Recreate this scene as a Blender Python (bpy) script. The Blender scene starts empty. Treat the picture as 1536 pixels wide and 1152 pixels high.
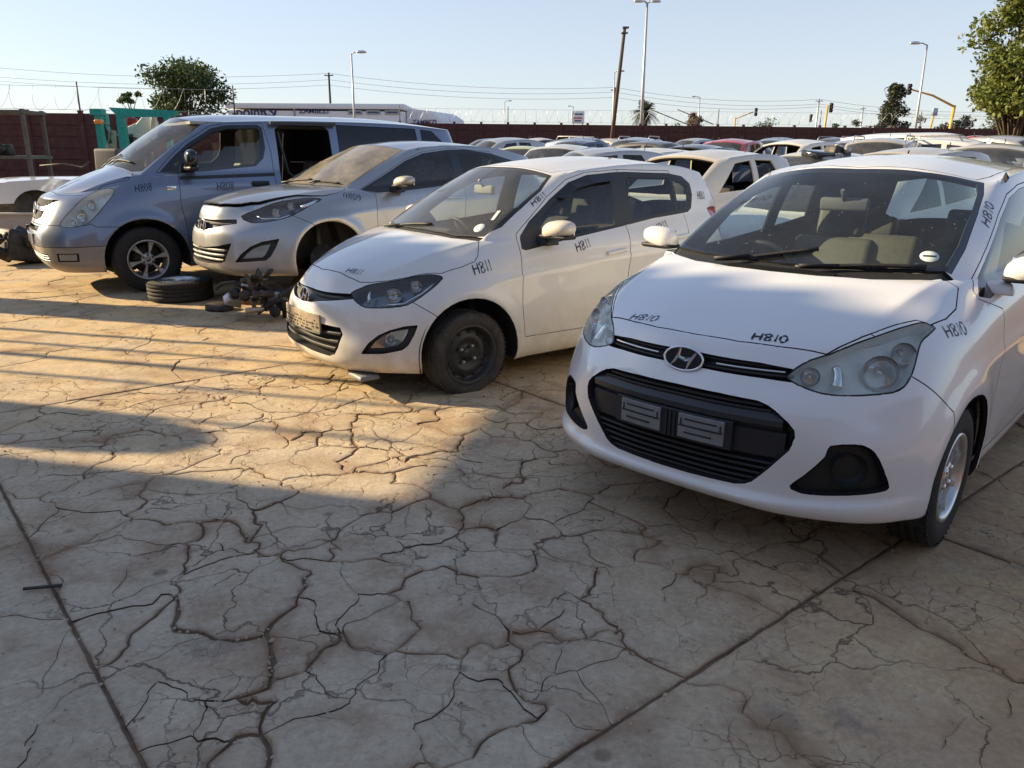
import bpy, bmesh, math, random
import numpy as np
from mathutils import Matrix, Vector, noise, geometry
from mathutils.bvhtree import BVHTree
random.seed(7); RNG=np.random.default_rng(7)
SC=bpy.context.scene; COL=SC.collection
# ---------------- camera ----------------
CAM_F,CAM_H,CAM_PITCH,CAM_ROLL=1179.2/1536,1.501,.28595,.0075
cd=bpy.data.cameras.new('camera'); cam=bpy.data.objects.new('camera',cd); COL.objects.link(cam); SC.camera=cam
cd.sensor_width=36; cd.lens=36*CAM_F; cd.clip_start=.05; cd.clip_end=3000
_fw=np.array([0,math.cos(CAM_PITCH),-math.sin(CAM_PITCH)]); _rt=np.array([1,0,0.]); _up=np.cross(_rt,_fw)
_c,_s=math.cos(CAM_ROLL),math.sin(CAM_ROLL); _r2=_c*_rt+_s*_up; _u2=-_s*_rt+_c*_up
_M=Matrix.Identity(4)
for i in range(3): _M[i][0]=_r2[i]; _M[i][1]=_u2[i]; _M[i][2]=-_fw[i]
_M[2][3]=CAM_H; cam.matrix_world=_M
# ---------------- sky, sun, exposure ----------------
SUN_AZ,SUN_EL=166.0,24.0
w=bpy.data.worlds.new('World'); SC.world=w; w.use_nodes=True; nt=w.node_tree
sky=nt.nodes.new('ShaderNodeTexSky'); sky.sky_type='NISHITA'; sky.sun_disc=False
sky.sun_elevation=math.radians(SUN_EL); sky.sun_rotation=math.radians(90-SUN_AZ)
sky.air_density=1.0; sky.dust_density=1.2; sky.ozone_density=2.5; sky.altitude=1200
bg=nt.nodes['Background']; bg.inputs['Strength'].default_value=.102; 
hz=nt.nodes.new('ShaderNodeMix'); hz.data_type='RGBA'; hz.inputs[7].default_value=(3.74,3.74,3.82,1)   # pale haze, thick along the horizon all round and thin overhead
tcw=nt.nodes.new('ShaderNodeTexCoord'); sxyz=nt.nodes.new('ShaderNodeSeparateXYZ'); mrz=nt.nodes.new('ShaderNodeMapRange'); nt.links.new(tcw.outputs['Generated'],sxyz.inputs[0]); nt.links.new(sxyz.outputs[2],mrz.inputs[0])
mrz.inputs['From Min'].default_value=0; mrz.inputs['From Max'].default_value=.55; mrz.inputs['To Min'].default_value=.70; mrz.inputs['To Max'].default_value=.16; nt.links.new(mrz.outputs[0],hz.inputs[0])
nt.links.new(sky.outputs[0],hz.inputs[6]); nt.links.new(hz.outputs[2],bg.inputs[0])
sl=bpy.data.lights.new('sun','SUN'); sl.energy=5.0; sl.angle=math.radians(.53); sl.color=(1.0,.79,.48)
so=bpy.data.objects.new('sun',sl); COL.objects.link(so)
_sd=Vector((math.cos(math.radians(SUN_AZ))*math.cos(math.radians(SUN_EL)),math.sin(math.radians(SUN_AZ))*math.cos(math.radians(SUN_EL)),math.sin(math.radians(SUN_EL))))
so.rotation_euler=_sd.to_track_quat('Z','Y').to_euler(); so.location=(-30,10,20)
vs=SC.view_settings; vs.view_transform='Standard'; vs.look='None'; vs.exposure=1.0; vs.gamma=1.0; vs.use_curve_mapping=False
SC.cycles.max_bounces=10; SC.cycles.transparent_max_bounces=24; SC.cycles.caustics_reflective=False; SC.cycles.caustics_refractive=False
SC.cycles.sample_clamp_indirect=6
# ---------------- materials ----------------
MATS={}
class NT:
    def __init__(s,name):
        s.m=bpy.data.materials.new(name); s.m.use_nodes=True; s.t=s.m.node_tree; s.n=s.t.nodes; s.l=s.t.links
        s.b=s.n['Principled BSDF']; s.o=s.n['Material Output']; MATS[name]=s.m
    def new(s,ty,**k):
        n=s.n.new('ShaderNode'+ty)
        for a,v in k.items(): setattr(n,a,v)
        return n
    def ln(s,a,b): s.l.new(a,b)
    def set(s,**k):
        for a,v in k.items():
            i=s.b.inputs[a.replace('_',' ')]
            i.default_value=(*v,1) if isinstance(v,(tuple,list)) and len(v)==3 else v
        return s
    def coords(s,kind='Object',scale=1.0):
        if kind=='World': g=s.new('NewGeometry'); out=g.outputs['Position']
        else: out=s.new('TexCoord').outputs[kind]
        mp=s.new('Mapping'); mp.inputs['Scale'].default_value=(scale,)*3 if not isinstance(scale,tuple) else scale
        s.ln(out,mp.inputs[0]); return mp.outputs[0]
    def noise(s,co,scale,detail=4,rough=.55):
        n=s.new('TexNoise'); n.inputs['Scale'].default_value=scale; n.inputs['Detail'].default_value=detail; n.inputs['Roughness'].default_value=rough
        s.ln(co,n.inputs['Vector']); return n.outputs['Fac']
    def ramp(s,fac,stops):
        r=s.new('ValToRGB'); e=r.color_ramp.elements
        while len(e)<len(stops): e.new(.5)
        for q,(p,c) in zip(e,stops): q.position=p; q.color=(*c,1) if len(c)==3 else c
        s.ln(fac,r.inputs[0]); return r.outputs[0]
    def f(s,fac,a,b):
        r=s.new('MapRange'); r.inputs['From Min'].default_value=a; r.inputs['From Max'].default_value=b; s.ln(fac,r.inputs[0]); return r.outputs[0]
    def mix(s,fac,a,b,blend='MIX'):
        m=s.new('Mix',data_type='RGBA',blend_type=blend)
        for i,v in ((0,fac),(6,a),(7,b)):
            if hasattr(v,'node'): s.ln(v,m.inputs[i])
            else: m.inputs[i].default_value=(*v,1) if isinstance(v,(tuple,list)) and len(v)==3 else v
        return m.outputs[2]
    def math(s,op,a,b=None):
        m=s.new('Math',operation=op)
        for i,v in enumerate((a,b)):
            if v is None: continue
            if hasattr(v,'node'): s.ln(v,m.inputs[i])
            else: m.inputs[i].default_value=v
        return m.outputs[0]
    def bump(s,h,dist=.01,strength=.5):
        b=s.new('Bump'); b.inputs['Distance'].default_value=dist; b.inputs['Strength'].default_value=strength; s.ln(h,b.inputs['Height']); s.ln(b.outputs[0],s.b.inputs['Normal'])
def plain(name,col,rough=.5,metal=0,var=.12,scale=14,bump=0,coat=0,spec=.5):
    t=NT(name); t.set(Roughness=rough,Metallic=metal,Coat_Weight=coat); t.b.inputs['Specular IOR Level'].default_value=spec
    co=t.coords('Object'); n=t.noise(co,scale,5)
    dk=tuple(c*(1-var) for c in col); lt=tuple(min(1,c*(1+var)) for c in col)
    t.ln(t.ramp(n,[(.3,dk),(.7,lt)]),t.b.inputs['Base Color'])
    r=t.f(n,0,1); rr=t.new('MapRange'); rr.inputs['To Min'].default_value=max(.02,rough-.1); rr.inputs['To Max'].default_value=min(1,rough+.12); t.ln(n,rr.inputs[0]); t.ln(rr.outputs[0],t.b.inputs['Roughness'])
    if bump: t.bump(t.noise(co,scale*6,3),.004,bump)
    return t.m
def paint(name,col,metal=0.,rough=.35,dust=.15,dcol=(.42,.33,.22),coat=1.0,low=.5):
    """car paint with a film of dust and splashed dirt along the sills"""
    t=NT(name); co=t.coords('Object'); n1=t.noise(co,3,6,.6); n2=t.noise(co,40,4,.6); n3=t.noise(co,9,6,.7)
    sep=t.new('SeparateXYZ'); t.ln(co,sep.inputs[0])
    lowz=t.new('MapRange'); lowz.inputs['From Min'].default_value=.62; lowz.inputs['From Max'].default_value=.18; t.ln(sep.outputs[2],lowz.inputs[0])
    d1=t.math('MULTIPLY',t.f(n1,.3,.75),dust)
    d2=t.math('MULTIPLY',t.math('MULTIPLY',lowz.outputs[0],t.f(n3,.25,.7)),low)
    d=t.math('MINIMUM',t.math('ADD',d1,d2),.92)
    d=t.math('MULTIPLY',d,t.math('ADD',t.math('MULTIPLY',n2,.5),.75))
    t.ln(t.mix(d,col,dcol),t.b.inputs['Base Color'])
    rr=t.new('MapRange'); rr.inputs['To Min'].default_value=rough; rr.inputs['To Max'].default_value=.8; t.ln(d,rr.inputs[0]); t.ln(rr.outputs[0],t.b.inputs['Roughness'])
    inv=t.math('MULTIPLY',t.math('SUBTRACT',1,d),coat); t.ln(inv,t.b.inputs['Coat Weight'])
    t.b.inputs['Coat Roughness'].default_value=.04; t.b.inputs['Metallic'].default_value=metal
    if metal: t.ln(t.math('MULTIPLY',t.math('SUBTRACT',1,d),metal),t.b.inputs['Metallic'])
    return t.m
def glass(name,tint=(.75,.82,.8),dust=.1,dcol=(.45,.40,.33),specks=False,refl=1.0):
    t=NT(name); t.n.remove(t.b); co=t.coords('Object')
    tr=t.new('BsdfTransparent'); tr.inputs[0].default_value=(*tint,1)
    gl=t.new('BsdfGlossy'); gl.inputs['Roughness'].default_value=.015; gl.inputs[0].default_value=(refl,refl,refl,1)
    ge=t.new('NewGeometry'); dt=t.new('VectorMath',operation='DOT_PRODUCT'); t.ln(ge.outputs['Incoming'],dt.inputs[0]); t.ln(ge.outputs['Normal'],dt.inputs[1])
    fz=t.math('ADD',t.math('MULTIPLY',t.math('POWER',t.math('SUBTRACT',1.0,t.math('ABSOLUTE',dt.outputs['Value'])),5.0),.92),.05)   # thin pane: same reflection from both sides
    m=t.new('MixShader'); t.ln(fz,m.inputs[0]); t.ln(tr.outputs[0],m.inputs[1]); t.ln(gl.outputs[0],m.inputs[2])
    df=t.new('BsdfDiffuse'); df.inputs[0].default_value=(*dcol,1)
    n=t.noise(co,4,6,.65); n2=t.noise(co,90,3,.6)
    fac=t.math('MULTIPLY',t.math('MULTIPLY',t.math('ADD',t.f(n,.2,.8),.35),t.math('ADD',n2,.5)),dust)
    if specks:
        v=t.new('TexVoronoi'); v.inputs['Scale'].default_value=34; t.ln(co,v.inputs['Vector'])
        sp=t.math('MULTIPLY',t.math('LESS_THAN',v.outputs['Distance'],.12),t.f(t.noise(co,12,3),.5,.7))
        fac=t.math('MAXIMUM',fac,t.math('MULTIPLY',sp,.55))
    m2=t.new('MixShader'); t.ln(fac,m2.inputs[0]); t.ln(m.outputs[0],m2.inputs[1]); t.ln(df.outputs[0],m2.inputs[2])
    t.ln(m2.outputs[0],t.o.inputs['Surface']); return t.m
M={}
M['white']=paint('white_paint',(.80,.80,.80),0,.30,.035,(.45,.38,.28),low=.25)
M['white_dusty']=paint('dusty_white_paint',(.76,.755,.74),0,.35,.20,(.50,.41,.28),low=.75)
M['silver']=paint('silver_paint',(.40,.42,.45),.8,.32,.16,(.46,.38,.27),low=.7)
M['silver_blue']=paint('silver_blue_paint',(.185,.22,.30),.6,.30,.06,(.42,.35,.26),low=.5)
M['h1_lower']=paint('grey_lower_paint',(.25,.23,.22),.3,.5,.3,(.36,.29,.2),low=.6)
M['black_plastic']=plain('black_plastic',(.018,.018,.020),.55,bump=.15)
M['gloss_black']=plain('gloss_black',(.01,.01,.012),.12,coat=.5,var=.05)
M['dark_trim']=plain('dark_trim',(.03,.03,.033),.5)
M['trim_grey']=plain('trim_grey',(.10,.10,.105),.7,bump=.2)
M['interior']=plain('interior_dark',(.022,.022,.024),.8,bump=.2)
M['seat']=plain('seat_fabric',(.07,.068,.062),.9,bump=.4,scale=30)
M['seat_grey']=plain('seat_grey_leather',(.115,.112,.10),.6,bump=.2,scale=30)
M['seat_tan']=plain('seat_tan',(.26,.24,.20),.85,bump=.3,scale=30)
M['headliner']=plain('headliner_cloth',(.35,.34,.31),.9)
M['rubber']=plain('tyre_rubber',(.022,.021,.020),.8,bump=.3,scale=20,var=.35)
M['rubber_dusty']=plain('dusty_rubber',(.05,.045,.04),.85,bump=.3,scale=20,var=.4)
M['chrome']=plain('chrome',(.82,.83,.85),.14,1,var=.04)
M['alloy']=plain('alloy',(.62,.62,.63),.28,.9,var=.1)
M['alloy_dull']=plain('dull_alloy',(.42,.42,.42),.42,.7,var=.18)
M['black_steel']=plain('black_steel',(.045,.045,.047),.5,.3,var=.3)
M['rust']=plain('rusty_metal',(.22,.10,.045),.85,.2,var=.4,bump=.6)
M['grease']=plain('greasy_metal',(.06,.055,.05),.55,.5,var=.5,bump=.5)
M['cast']=plain('cast_aluminium',(.34,.32,.29),.5,.7,var=.35,bump=.5)
M['plate']=plain('plate_holder',(.21,.215,.22),.5,var=.15)
M['plate_dusty']=plain('dusty_plate_holder',(.30,.24,.17),.8,var=.25)
M['ink']=plain('marker_ink',(.012,.014,.035),.4,var=.05)
M['sticker']=plain('licence_disc_paper',(.62,.70,.66),.5,var=.08,scale=60)
M['red_lens']=plain('red_lens',(.35,.012,.015),.12,coat=1,var=.1)
M['amber_lens']=plain('amber_lens',(.75,.28,.03),.2,coat=1,var=.1)
M['reflector']=plain('lamp_reflector',(.62,.63,.65),.12,1,var=.06)
M['bezel_dark']=plain('lamp_bezel_dark',(.20,.21,.235),.2,.6,var=.12)
M['bezel_grey']=plain('lamp_bezel_grey',(.27,.28,.28),.3,.5,var=.12)
M['glass_clear']=glass('clear_glass',(.80,.87,.86),.035,(.42,.45,.47),specks=True)
M['glass_side']=glass('side_glass',(.42,.48,.50),.05)
M['glass_dark']=glass('tinted_glass',(.10,.12,.16),.05)
M['glass_dusty']=glass('dusty_glass',(.82,.87,.86),.11,(.46,.45,.43))
M['glass_caked']=glass('caked_glass',(.74,.78,.78),.36,(.54,.49,.41))
M['glass_black']=glass('near_black_glass',(.02,.022,.03),.03)
M['bezel_bright']=plain('lamp_bezel_bright',(.80,.81,.80),.3,.2,var=.10)
M['glass_near']=glass('lightly_tinted_glass',(.72,.79,.78),.03)
M['bar_satin']=plain('satin_black_bar',(.03,.031,.035),.32,var=.15,bump=.1)
M['lens']=glass('lamp_lens',(.88,.92,.93),.05)
M['lens_hazy']=glass('hazed_lamp_lens',(.90,.93,.90),.13,(.78,.79,.72))
M['white_far']=paint('far_white_paint',(.72,.71,.68),0,.45,.3,(.5,.42,.3),low=.4)
# ---------------- helpers ----------------
def link(o,parent=None,loc=None,rot=None):
    COL.objects.link(o)
    if parent is not None: o.parent=parent
    if loc is not None: o.location=loc
    if rot is not None: o.rotation_euler=rot
    return o
def tag(o,label=None,cat=None,group=None,kind=None):
    if label: o['label']=label
    if cat: o['category']=cat
    if group: o['group']=group
    if kind: o['kind']=kind
    return o
def empty(name,loc=(0,0,0),rz=0,label=None,cat=None,group=None):
    o=bpy.data.objects.new(name,None); o.empty_display_size=.2; link(o,None,loc,(0,0,rz)); return tag(o,label,cat,group)
def obj(name,me,mat=None,parent=None,loc=None,rot=None):
    if mat is not None and not me.materials: me.materials.append(MATS.get(mat) if isinstance(mat,str) and mat in MATS else (M[mat] if isinstance(mat,str) else mat))
    if me.get('gap_shade_seal') and len(me.materials)==1: me.materials.append(M['interior'])  # dark second slot paints the shade inside the panel gaps
    return link(bpy.data.objects.new(name,me),parent,loc,rot)
def mesh(name,V,F,mat=None,parent=None,smooth=False,loc=None,rot=None):
    me=bpy.data.meshes.new(name); me.from_pydata([tuple(map(float,v)) for v in V],[],[tuple(int(i) for i in f) for f in F])
    if smooth: me.polygons.foreach_set('use_smooth',[True]*len(me.polygons))
    me.update(); return obj(name,me,mat,parent,loc,rot)
class MB:
    """collects simple solids into one mesh"""
    def __init__(s): s.V=[]; s.F=[]; s.S=[]
    def add(s,V,F,sm=False):
        o=len(s.V); s.V+= [tuple(map(float,v)) for v in V]; s.F+=[tuple(int(i)+o for i in f) for f in F]; s.S+=[sm]*len(F); return s
    def box(s,c,d,R=None,taper=1.0,ch=0.0):
        x,y,z=[q/2 for q in d]
        if ch<=0:
            V=[(-x,-y,-z),(x,-y,-z),(x,y,-z),(-x,y,-z),(-x*taper,-y*taper,z),(x*taper,-y*taper,z),(x*taper,y*taper,z),(-x*taper,y*taper,z)]
            F=[(0,3,2,1),(4,5,6,7),(0,1,5,4),(1,2,6,5),(2,3,7,6),(3,0,4,7)]
        else:
            bm=bmesh.new(); bmesh.ops.create_cube(bm,size=1)
            for v in bm.verts:
                k=taper if v.co.z>0 else 1; v.co=Vector((v.co.x*d[0]*k,v.co.y*d[1]*k,v.co.z*d[2]))
            bmesh.ops.bevel(bm,geom=bm.edges[:],offset=ch,segments=2,profile=.5,affect='EDGES')
            bm.verts.index_update(); V=[v.co[:] for v in bm.verts]; F=[[v.index for v in f.verts] for f in bm.faces]; bm.free()
        if R is not None: V=[tuple(R@Vector(v)) for v in V]
        return s.add([(a+c[0],b+c[1],g+c[2]) for a,b,g in V],F,ch>0)
    def tube(s,P,r,n=8,caps=True,sm=True):
        P=[Vector(p) for p in P]; k=len(P); rs=r if hasattr(r,'__len__') else [r]*k
        V=[];ref=None
        for i,p in enumerate(P):
            t=(P[min(i+1,k-1)]-P[max(i-1,0)]); t=t.normalized() if t.length>1e-9 else Vector((0,0,1))
            if ref is None: ref=Vector((0,0,1)) if abs(t.z)<.9 else Vector((1,0,0))
            a=t.cross(ref)
            if a.length<1e-6: a=t.cross(Vector((1,.3,.2)))
            a.normalize(); b=t.cross(a).normalized(); ref=-b if False else a.cross(t)
            ref=ref.normalized()
            for j in range(n):
                q=2*math.pi*j/n; V.append(tuple(p+(a*math.cos(q)+b*math.sin(q))*rs[i]))
        F=[]
        for i in range(k-1):
            for j in range(n): F.append((i*n+j,i*n+(j+1)%n,(i+1)*n+(j+1)%n,(i+1)*n+j))
        s.add(V,F,sm)
        if caps: s.add([],[]) ; o=len(s.V)-len(V); s.F+= [tuple(o+j for j in range(n))[::-1],tuple(o+(k-1)*n+j for j in range(n))]; s.S+=[False,False]
        return s
    def lathe(s,prof,n=24,axis='Z',c=(0,0,0),close=False,a0=0,a1=2*math.pi,sm=True):
        full=abs(a1-a0-2*math.pi)<1e-6; m=n if full else n+1; V=[]
        for i in range(m):
            q=a0+(a1-a0)*i/n
            for r,h in prof:
                p=(r*math.cos(q),r*math.sin(q),h)
                if axis=='Y': p=(p[0],p[2],p[1])
                if axis=='X': p=(p[2],p[0],p[1])
                V.append((p[0]+c[0],p[1]+c[1],p[2]+c[2]))
        k=len(prof); F=[]
        for i in range(n):
            i2=(i+1)%m
            for j in range(k-1+(1 if close else 0)):
                j2=(j+1)%k; F.append((i*k+j,i2*k+j,i2*k+j2,i*k+j2))
        return s.add(V,F,sm)
    def prism(s,poly,axis,d0,d1,sm=False):
        """2D polygon extruded along an axis: axis 'X' -> poly is (y,z), 'Y' -> (x,z), 'Z' -> (x,y)"""
        def P(a,b,d): return {'X':(d,a,b),'Y':(a,d,b),'Z':(a,b,d)}[axis]
        n=len(poly); V=[P(a,b,d0) for a,b in poly]+[P(a,b,d1) for a,b in poly]
        return s.add(V,[tuple(range(n))[::-1],tuple(range(n,2*n))]+[(i,(i+1)%n,n+(i+1)%n,n+i) for i in range(n)],sm)
    def build(s,name,mat=None,parent=None,loc=None,rot=None,fix=True):
        me=bpy.data.meshes.new(name); me.from_pydata(s.V,[],s.F); me.polygons.foreach_set('use_smooth',s.S)
        if fix:
            bm=bmesh.new(); bm.from_mesh(me); bmesh.ops.recalc_face_normals(bm,faces=bm.faces); bm.to_mesh(me); bm.free()
            me.polygons.foreach_set('use_smooth',s.S)
        me.update(); return obj(name,me,mat,parent,loc,rot)
def copy_tree(o,parent=None):
    c=o.copy(); COL.objects.link(c); c.parent=parent
    for ch in o.children: copy_tree(ch,c)
    return c
# ---------------- car bodies: interpolated surfaces, cut into panels ----------------
def catmull(P, ns, sharp=()):
    """interpolating spline through P (k,d) ; ns samples per segment; sharp: indices where tangent breaks"""
    P=np.asarray(P,float); k=len(P); T=np.zeros((k,2)+P.shape[1:])
    d=np.linalg.norm(np.diff(P.reshape(k,-1),axis=0),axis=1); d=np.maximum(d,1e-6)**.5
    t=np.concatenate([[0],np.cumsum(d)])
    out=[]
    M=np.zeros_like(P)
    for i in range(k):
        if i==0: M[i]=(P[1]-P[0])/d[0]
        elif i==k-1: M[i]=(P[-1]-P[-2])/d[-1]
        else:
            a=(P[i]-P[i-1])/d[i-1]; b=(P[i+1]-P[i])/d[i]
            M[i]=(a*d[i]+b*d[i-1])/(d[i]+d[i-1])
    if k>2:
        for e,(i,j) in ((0,(0,1)),(k-1,(k-1,k-2))):
            s=(P[j]-P[i])/(d[0] if e==0 else -d[-1])
            M[e]=1.5*s-.5*M[j]
    for i in range(k-1):
        n=ns[i]; h=d[i]
        u=np.linspace(0,1,n,endpoint=False).reshape((-1,)+(1,)*(P.ndim-1))
        m0=M[i]; m1=M[i+1]
        if i in sharp: m0=(P[i+1]-P[i])/h
        if i+1 in sharp: m1=(P[i+1]-P[i])/h
        h00=2*u**3-3*u**2+1;h10=u**3-2*u**2+u;h01=-2*u**3+3*u**2;h11=u**3-u**2
        out.append(h00*P[i]+h10*h*m0+h01*P[i+1]+h11*h*m1)
    out.append(P[-1:]); return np.concatenate(out)
def resamp(C,n):
    """resample polyline C to n+1 points by arc length"""
    s=np.concatenate([[0],np.cumsum(np.linalg.norm(np.diff(C,axis=0),axis=1))]); q=np.linspace(0,s[-1],n+1)
    return np.stack([np.interp(q,s,C[:,j]) for j in range(3)],-1)
def coons(B,T,L,R):
    """B: u0 curve along i (n,3), T opposite; L: along j at i=0 (m,3), R at i=end"""
    n,m=len(B),len(L); u=np.linspace(0,1,n)[:,None,None]; v=np.linspace(0,1,m)[None,:,None]
    return ((1-v)*B[:,None]+v*T[:,None]+(1-u)*L[None]+u*R[None]
      -(1-u)*(1-v)*B[0]-u*(1-v)*B[-1]-(1-u)*v*T[0]-u*v*T[-1])
def build_surface(S,step=.025):
    """returns verts (n,3), quads (m,4) of the y>=0 half"""
    rows=np.array(S['rows'],float)         # R,12,3
    cowl=np.array(S['cowl'],float)         # 3 pts + A base taken from row
    roof=np.array(S['roof'],float)         # 9
    nr=[max(2,int(math.ceil(np.linalg.norm(rows[-1,i+1]-rows[-1,i])/step))) for i in range(11)]
    nr=[max(a,int(math.ceil(np.linalg.norm(rows[2,i+1]-rows[2,i])/step))) for i,a in enumerate(nr)]
    dense=np.stack([catmull(r,nr,S.get('csharp',())) for r in rows])    # R,N,3
    nv=[max(2,int(math.ceil(np.linalg.norm(rows[j+1,2]-rows[j,2])/step))) for j in range(len(rows)-1)]
    L=catmull(dense,nv,S.get('rsharp',()))             # M,N,3
    cum=np.concatenate([[0],np.cumsum(nr)])
    top=L[-1]
    V=[];F=[]
    def add(G):
        o=sum(len(v) for v in V); a,b=G.shape[:2]; V.append(G.reshape(-1,3))
        i,j=np.meshgrid(np.arange(a-1),np.arange(b-1),indexing='ij')
        q=np.stack([o+i*b+j,o+i*b+j+1,o+(i+1)*b+j+1,o+(i+1)*b+j],-1).reshape(-1,4); F.append(q)
    add(L)
    fr=top[:cum[3]+1]; sd=top[cum[3]:cum[6]+1]
    cw=np.concatenate([cowl,rows[-1,6:7]])
    nb=[max(1,round(cum[3]/3))]*3; nb[2]=cum[3]-nb[0]-nb[1]
    cwd=catmull(cw,nb,S.get('cwsharp',(2,)))
    # hood centre line
    hc=np.array([fr[0]]+[list(p) for p in S['hoodc']]+[cowl[0]],float)
    hcl=resamp(catmull(hc,[12]*(len(hc)-1)),len(sd)-1)
    Hd=coons(fr,cwd,hcl,sd)
    bl=S.get('hoodbulge',0)
    u=np.linspace(0,1,Hd.shape[0])[:,None]; v=np.linspace(0,1,Hd.shape[1])[None]
    Hd[...,2]+=bl*np.sin(np.pi*np.minimum(v*1.0,1))*(1-u**4)*0+bl*(np.sin(np.pi*v))*np.clip((1-u)/.25,0,1)**1*0
    if 'hoodkink' in S:
        u0,hk=S['hoodkink']; Hd[...,2]+=hk*np.minimum(u/u0,(1-u)/(1-u0))*np.sin(np.pi*np.clip(v,0,1))**.6
    add(np.transpose(Hd,(1,0,2))[:, ::1])
    # greenhouse
    gb=np.concatenate([cwd,top[cum[6]+1:]])
    nside=[nr[6],nr[7],nr[8],nr[9],nr[10]]
    rt=catmull(roof,nb+nside,S.get('roofsharp',()))
    ng=max(6,int(.45/step))
    w=np.linspace(0,1,ng+1)[:,None,None]
    G=gb[None]*(1-w)+rt[None]*w
    # outward bulge
    tan=np.gradient(gb,axis=0); nrm=np.stack([-tan[:,1],tan[:,0],0*tan[:,0]],-1); nrm/=np.linalg.norm(nrm,axis=1)[:,None]+1e-9
    cen=gb.mean(0); 
    sgn=np.sign(np.sum(nrm*(gb-np.array([S.get('gcx',-1.4),0,0])),1))[:,None]; nrm*=sgn
    bul=np.full(len(gb),S.get('gbulge',.018)); G+=nrm[None]*bul[None,:,None]*np.sin(np.pi*w)
    # windshield upward bulge
    nf=cum[3]; 
    G[:,:nf+1,2]+=S.get('wsbulge',.02)*np.sin(np.pi*w[:,:,0])*(1-np.linspace(0,1,nf+1)[None]**3)
    add(G)
    rf=rt[:cum[3]+1]; n6=sum(nside[:3]); rs=rt[nf:nf+n6+1]; rr=rt[nf+n6:][::-1]
    # rear curve needs same count as front
    rr=resamp(rr,len(rf)-1)
    rc=np.array([rf[0]]+[list(p) for p in S['roofc']]+[rr[0]],float)
    rcl=resamp(catmull(rc,[12]*(len(rc)-1)),len(rs)-1)
    Rf=coons(rf,rr,rcl,rs); add(np.transpose(Rf,(1,0,2)))
    V=np.concatenate(V);F=np.concatenate(F)
    # flares / creases
    for (wx,wz,R,amp,wid) in S.get('flares',()):
        r=np.hypot(V[:,0]-wx,V[:,2]-wz); m=(V[:,1]>.45)&(V[:,2]<S.get('flztop',.95))
        V[:,1]+=np.where(m,amp*np.exp(-((r-R)/wid)**2),0)
    for (pts,amp,wid) in S.get('lines',()):
        pts=np.array(pts); zl=np.interp(-V[:,0],-pts[:,0],pts[:,1]); fade=np.clip((pts[0,0]-V[:,0])/.25,0,1)*np.clip((V[:,0]-pts[-1,0])/.25,0,1)
        d=(V[:,2]-zl)/wid
        V[:,1]+=np.where(V[:,1]>.5,amp*fade*np.where(d<0,np.exp(d*1.2),np.exp(-d*4)),0)
    V[:,1]=np.maximum(V[:,1],0)
    return V,F
def basis(A):
    A=Vector(A).normalized()
    if abs(A.z)>.95: return A,Vector((1,0,0)),Vector((0,1,0))
    u=Vector((0,0,1)).cross(A).normalized(); return A,u,A.cross(u)
def inside(px,py,poly):
    c=False; j=len(poly)-1
    for i in range(len(poly)):
        xi,yi=poly[i]; xj,yj=poly[j]
        if (yi>py)!=(yj>py) and px<(xj-xi)*(py-yi)/(yj-yi)+xi: c=not c
        j=i
    return c
def closed_spline(P,n=3):
    """round a closed 2D polygon with a Catmull-Rom spline"""
    k=len(P); out=[]
    for i in range(k):
        p0,p1,p2,p3=P[i-1],P[i],P[(i+1)%k],P[(i+2)%k]
        for t in range(n):
            u=t/n; out.append(tuple(.5*(2*p1[d]+(p2[d]-p0[d])*u+(2*p0[d]-5*p1[d]+4*p2[d]-p3[d])*u*u+(3*p1[d]-p0[d]-3*p2[d]+p3[d])*u**3) for d in (0,1)))
    return out
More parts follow.
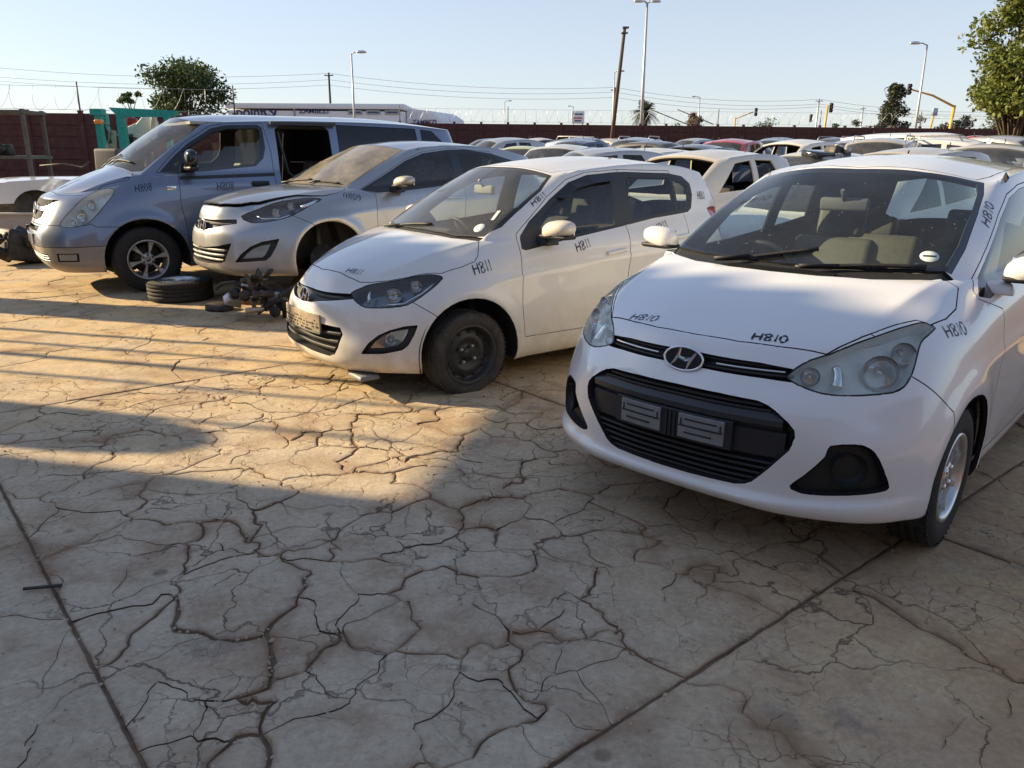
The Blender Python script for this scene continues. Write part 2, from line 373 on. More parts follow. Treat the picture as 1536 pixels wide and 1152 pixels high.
class Body:
    def __init__(s,spec,step):
        V,F=build_surface(spec,step); s.spec=spec
        bm=s.bm=bmesh.new(); vs=[bm.verts.new(v) for v in V]
        for f in F:
            try: bm.faces.new([vs[i] for i in f])
            except ValueError: pass
        bmesh.ops.remove_doubles(bm,verts=bm.verts,dist=.003)
        bmesh.ops.dissolve_degenerate(bm,dist=.0005,edges=bm.edges)
        bmesh.ops.recalc_face_normals(bm,faces=bm.faces)
        c=Vector((-1.2,0,.6)); k=sum(1 if f.normal.dot(f.calc_center_median()-Vector((f.calc_center_median().x*.6-.5,0,.6)))>0 else -1 for f in bm.faces)
        if k<0: bmesh.ops.reverse_faces(bm,faces=bm.faces)
        for v in bm.verts:
            if v.co.y<.002: v.co.y=0
        s.id=bm.faces.layers.int.new('part'); s.names=['body']
        bm.normal_update()
        s.bvh=BVHTree.FromBMesh(bm)
    def cut(s,name,axis,pts,allow=('body',),facing=.05,rnd=0,test=None):
        A,u,v=basis(axis); bm=s.bm
        P=[(Vector(p).dot(u),Vector(p).dot(v)) for p in pts]
        if rnd: P=closed_spline(P,rnd)
        x0,x1=min(p[0] for p in P),max(p[0] for p in P); y0,y1=min(p[1] for p in P),max(p[1] for p in P)
        if name not in s.names: s.names.append(name)
        nid=s.names.index(name); al={s.names.index(a) for a in allow if a in s.names}
        cand=set(); bm.normal_update()
        for f in bm.faces:
            if f[s.id] not in al or f.normal.dot(A)<facing: continue
            if test and not test(f.calc_center_median()): continue
            xs=[q.co.dot(u) for q in f.verts]; ys=[q.co.dot(v) for q in f.verts]
            if max(xs)<x0 or min(xs)>x1 or max(ys)<y0 or min(ys)>y1: continue
            cand.add(f)
        n=len(P)
        for i in range(n):
            a,b=P[i],P[(i+1)%n]; d=(b[0]-a[0],b[1]-a[1])
            if math.hypot(*d)<1e-5: continue
            pl=A.cross(u*d[0]+v*d[1]).normalized(); co=u*a[0]+v*a[1]
            bx0,bx1=min(a[0],b[0])-.001,max(a[0],b[0])+.001; by0,by1=min(a[1],b[1])-.001,max(a[1],b[1])+.001
            sel=[]
            for f in cand:
                xs=[q.co.dot(u) for q in f.verts]; 
                if max(xs)<bx0 or min(xs)>bx1: continue
                ys=[q.co.dot(v) for q in f.verts]
                if max(ys)<by0 or min(ys)>by1: continue
                sel.append(f)
            if not sel: continue
            g=set(sel)
            for f in sel: g.update(f.edges); g.update(f.verts)
            r=bmesh.ops.bisect_plane(bm,geom=list(g),dist=.0006,plane_co=co,plane_no=pl)
            cand.difference_update(sel)
            cand={f for f in cand if f.is_valid}
            cand.update(f for f in r['geom'] if isinstance(f,bmesh.types.BMFace) and f.is_valid)
        k=0
        for f in cand:
            if f[s.id] not in al: continue
            c=f.calc_center_median()
            if inside(c.dot(u),c.dot(v),P): f[s.id]=nid; k+=1
        return k
    def extract(s,name,gap=.0025,depth=.014,offset=0.,keep=None):
        """arrays of one half panel: verts, faces, per-face loop normals"""
        nid=s.names.index(name); bm=s.bm; fs=[f for f in bm.faces if f[s.id]==nid and (keep is None or keep(f.calc_center_median()))]
        if not fs: return None
        idx={}; V=[];N=[]
        for f in fs:
            for v in f.verts:
                if v not in idx:
                    idx[v]=len(V); n=v.normal.copy()
                    if v.co.y<.0005: n.y=0; n.normalize()
                    V.append(v.co-n*offset); N.append(n)
        F=[];LN=[]
        fset=set(fs); bd={}
        for f in fs:
            F.append([idx[v] for v in f.verts]); LN.append([N[idx[v]] for v in f.verts])
            for l in f.loops:
                e=l.edge; k=sum(1 for g in e.link_faces if g in fset)
                a,b=l.vert,l.link_loop_next.vert
                if k==1 and not (a.co.y<.0005 and b.co.y<.0005):
                    p=f.normal.cross(b.co-a.co)
                    if p.length>1e-9: p.normalize()
                    bd.setdefault(idx[a],[]).append((idx[a],idx[b],p)); bd.setdefault(idx[b],[]).append((idx[a],idx[b],p))
        if gap:
            for i,es in bd.items():
                d=Vector((0,0,0))
                for e in es: d+=e[2]
                if d.length>1e-6:
                    d.normalize()
                    if V[i].y<.0005: d.y=0
                    V[i]=V[i]+d*gap
        if depth:
            new={}
            def lo(i):
                if i not in new: new[i]=len(V); V.append(V[i]-N[i]*depth); N.append(N[i])
                return new[i]
            done=set()
            for i,es in bd.items():
                for a,b,p in es:
                    if (a,b) in done: continue
                    done.add((a,b)); F.append([b,a,lo(a),lo(b)]); LN.append((-p,-p,-p,-p))
        return V,F,LN
def half_to_mesh(name,data,mode):
    """mode 'c': both halves in one mesh, 'l': left side, 'r': mirrored right side"""
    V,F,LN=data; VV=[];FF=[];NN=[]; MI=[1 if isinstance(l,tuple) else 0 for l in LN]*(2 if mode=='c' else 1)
    if mode in 'cl': VV+=[tuple(v) for v in V]; FF+=[list(f) for f in F]; NN+=[tuple(n) for l in LN for n in l]
    if mode in 'cr':
        o=len(VV)
        if mode=='c':
            mp=[]
            for i,v in enumerate(V):
                if abs(v.y)<.0006: mp.append(i)
                else: mp.append(len(VV)); VV.append((v.x,-v.y,v.z))
        else:
            mp=list(range(len(V))); VV+=[(v.x,-v.y,v.z) for v in V]
        for f,l in zip(F,LN):
            FF.append([mp[i] for i in f][::-1]); NN+=[(n.x,-n.y,n.z) for n in l][::-1]
    me=bpy.data.meshes.new(name); me.from_pydata(VV,[],FF); me.polygons.foreach_set('use_smooth',[True]*len(FF))
    if len(me.loops)==len(NN):
        try: me.normals_split_custom_set(NN)
        except Exception: pass
    if any(MI): me.polygons.foreach_set('material_index',MI); me['gap_shade_seal']=1  # flange faces coloured dark so the panel gaps look shaded
    me.update(); return me
# ---- lettering written by hand on the panels ----
GLYPH={'H':[[(0,0),(.12,1)],[(.55,0),(.67,1)],[(.05,.5),(.6,.52)]],
 '8':[[(.42,.95),(.2,.98),(.08,.8),(.2,.6),(.42,.45),(.5,.2),(.35,.02),(.12,.06),(.06,.25),(.2,.45),(.45,.6),(.56,.8),(.45,.96)]],
 '1':[[(.15,0),(.27,1)]],'0':[[(.3,1),(.1,.75),(.05,.3),(.2,.02),(.42,.1),(.55,.5),(.5,.88),(.3,1)]],
 '9':[[(.5,.75),(.35,.98),(.12,.85),(.1,.62),(.3,.52),(.5,.7),(.45,.3),(.25,0)]],'5':[[(.5,1),(.15,1),(.1,.6),(.35,.62),(.48,.35),(.35,.05),(.05,.1)]]}
GW={'H':.78,'8':.66,'1':.4,'0':.68,'9':.66,'5':.62}
def lettering(car,bvh,text,a,b,h,wd=.007,mat='ink',name='lettering',off=.0018,flip=False):
    """ribbon strokes laid on the body between points a (start) and b (end of the baseline), car coordinates, y>=0 or <0"""
    a=Vector(a); b=Vector(b); sy=-1 if (a.y+b.y)<-1e-4 else 1
    def hit(p):
        q=Vector((p.x,p.y*sy if sy<0 else p.y,p.z)); m=1
        if q.y<0: q.y=-q.y; m=-1
        loc,n,i,d=bvh.find_nearest(q)
        loc=loc.copy(); n=n.copy()
        if m<0: loc.y*=-1; n.y*=-1
        if sy<0: loc.y*=-1; n.y*=-1
        return loc,n
    d=(b-a); L=d.length; d.normalize(); _,n0=hit((a+b)/2)
    n0=n0.normalized(); up=n0.cross(d).normalized()
    if up.z<-.05: up=-up
    tot=sum(GW[c] for c in text); sx=L/tot; V=[];F=[]; x=0
    for c in text:
        for st in GLYPH[c]:
            P=[]
            for (p,q) in st: P.append(Vector((x+p*sx*1.0,q*h+random.uniform(-.02,.02)*h)))
            Q=[]
            for i in range(len(P)-1):
                for t in range(4): Q.append(P[i].lerp(P[i+1],t/4))
            Q.append(P[-1]); o=len(V)
            for i,p in enumerate(Q):
                t=(Q[min(i+1,len(Q)-1)]-Q[max(i-1,0)]).normalized(); nn=Vector((-t.y,t.x))
                w_=wd*(.75+.35*math.sin(i*.9+x*30))*.5
                for sgn in (1,-1):
                    r=p+nn*w_*sgn; w3=a+d*r.x+up*r.y; l,nm=hit(w3); V.append(l+nm*off)
            for i in range(len(Q)-1): F.append((o+2*i,o+2*i+1,o+2*i+3,o+2*i+2))
        x+=GW[c]*sx
    return mesh(name,V,F,mat,car)
# ---- wheels ----
def tyre_mesh(name,R,rim,wd,parent,mat,loc,rot,flat=0.):
    mb=MB(); h=wd/2; n=56
    prof=[(rim-.006,-h*.72),(rim+.004,-h*.86),(rim+.02,-h*.97),((R+rim)/2,-h*1.04),(R-.022,-h*.93),(R-.006,-h*.80),
          (R,-h*.66),(R,-h*.42),(R-.007,-h*.41),(R-.007,-h*.35),(R,-h*.34),(R+.001,-h*.06),(R-.007,-h*.05),(R-.007,h*.05),(R+.001,h*.06),
          (R,h*.34),(R-.007,h*.35),(R-.007,h*.41),(R,h*.42),(R,h*.66),(R-.006,h*.80),(R-.022,h*.93),((R+rim)/2,h*1.04),(rim+.03,h*1.0),(rim+.02,h*.97),(rim+.004,h*.86),(rim-.006,h*.72)]
    mb.lathe(prof,n,'Y',(0,0,0))
    # shoulder tread blocks
    for i in range(56):
        q=2*math.pi*i/56
        for s in (-1,1):
            c=Vector((math.cos(q)*(R-.004),s*h*.74,math.sin(q)*(R-.004)))
            mb.box(c,(.006,h*.34,.015),Matrix.Rotation(-q,3,'Y')@Matrix.Rotation(.35*s,3,'X'))
    if flat:
        V=[]
        for v in mb.V:
            x,y,z=v; lim=-(R-flat)
            if z<lim+.02:
                k=(lim+.02-z)/(flat+.02); y=y*(1+.28*min(1,k)); x=x*(1+.04*k); z=max(z,lim)
            V.append((x,y,z))
        mb.V=V
    return mb.build(name,mat,parent,loc,rot)
def wheel(parent,kind,R,rim,wd,loc,side=1,flat=0.,rotq=0.,dusty=False,name='wheel'):
    """wheel as a part of a car: tyre, rim and bolts are its pieces; outward is +y * side"""
    e=bpy.data.objects.new(name,None); link(e,parent,loc,(0,0,0 if side>0 else math.pi))
    tyre_mesh('tyre',R,rim,wd,e,'rubber_dusty' if dusty else 'rubber',(0,0,0),(0,rotq,0),flat)
    h=wd/2
    if kind=='steel':
        mb=MB(); mb.lathe([(rim+.004,h*.86),(rim-.004,h*.92),(rim-.016,h*.84),(rim-.022,h*.45),(rim-.028,h*.25),(rim-.05,h*.30),(rim*.62,h*.48),(rim*.50,h*.50),(rim*.44,h*.30),(rim*.20,h*.26),(rim*.19,h*.40),(0,h*.42)],48,'Y')
        mb.lathe([(rim-.024,h*.3),(rim-.024,-h*.8)],36,'Y')
        r=mb.build('rim','black_steel',e,None,(0,rotq,0))
        hb=MB()
        for i in range(12):
            q=2*math.pi*i/12; hb.lathe([(0,h*.43),(.013,h*.43),(.014,h*.38)],10,'Y',(math.cos(q)*rim*.76,0,math.sin(q)*rim*.76))
        hb.build('vent_hole','interior',r)
        for i in range(4):
            q=2*math.pi*i/4+.6; b=MB(); b.lathe([(0,h*.62),(.007,h*.62),(.011,h*.58),(.011,h*.3)],8,'Y',(math.cos(q)*rim*.31,0,math.sin(q)*rim*.31)); b.build('bolt','alloy_dull',e)
    else:
        n={'i10':8,'h1':6,'five':5}[kind]; mat='alloy' if kind=='i10' else 'alloy_dull'
        mb=MB(); mb.lathe([(rim+.006,h*.86),(rim+.004,h*.95),(rim-.008,h*.95),(rim-.018,h*.80),(rim-.024,h*.4),(rim-.03,-h*.8)],56,'Y')
        for i in range(n):
            q0=2*math.pi*i/n
            segs=[(rim*.22,.9),(rim*.45,.75),(rim*.72,.85 if kind!='h1' else 1.5),(rim*.97,1.2 if kind!='h1' else 2.6)]
            bw=rim*(.13 if kind=='i10' else .17 if kind=='five' else .15); Vt=[]
            for (r,k) in segs:
                for a_,y_ in ((-1,h*.50),(-.75,h*.72),(.75,h*.72),(1,h*.50)):
                    t_=a_*bw*k*.5; yy=y_+ (h*.08 if r>rim*.8 else 0)
                    Vt.append((math.cos(q0)*r-math.sin(q0)*t_,yy,math.sin(q0)*r+math.cos(q0)*t_))
            Ft=[]
            for j in range(len(segs)-1):
                for k in range(3): Ft.append((j*4+k,j*4+k+1,(j+1)*4+k+1,(j+1)*4+k))
            mb.add(Vt,Ft,False)
        mb.lathe([(rim*.34,h*.45),(rim*.33,h*.70),(rim*.26,h*.76),(rim*.14,h*.70),(0,h*.69)],24,'Y')
        r=mb.build('rim',mat,e,None,(0,rotq,0))
        nb=6 if kind=='h1' else 4
        for i in range(nb):
            q=2*math.pi*(i+.5)/nb; b=MB(); b.lathe([(0,h*.80),(.008,h*.80),(.012,h*.77),(.012,h*.6)],8,'Y',(math.cos(q)*rim*.25,0,math.sin(q)*rim*.25)); b.build('bolt','black_steel' if kind=='h1' else 'chrome',e)
        c=MB(); c.lathe([(0,h*.74),(rim*.10,h*.735),(rim*.12,h*.70)],20,'Y'); c.build('hub_cap','bezel_dark' if kind=='h1' else 'alloy_dull',e)
    d=MB(); d.lathe([(0,-h*.1),(rim*.72,-h*.1),(rim*.72,-h*.2),(0,-h*.2)],28,'Y'); d.build('brake_disc','rust' if kind=='steel' else 'grease',e)
    return e
def seat_parts(car,x,y,z,mat,w_=.50,recl=.32,head=True):
    e=bpy.data.objects.new('seat',None); link(e,car,(x,y,z))
    def pad(name,c,d,rx,mat):
        bm=bmesh.new(); bmesh.ops.create_cube(bm,size=1)
        for v in bm.verts: v.co=Vector((v.co.x*d[0],v.co.y*d[1],v.co.z*d[2]))
        bmesh.ops.bevel(bm,geom=bm.edges[:],offset=min(d)*.32,segments=3,profile=.6,affect='EDGES')
        me=bpy.data.meshes.new(name); bm.to_mesh(me); bm.free(); me.polygons.foreach_set('use_smooth',[True]*len(me.polygons))
        return obj(name,me,mat,e,c,(0,rx,0))
    pad('cushion',(0,0,.10),(.50,w_,.16),-.08,mat); pad('backrest',(-.30,0,.40),(.15,w_*.96,.62),-recl,mat)
    if head:
        pad('headrest',(-.44,0,.80),(.10,.27,.19),-recl*.6,mat)
    return e
SPEC={}
SPEC['i10']=dict(rows=[
 [(.70,0,.235),(.693,.22,.235),(.66,.43,.235),(.53,.66,.235),(.37,.765,.235),(0,.79,.20),(-.42,.79,.19),(-1.3,.79,.19),(-2.2,.79,.2),(-2.75,.70,.25),(-2.93,.4,.26),(-2.97,0,.26)],
 [(.748,0,.256),(.742,.22,.256),(.708,.44,.255),(.572,.685,.255),(.395,.788,.252),(0,.812,.235),(-.42,.808,.225),(-1.3,.808,.225),(-2.2,.808,.245),(-2.77,.72,.31),(-2.97,.4,.32),(-3.0,0,.32)],
 [(.776,0,.290),(.769,.22,.290),(.726,.447,.294),(.583,.690,.308),(.390,.796,.316),(0,.816,.27),(-.42,.811,.26),(-1.3,.811,.26),(-2.2,.811,.27),(-2.77,.72,.33),(-2.97,.4,.34),(-3.0,0,.34)],
 [(.752,0,.312),(.746,.22,.312),(.702,.45,.318),(.566,.682,.336),(.382,.796,.34),(0,.818,.32),(-.42,.815,.31),(-1.3,.818,.31),(-2.2,.815,.32),(-2.775,.72,.37),(-2.975,.4,.38),(-3.005,0,.38)],
 [(.765,0,.36),(.755,.22,.36),(.70,.46,.365),(.57,.68,.37),(.38,.795,.37),(0,.82,.37),(-.42,.82,.36),(-1.3,.825,.37),(-2.2,.82,.38),(-2.78,.72,.42),(-2.98,.4,.43),(-3.01,0,.43)],
 [(.78,0,.50),(.768,.22,.50),(.712,.46,.51),(.58,.665,.51),(.37,.795,.51),(0,.825,.52),(-.42,.828,.52),(-1.3,.832,.53),(-2.2,.825,.54),(-2.78,.72,.55),(-2.97,.4,.56),(-3.0,0,.56)],
 [(.765,0,.64),(.755,.22,.64),(.69,.46,.63),(.55,.64,.62),(.355,.785,.62),(0,.825,.64),(-.42,.83,.66),(-1.3,.832,.68),(-2.2,.825,.70),(-2.76,.71,.70),(-2.93,.4,.70),(-2.96,0,.70)],
 [(.72,0,.73),(.71,.22,.725),(.63,.46,.715),(.50,.63,.72),(.335,.755,.735),(0,.81,.76),(-.42,.822,.79),(-1.3,.825,.82),(-2.2,.815,.84),(-2.75,.69,.84),(-2.91,.38,.84),(-2.94,0,.84)],
 [(.69,0,.79),(.675,.22,.785),(.585,.45,.785),(.45,.605,.805),(.29,.715,.83),(0,.775,.865),(-.42,.795,.91),(-1.3,.80,.95),(-2.2,.79,.97),(-2.75,.66,.97),(-2.91,.36,.97),(-2.94,0,.97)],
 [(.66,0,.835),(.64,.22,.835),(.54,.45,.832),(.40,.575,.865),(.22,.665,.905),(-.07,.69,.965),(-.42,.71,1.02),(-1.3,.735,1.06),(-2.2,.72,1.10),(-2.72,.60,1.08),(-2.88,.33,1.06),(-2.91,0,1.06)]],
 cowl=[(-.06,0,1.035),(-.075,.27,1.033),(-.158,.615,1.025)],
 hoodc=[(.42,0,.935),(.15,0,1.0)],
 roof=[(-.86,0,1.45),(-.88,.28,1.44),(-.96,.535,1.385),(-1.1,.585,1.405),(-1.6,.60,1.445),(-2.2,.585,1.43),(-2.72,.52,1.37),(-2.82,.3,1.395),(-2.84,0,1.41)],
 roofc=[(-1.2,0,1.497),(-1.7,0,1.51),(-2.3,0,1.475)],
 flares=[(0,.285,.36,.018,.06),(-2.425,.285,.36,.018,.06)],
 lines=[([(0.1,.70),(-.5,.74),(-2.6,.84)],.012,.05)], wheels=(0,-2.425,.285,.335), rsharp=(2,3), hoodkink=(.70,.014))
SPEC['i20']=dict(rows=[
 [(.70,0,.15),(.69,.22,.15),(.63,.45,.15),(.46,.68,.16),(.30,.79,.165),(0,.82,.17),(-.45,.82,.17),(-1.3,.82,.18),(-2.12,.82,.2),(-2.52,.73,.25),(-2.80,.4,.26),(-2.83,0,.26)],
 [(.775,0,.20),(.77,.22,.2),(.71,.46,.205),(.49,.71,.21),(.31,.81,.21),(0,.845,.22),(-.45,.845,.22),(-1.3,.845,.23),(-2.12,.845,.25),(-2.55,.75,.30),(-2.83,.4,.32),(-2.86,0,.32)],
 [(.80,0,.30),(.793,.22,.30),(.725,.47,.305),(.50,.71,.31),(.31,.81,.32),(0,.85,.33),(-.45,.85,.34),(-1.3,.852,.35),(-2.12,.85,.37),(-2.56,.75,.42),(-2.84,.4,.43),(-2.87,0,.43)],
 [(.805,0,.43),(.795,.22,.43),(.705,.45,.43),(.49,.69,.44),(.30,.805,.45),(0,.85,.47),(-.45,.853,.48),(-1.3,.855,.50),(-2.12,.852,.52),(-2.56,.75,.55),(-2.82,.4,.56),(-2.85,0,.56)],
 [(.785,0,.55),(.77,.22,.555),(.67,.44,.56),(.465,.66,.57),(.28,.785,.58),(0,.843,.605),(-.45,.853,.63),(-1.3,.855,.66),(-2.12,.85,.68),(-2.55,.74,.70),(-2.79,.4,.70),(-2.82,0,.70)],
 [(.72,0,.63),(.70,.22,.64),(.60,.43,.645),(.43,.63,.66),(.25,.755,.68),(0,.825,.71),(-.45,.84,.75),(-1.3,.845,.79),(-2.12,.835,.82),(-2.52,.72,.84),(-2.77,.38,.84),(-2.80,0,.84)],
 [(.67,0,.71),(.65,.22,.71),(.545,.42,.70),(.385,.60,.72),(.21,.72,.75),(-.02,.785,.80),(-.45,.81,.86),(-1.3,.815,.91),(-2.12,.80,.95),(-2.52,.69,.96),(-2.78,.36,.96),(-2.81,0,.96)],
 [(.615,0,.765),(.595,.22,.76),(.50,.42,.745),(.34,.58,.77),(.15,.685,.815),(-.1,.725,.88),(-.45,.745,.955),(-1.35,.755,1.0),(-2.12,.74,1.06),(-2.55,.62,1.06),(-2.76,.35,1.04),(-2.79,0,1.04)]],
 cowl=[(-.10,0,.962),(-.115,.28,.96),(-.195,.675,.948)],
 hoodc=[(.38,0,.86),(.12,0,.925)],
 roof=[(-.82,0,1.41),(-.84,.28,1.40),(-.89,.54,1.362),(-1.05,.59,1.385),(-1.7,.60,1.43),(-2.1,.59,1.41),(-2.40,.54,1.36),(-2.56,.3,1.36),(-2.60,0,1.37)],
 roofc=[(-1.2,0,1.465),(-1.7,0,1.478),(-2.2,0,1.445)],
 flares=[(0,.27,.37,.02,.06),(-2.40,.27,.37,.02,.06)],
 lines=[([(0.2,.66),(-.5,.74),(-2.5,.88)],.014,.05)], wheels=(0,-2.40,.285,.345), hoodkink=(.64,.014))
SPEC['i30']=dict(rows=[
 [(.80,0,.17),(.785,.22,.17),(.71,.45,.17),(.52,.68,.18),(.36,.78,.18),(0,.83,.17),(-.5,.84,.17),(-1.4,.84,.18),(-2.4,.84,.2),(-3.1,.75,.25),(-3.3,.4,.26),(-3.35,0,.26)],
 [(.885,0,.22),(.875,.22,.22),(.80,.47,.22),(.55,.72,.22),(.38,.81,.22),(0,.86,.22),(-.5,.87,.22),(-1.4,.87,.23),(-2.4,.87,.25),(-3.12,.77,.32),(-3.33,.4,.33),(-3.38,0,.33)],
 [(.915,0,.32),(.905,.22,.32),(.825,.46,.32),(.57,.71,.33),(.38,.815,.33),(0,.875,.34),(-.5,.88,.35),(-1.4,.885,.36),(-2.4,.88,.38),(-3.12,.77,.43),(-3.34,.4,.44),(-3.39,0,.44)],
 [(.925,0,.45),(.91,.22,.45),(.815,.45,.45),(.56,.69,.46),(.37,.805,.47),(0,.88,.49),(-.5,.885,.5),(-1.4,.89,.52),(-2.4,.885,.54),(-3.12,.77,.56),(-3.32,.4,.57),(-3.37,0,.57)],
 [(.91,0,.58),(.892,.22,.585),(.785,.44,.59),(.53,.67,.60),(.345,.79,.61),(0,.87,.63),(-.5,.885,.66),(-1.4,.89,.69),(-2.4,.88,.71),(-3.1,.76,.72),(-3.29,.4,.72),(-3.34,0,.72)],
 [(.865,0,.68),(.835,.22,.68),(.70,.43,.685),(.49,.64,.70),(.31,.76,.715),(0,.845,.75),(-.5,.865,.79),(-1.4,.87,.83),(-2.4,.86,.86),(-3.08,.74,.87),(-3.26,.38,.87),(-3.31,0,.87)],
 [(.845,0,.76),(.81,.22,.755),(.655,.42,.745),(.45,.61,.765),(.27,.72,.79),(-.02,.795,.84),(-.5,.825,.90),(-1.4,.83,.95),(-2.4,.81,.99),(-3.06,.70,1.0),(-3.24,.36,1.0),(-3.29,0,1.0)],
 [(.81,0,.82),(.775,.22,.815),(.61,.41,.80),(.40,.58,.82),(.20,.68,.86),(-.12,.725,.915),(-.5,.745,.97),(-1.4,.755,1.03),(-2.4,.735,1.09),(-3.02,.61,1.09),(-3.2,.34,1.07),(-3.24,0,1.07)]],
 cowl=[(-.20,0,.995),(-.215,.28,.993),(-.32,.665,.98)],
 hoodc=[(.5,0,.905),(.15,0,.965)],
 roof=[(-1.05,0,1.41),(-1.07,.28,1.40),(-1.14,.56,1.36),(-1.3,.60,1.385),(-1.9,.61,1.41),(-2.5,.59,1.375),(-3.0,.52,1.29),(-3.1,.3,1.31),(-3.12,0,1.32)],
 roofc=[(-1.4,0,1.452),(-1.9,0,1.462),(-2.6,0,1.40)],
 flares=[(0,.33,.385,.03,.055),(-2.65,.32,.385,.03,.055)],
 lines=[([(0.2,.70),(-.5,.78),(-3.0,.92)],.016,.05)], wheels=(0,-2.65,.315,.36), hoodkink=(.62,.018))
SPEC['h1']=dict(rows=[
 [(.81,0,.23),(.805,.3,.23),(.77,.56,.23),(.60,.80,.24),(.38,.86,.24),(0,.90,.25),(-.5,.91,.25),(-1.6,.91,.25),(-3.2,.91,.26),(-4.1,.86,.3),(-4.2,.5,.3),(-4.22,0,.3)],
 [(.93,0,.30),(.925,.3,.30),(.885,.58,.30),(.665,.83,.30),(.39,.89,.31),(0,.93,.32),(-.5,.94,.32),(-1.6,.94,.32),(-3.2,.94,.34),(-4.13,.88,.38),(-4.23,.5,.38),(-4.25,0,.38)],
 [(.985,0,.44),(.98,.3,.44),(.93,.58,.44),(.69,.83,.44),(.39,.895,.45),(0,.94,.46),(-.5,.95,.47),(-1.6,.95,.48),(-3.2,.95,.5),(-4.13,.89,.52),(-4.23,.5,.52),(-4.25,0,.52)],
 [(1.0,0,.60),(.99,.3,.60),(.93,.58,.60),(.69,.82,.60),(.385,.89,.61),(0,.94,.63),(-.5,.955,.64),(-1.6,.958,.65),(-3.2,.955,.67),(-4.11,.89,.68),(-4.2,.5,.68),(-4.22,0,.68)],
 [(.945,0,.76),(.935,.3,.76),(.865,.57,.76),(.625,.795,.76),(.36,.875,.77),(0,.935,.80),(-.5,.955,.82),(-1.6,.96,.84),(-3.2,.955,.86),(-4.1,.89,.87),(-4.18,.5,.87),(-4.2,0,.87)],
 [(.89,0,.90),(.87,.3,.90),(.765,.56,.90),(.52,.765,.91),(.30,.85,.93),(0,.915,.97),(-.5,.945,1.0),(-1.6,.95,1.02),(-3.2,.945,1.04),(-4.09,.88,1.05),(-4.17,.5,1.05),(-4.19,0,1.05)],
 [(.83,0,1.0),(.81,.3,1.0),(.68,.54,1.0),(.43,.735,1.02),(.23,.82,1.05),(-.05,.88,1.10),(-.5,.915,1.15),(-1.6,.925,1.18),(-3.2,.92,1.19),(-4.08,.86,1.19),(-4.16,.5,1.19),(-4.18,0,1.19)],
 [(.75,0,1.045),(.72,.3,1.045),(.55,.52,1.055),(.33,.69,1.10),(.13,.78,1.16),(-.13,.83,1.22),(-.5,.865,1.265),(-1.6,.885,1.28),(-3.2,.88,1.28),(-4.06,.82,1.28),(-4.14,.5,1.27),(-4.16,0,1.27)]],
 cowl=[(.16,0,1.30),(.14,.35,1.29),(-.06,.79,1.24)],
 hoodc=[(.55,0,1.135),(.35,0,1.22)],
 roof=[(-.62,0,1.865),(-.65,.32,1.85),(-.78,.66,1.79),(-.98,.72,1.81),(-1.9,.745,1.845),(-3.2,.74,1.84),(-3.95,.70,1.79),(-4.03,.4,1.81),(-4.05,0,1.815)],
 roofc=[(-1.0,0,1.91),(-1.8,0,1.925),(-3.3,0,1.915)],
 flares=[(0,.36,.44,.03,.06),(-3.2,.36,.44,.02,.06)], flztop=1.0,
 lines=[([(0.1,1.12),(-.5,1.14),(-4.0,1.14)],.010,.05)], wheels=(0,-3.2,.35,.42), hoodkink=(.7,.012))
# ---------------- turning a body into a car with parts ----------------
def pocket(B,name,depth=.04,gap=.002,keep=None):
    d=B.extract(name,gap,depth,0.,keep)
    if d is None: return None
    V,F,LN=d; LN=[list(l) for l in LN]; nid=B.names.index(name); n0=sum(1 for f in B.bm.faces if f[B.id]==nid and (keep is None or keep(f.calc_center_median())))
    # push the floor inwards
    nv=len(V); nm={}
    for f,l in zip(F[:n0],LN[:n0]):
        for i,n in zip(f,l): nm[i]=n
    low={}
    for i,n in nm.items(): low[i]=len(V); V.append(V[i]-n*depth)
    F=[[low[i] for i in f] for f in F[:n0]]+F[n0:]
    return V,F,LN
def put(car,name,data,mode,mat,parent=None):
    """link one panel; side panels give a left and a right object"""
    if data is None: return []
    out=[]
    for m in (('c',) if mode=='c' else ('l','r')):
        out.append(obj(name,half_to_mesh(name,data,m),mat,parent[0 if m!='r' else 1] if isinstance(parent,list) else (parent or car)))
    return out
class Probe:
    def __init__(s,B): s.t=B.bvh
    def _r(s,o,d):
        h=s.t.ray_cast(Vector(o),Vector(d)); return (h[0],h[1]) if h[0] is not None else (None,None)
    def front(s,y,z):
        p,n=s._r((4,abs(y)+1e-5,z),(-1,0,0)); 
        if p is None: return None
        p=p.copy(); p.y=y; return p
    def side(s,x,z,sg=1):
        p,n=s._r((x,3,z),(0,-1,0))
        if p is None: return None
        p=p.copy(); p.y*=sg; return p
    def top(s,x,y):
        p,n=s._r((x,abs(y)+1e-5,4),(0,0,-1))
        if p is None: return None
        p=p.copy(); p.y=y; return p
    def near(s,q):
        q=Vector(q); sg=-1 if q.y<0 else 1; l,n,i,d=s.t.find_nearest(Vector((q.x,abs(q.y),q.z))); l=l.copy(); n=n.copy(); l.y*=sg; n.y*=sg; return l,n
def fbar(pr,y0,y1,z,h,t,inset,n=18,zf=None,edge=0):
    """a bar across the nose that follows its curve"""
    V=[];F=[]
    ys=np.linspace(y0,y1,n+1); k=0
    for y in ys:
        zz=z if zf is None else z+zf(y); p=pr.front(y,zz)
        if p is None: continue
        x=p.x-inset
        for dx,dz in ((0,-h/2+edge),(0,h/2-edge),(-edge,h/2),(-t,h/2),(-t,-h/2),(-edge,-h/2)): V.append((x+dx,y,zz+dz))
        k+=1
    for i in range(k-1):
        for j in range(6): F.append((i*6+j,i*6+(j+1)%6,(i+1)*6+(j+1)%6,(i+1)*6+j))
    F.append(tuple(range(6))[::-1]); F.append(tuple((k-1)*6+j for j in range(6)))
    return V,F
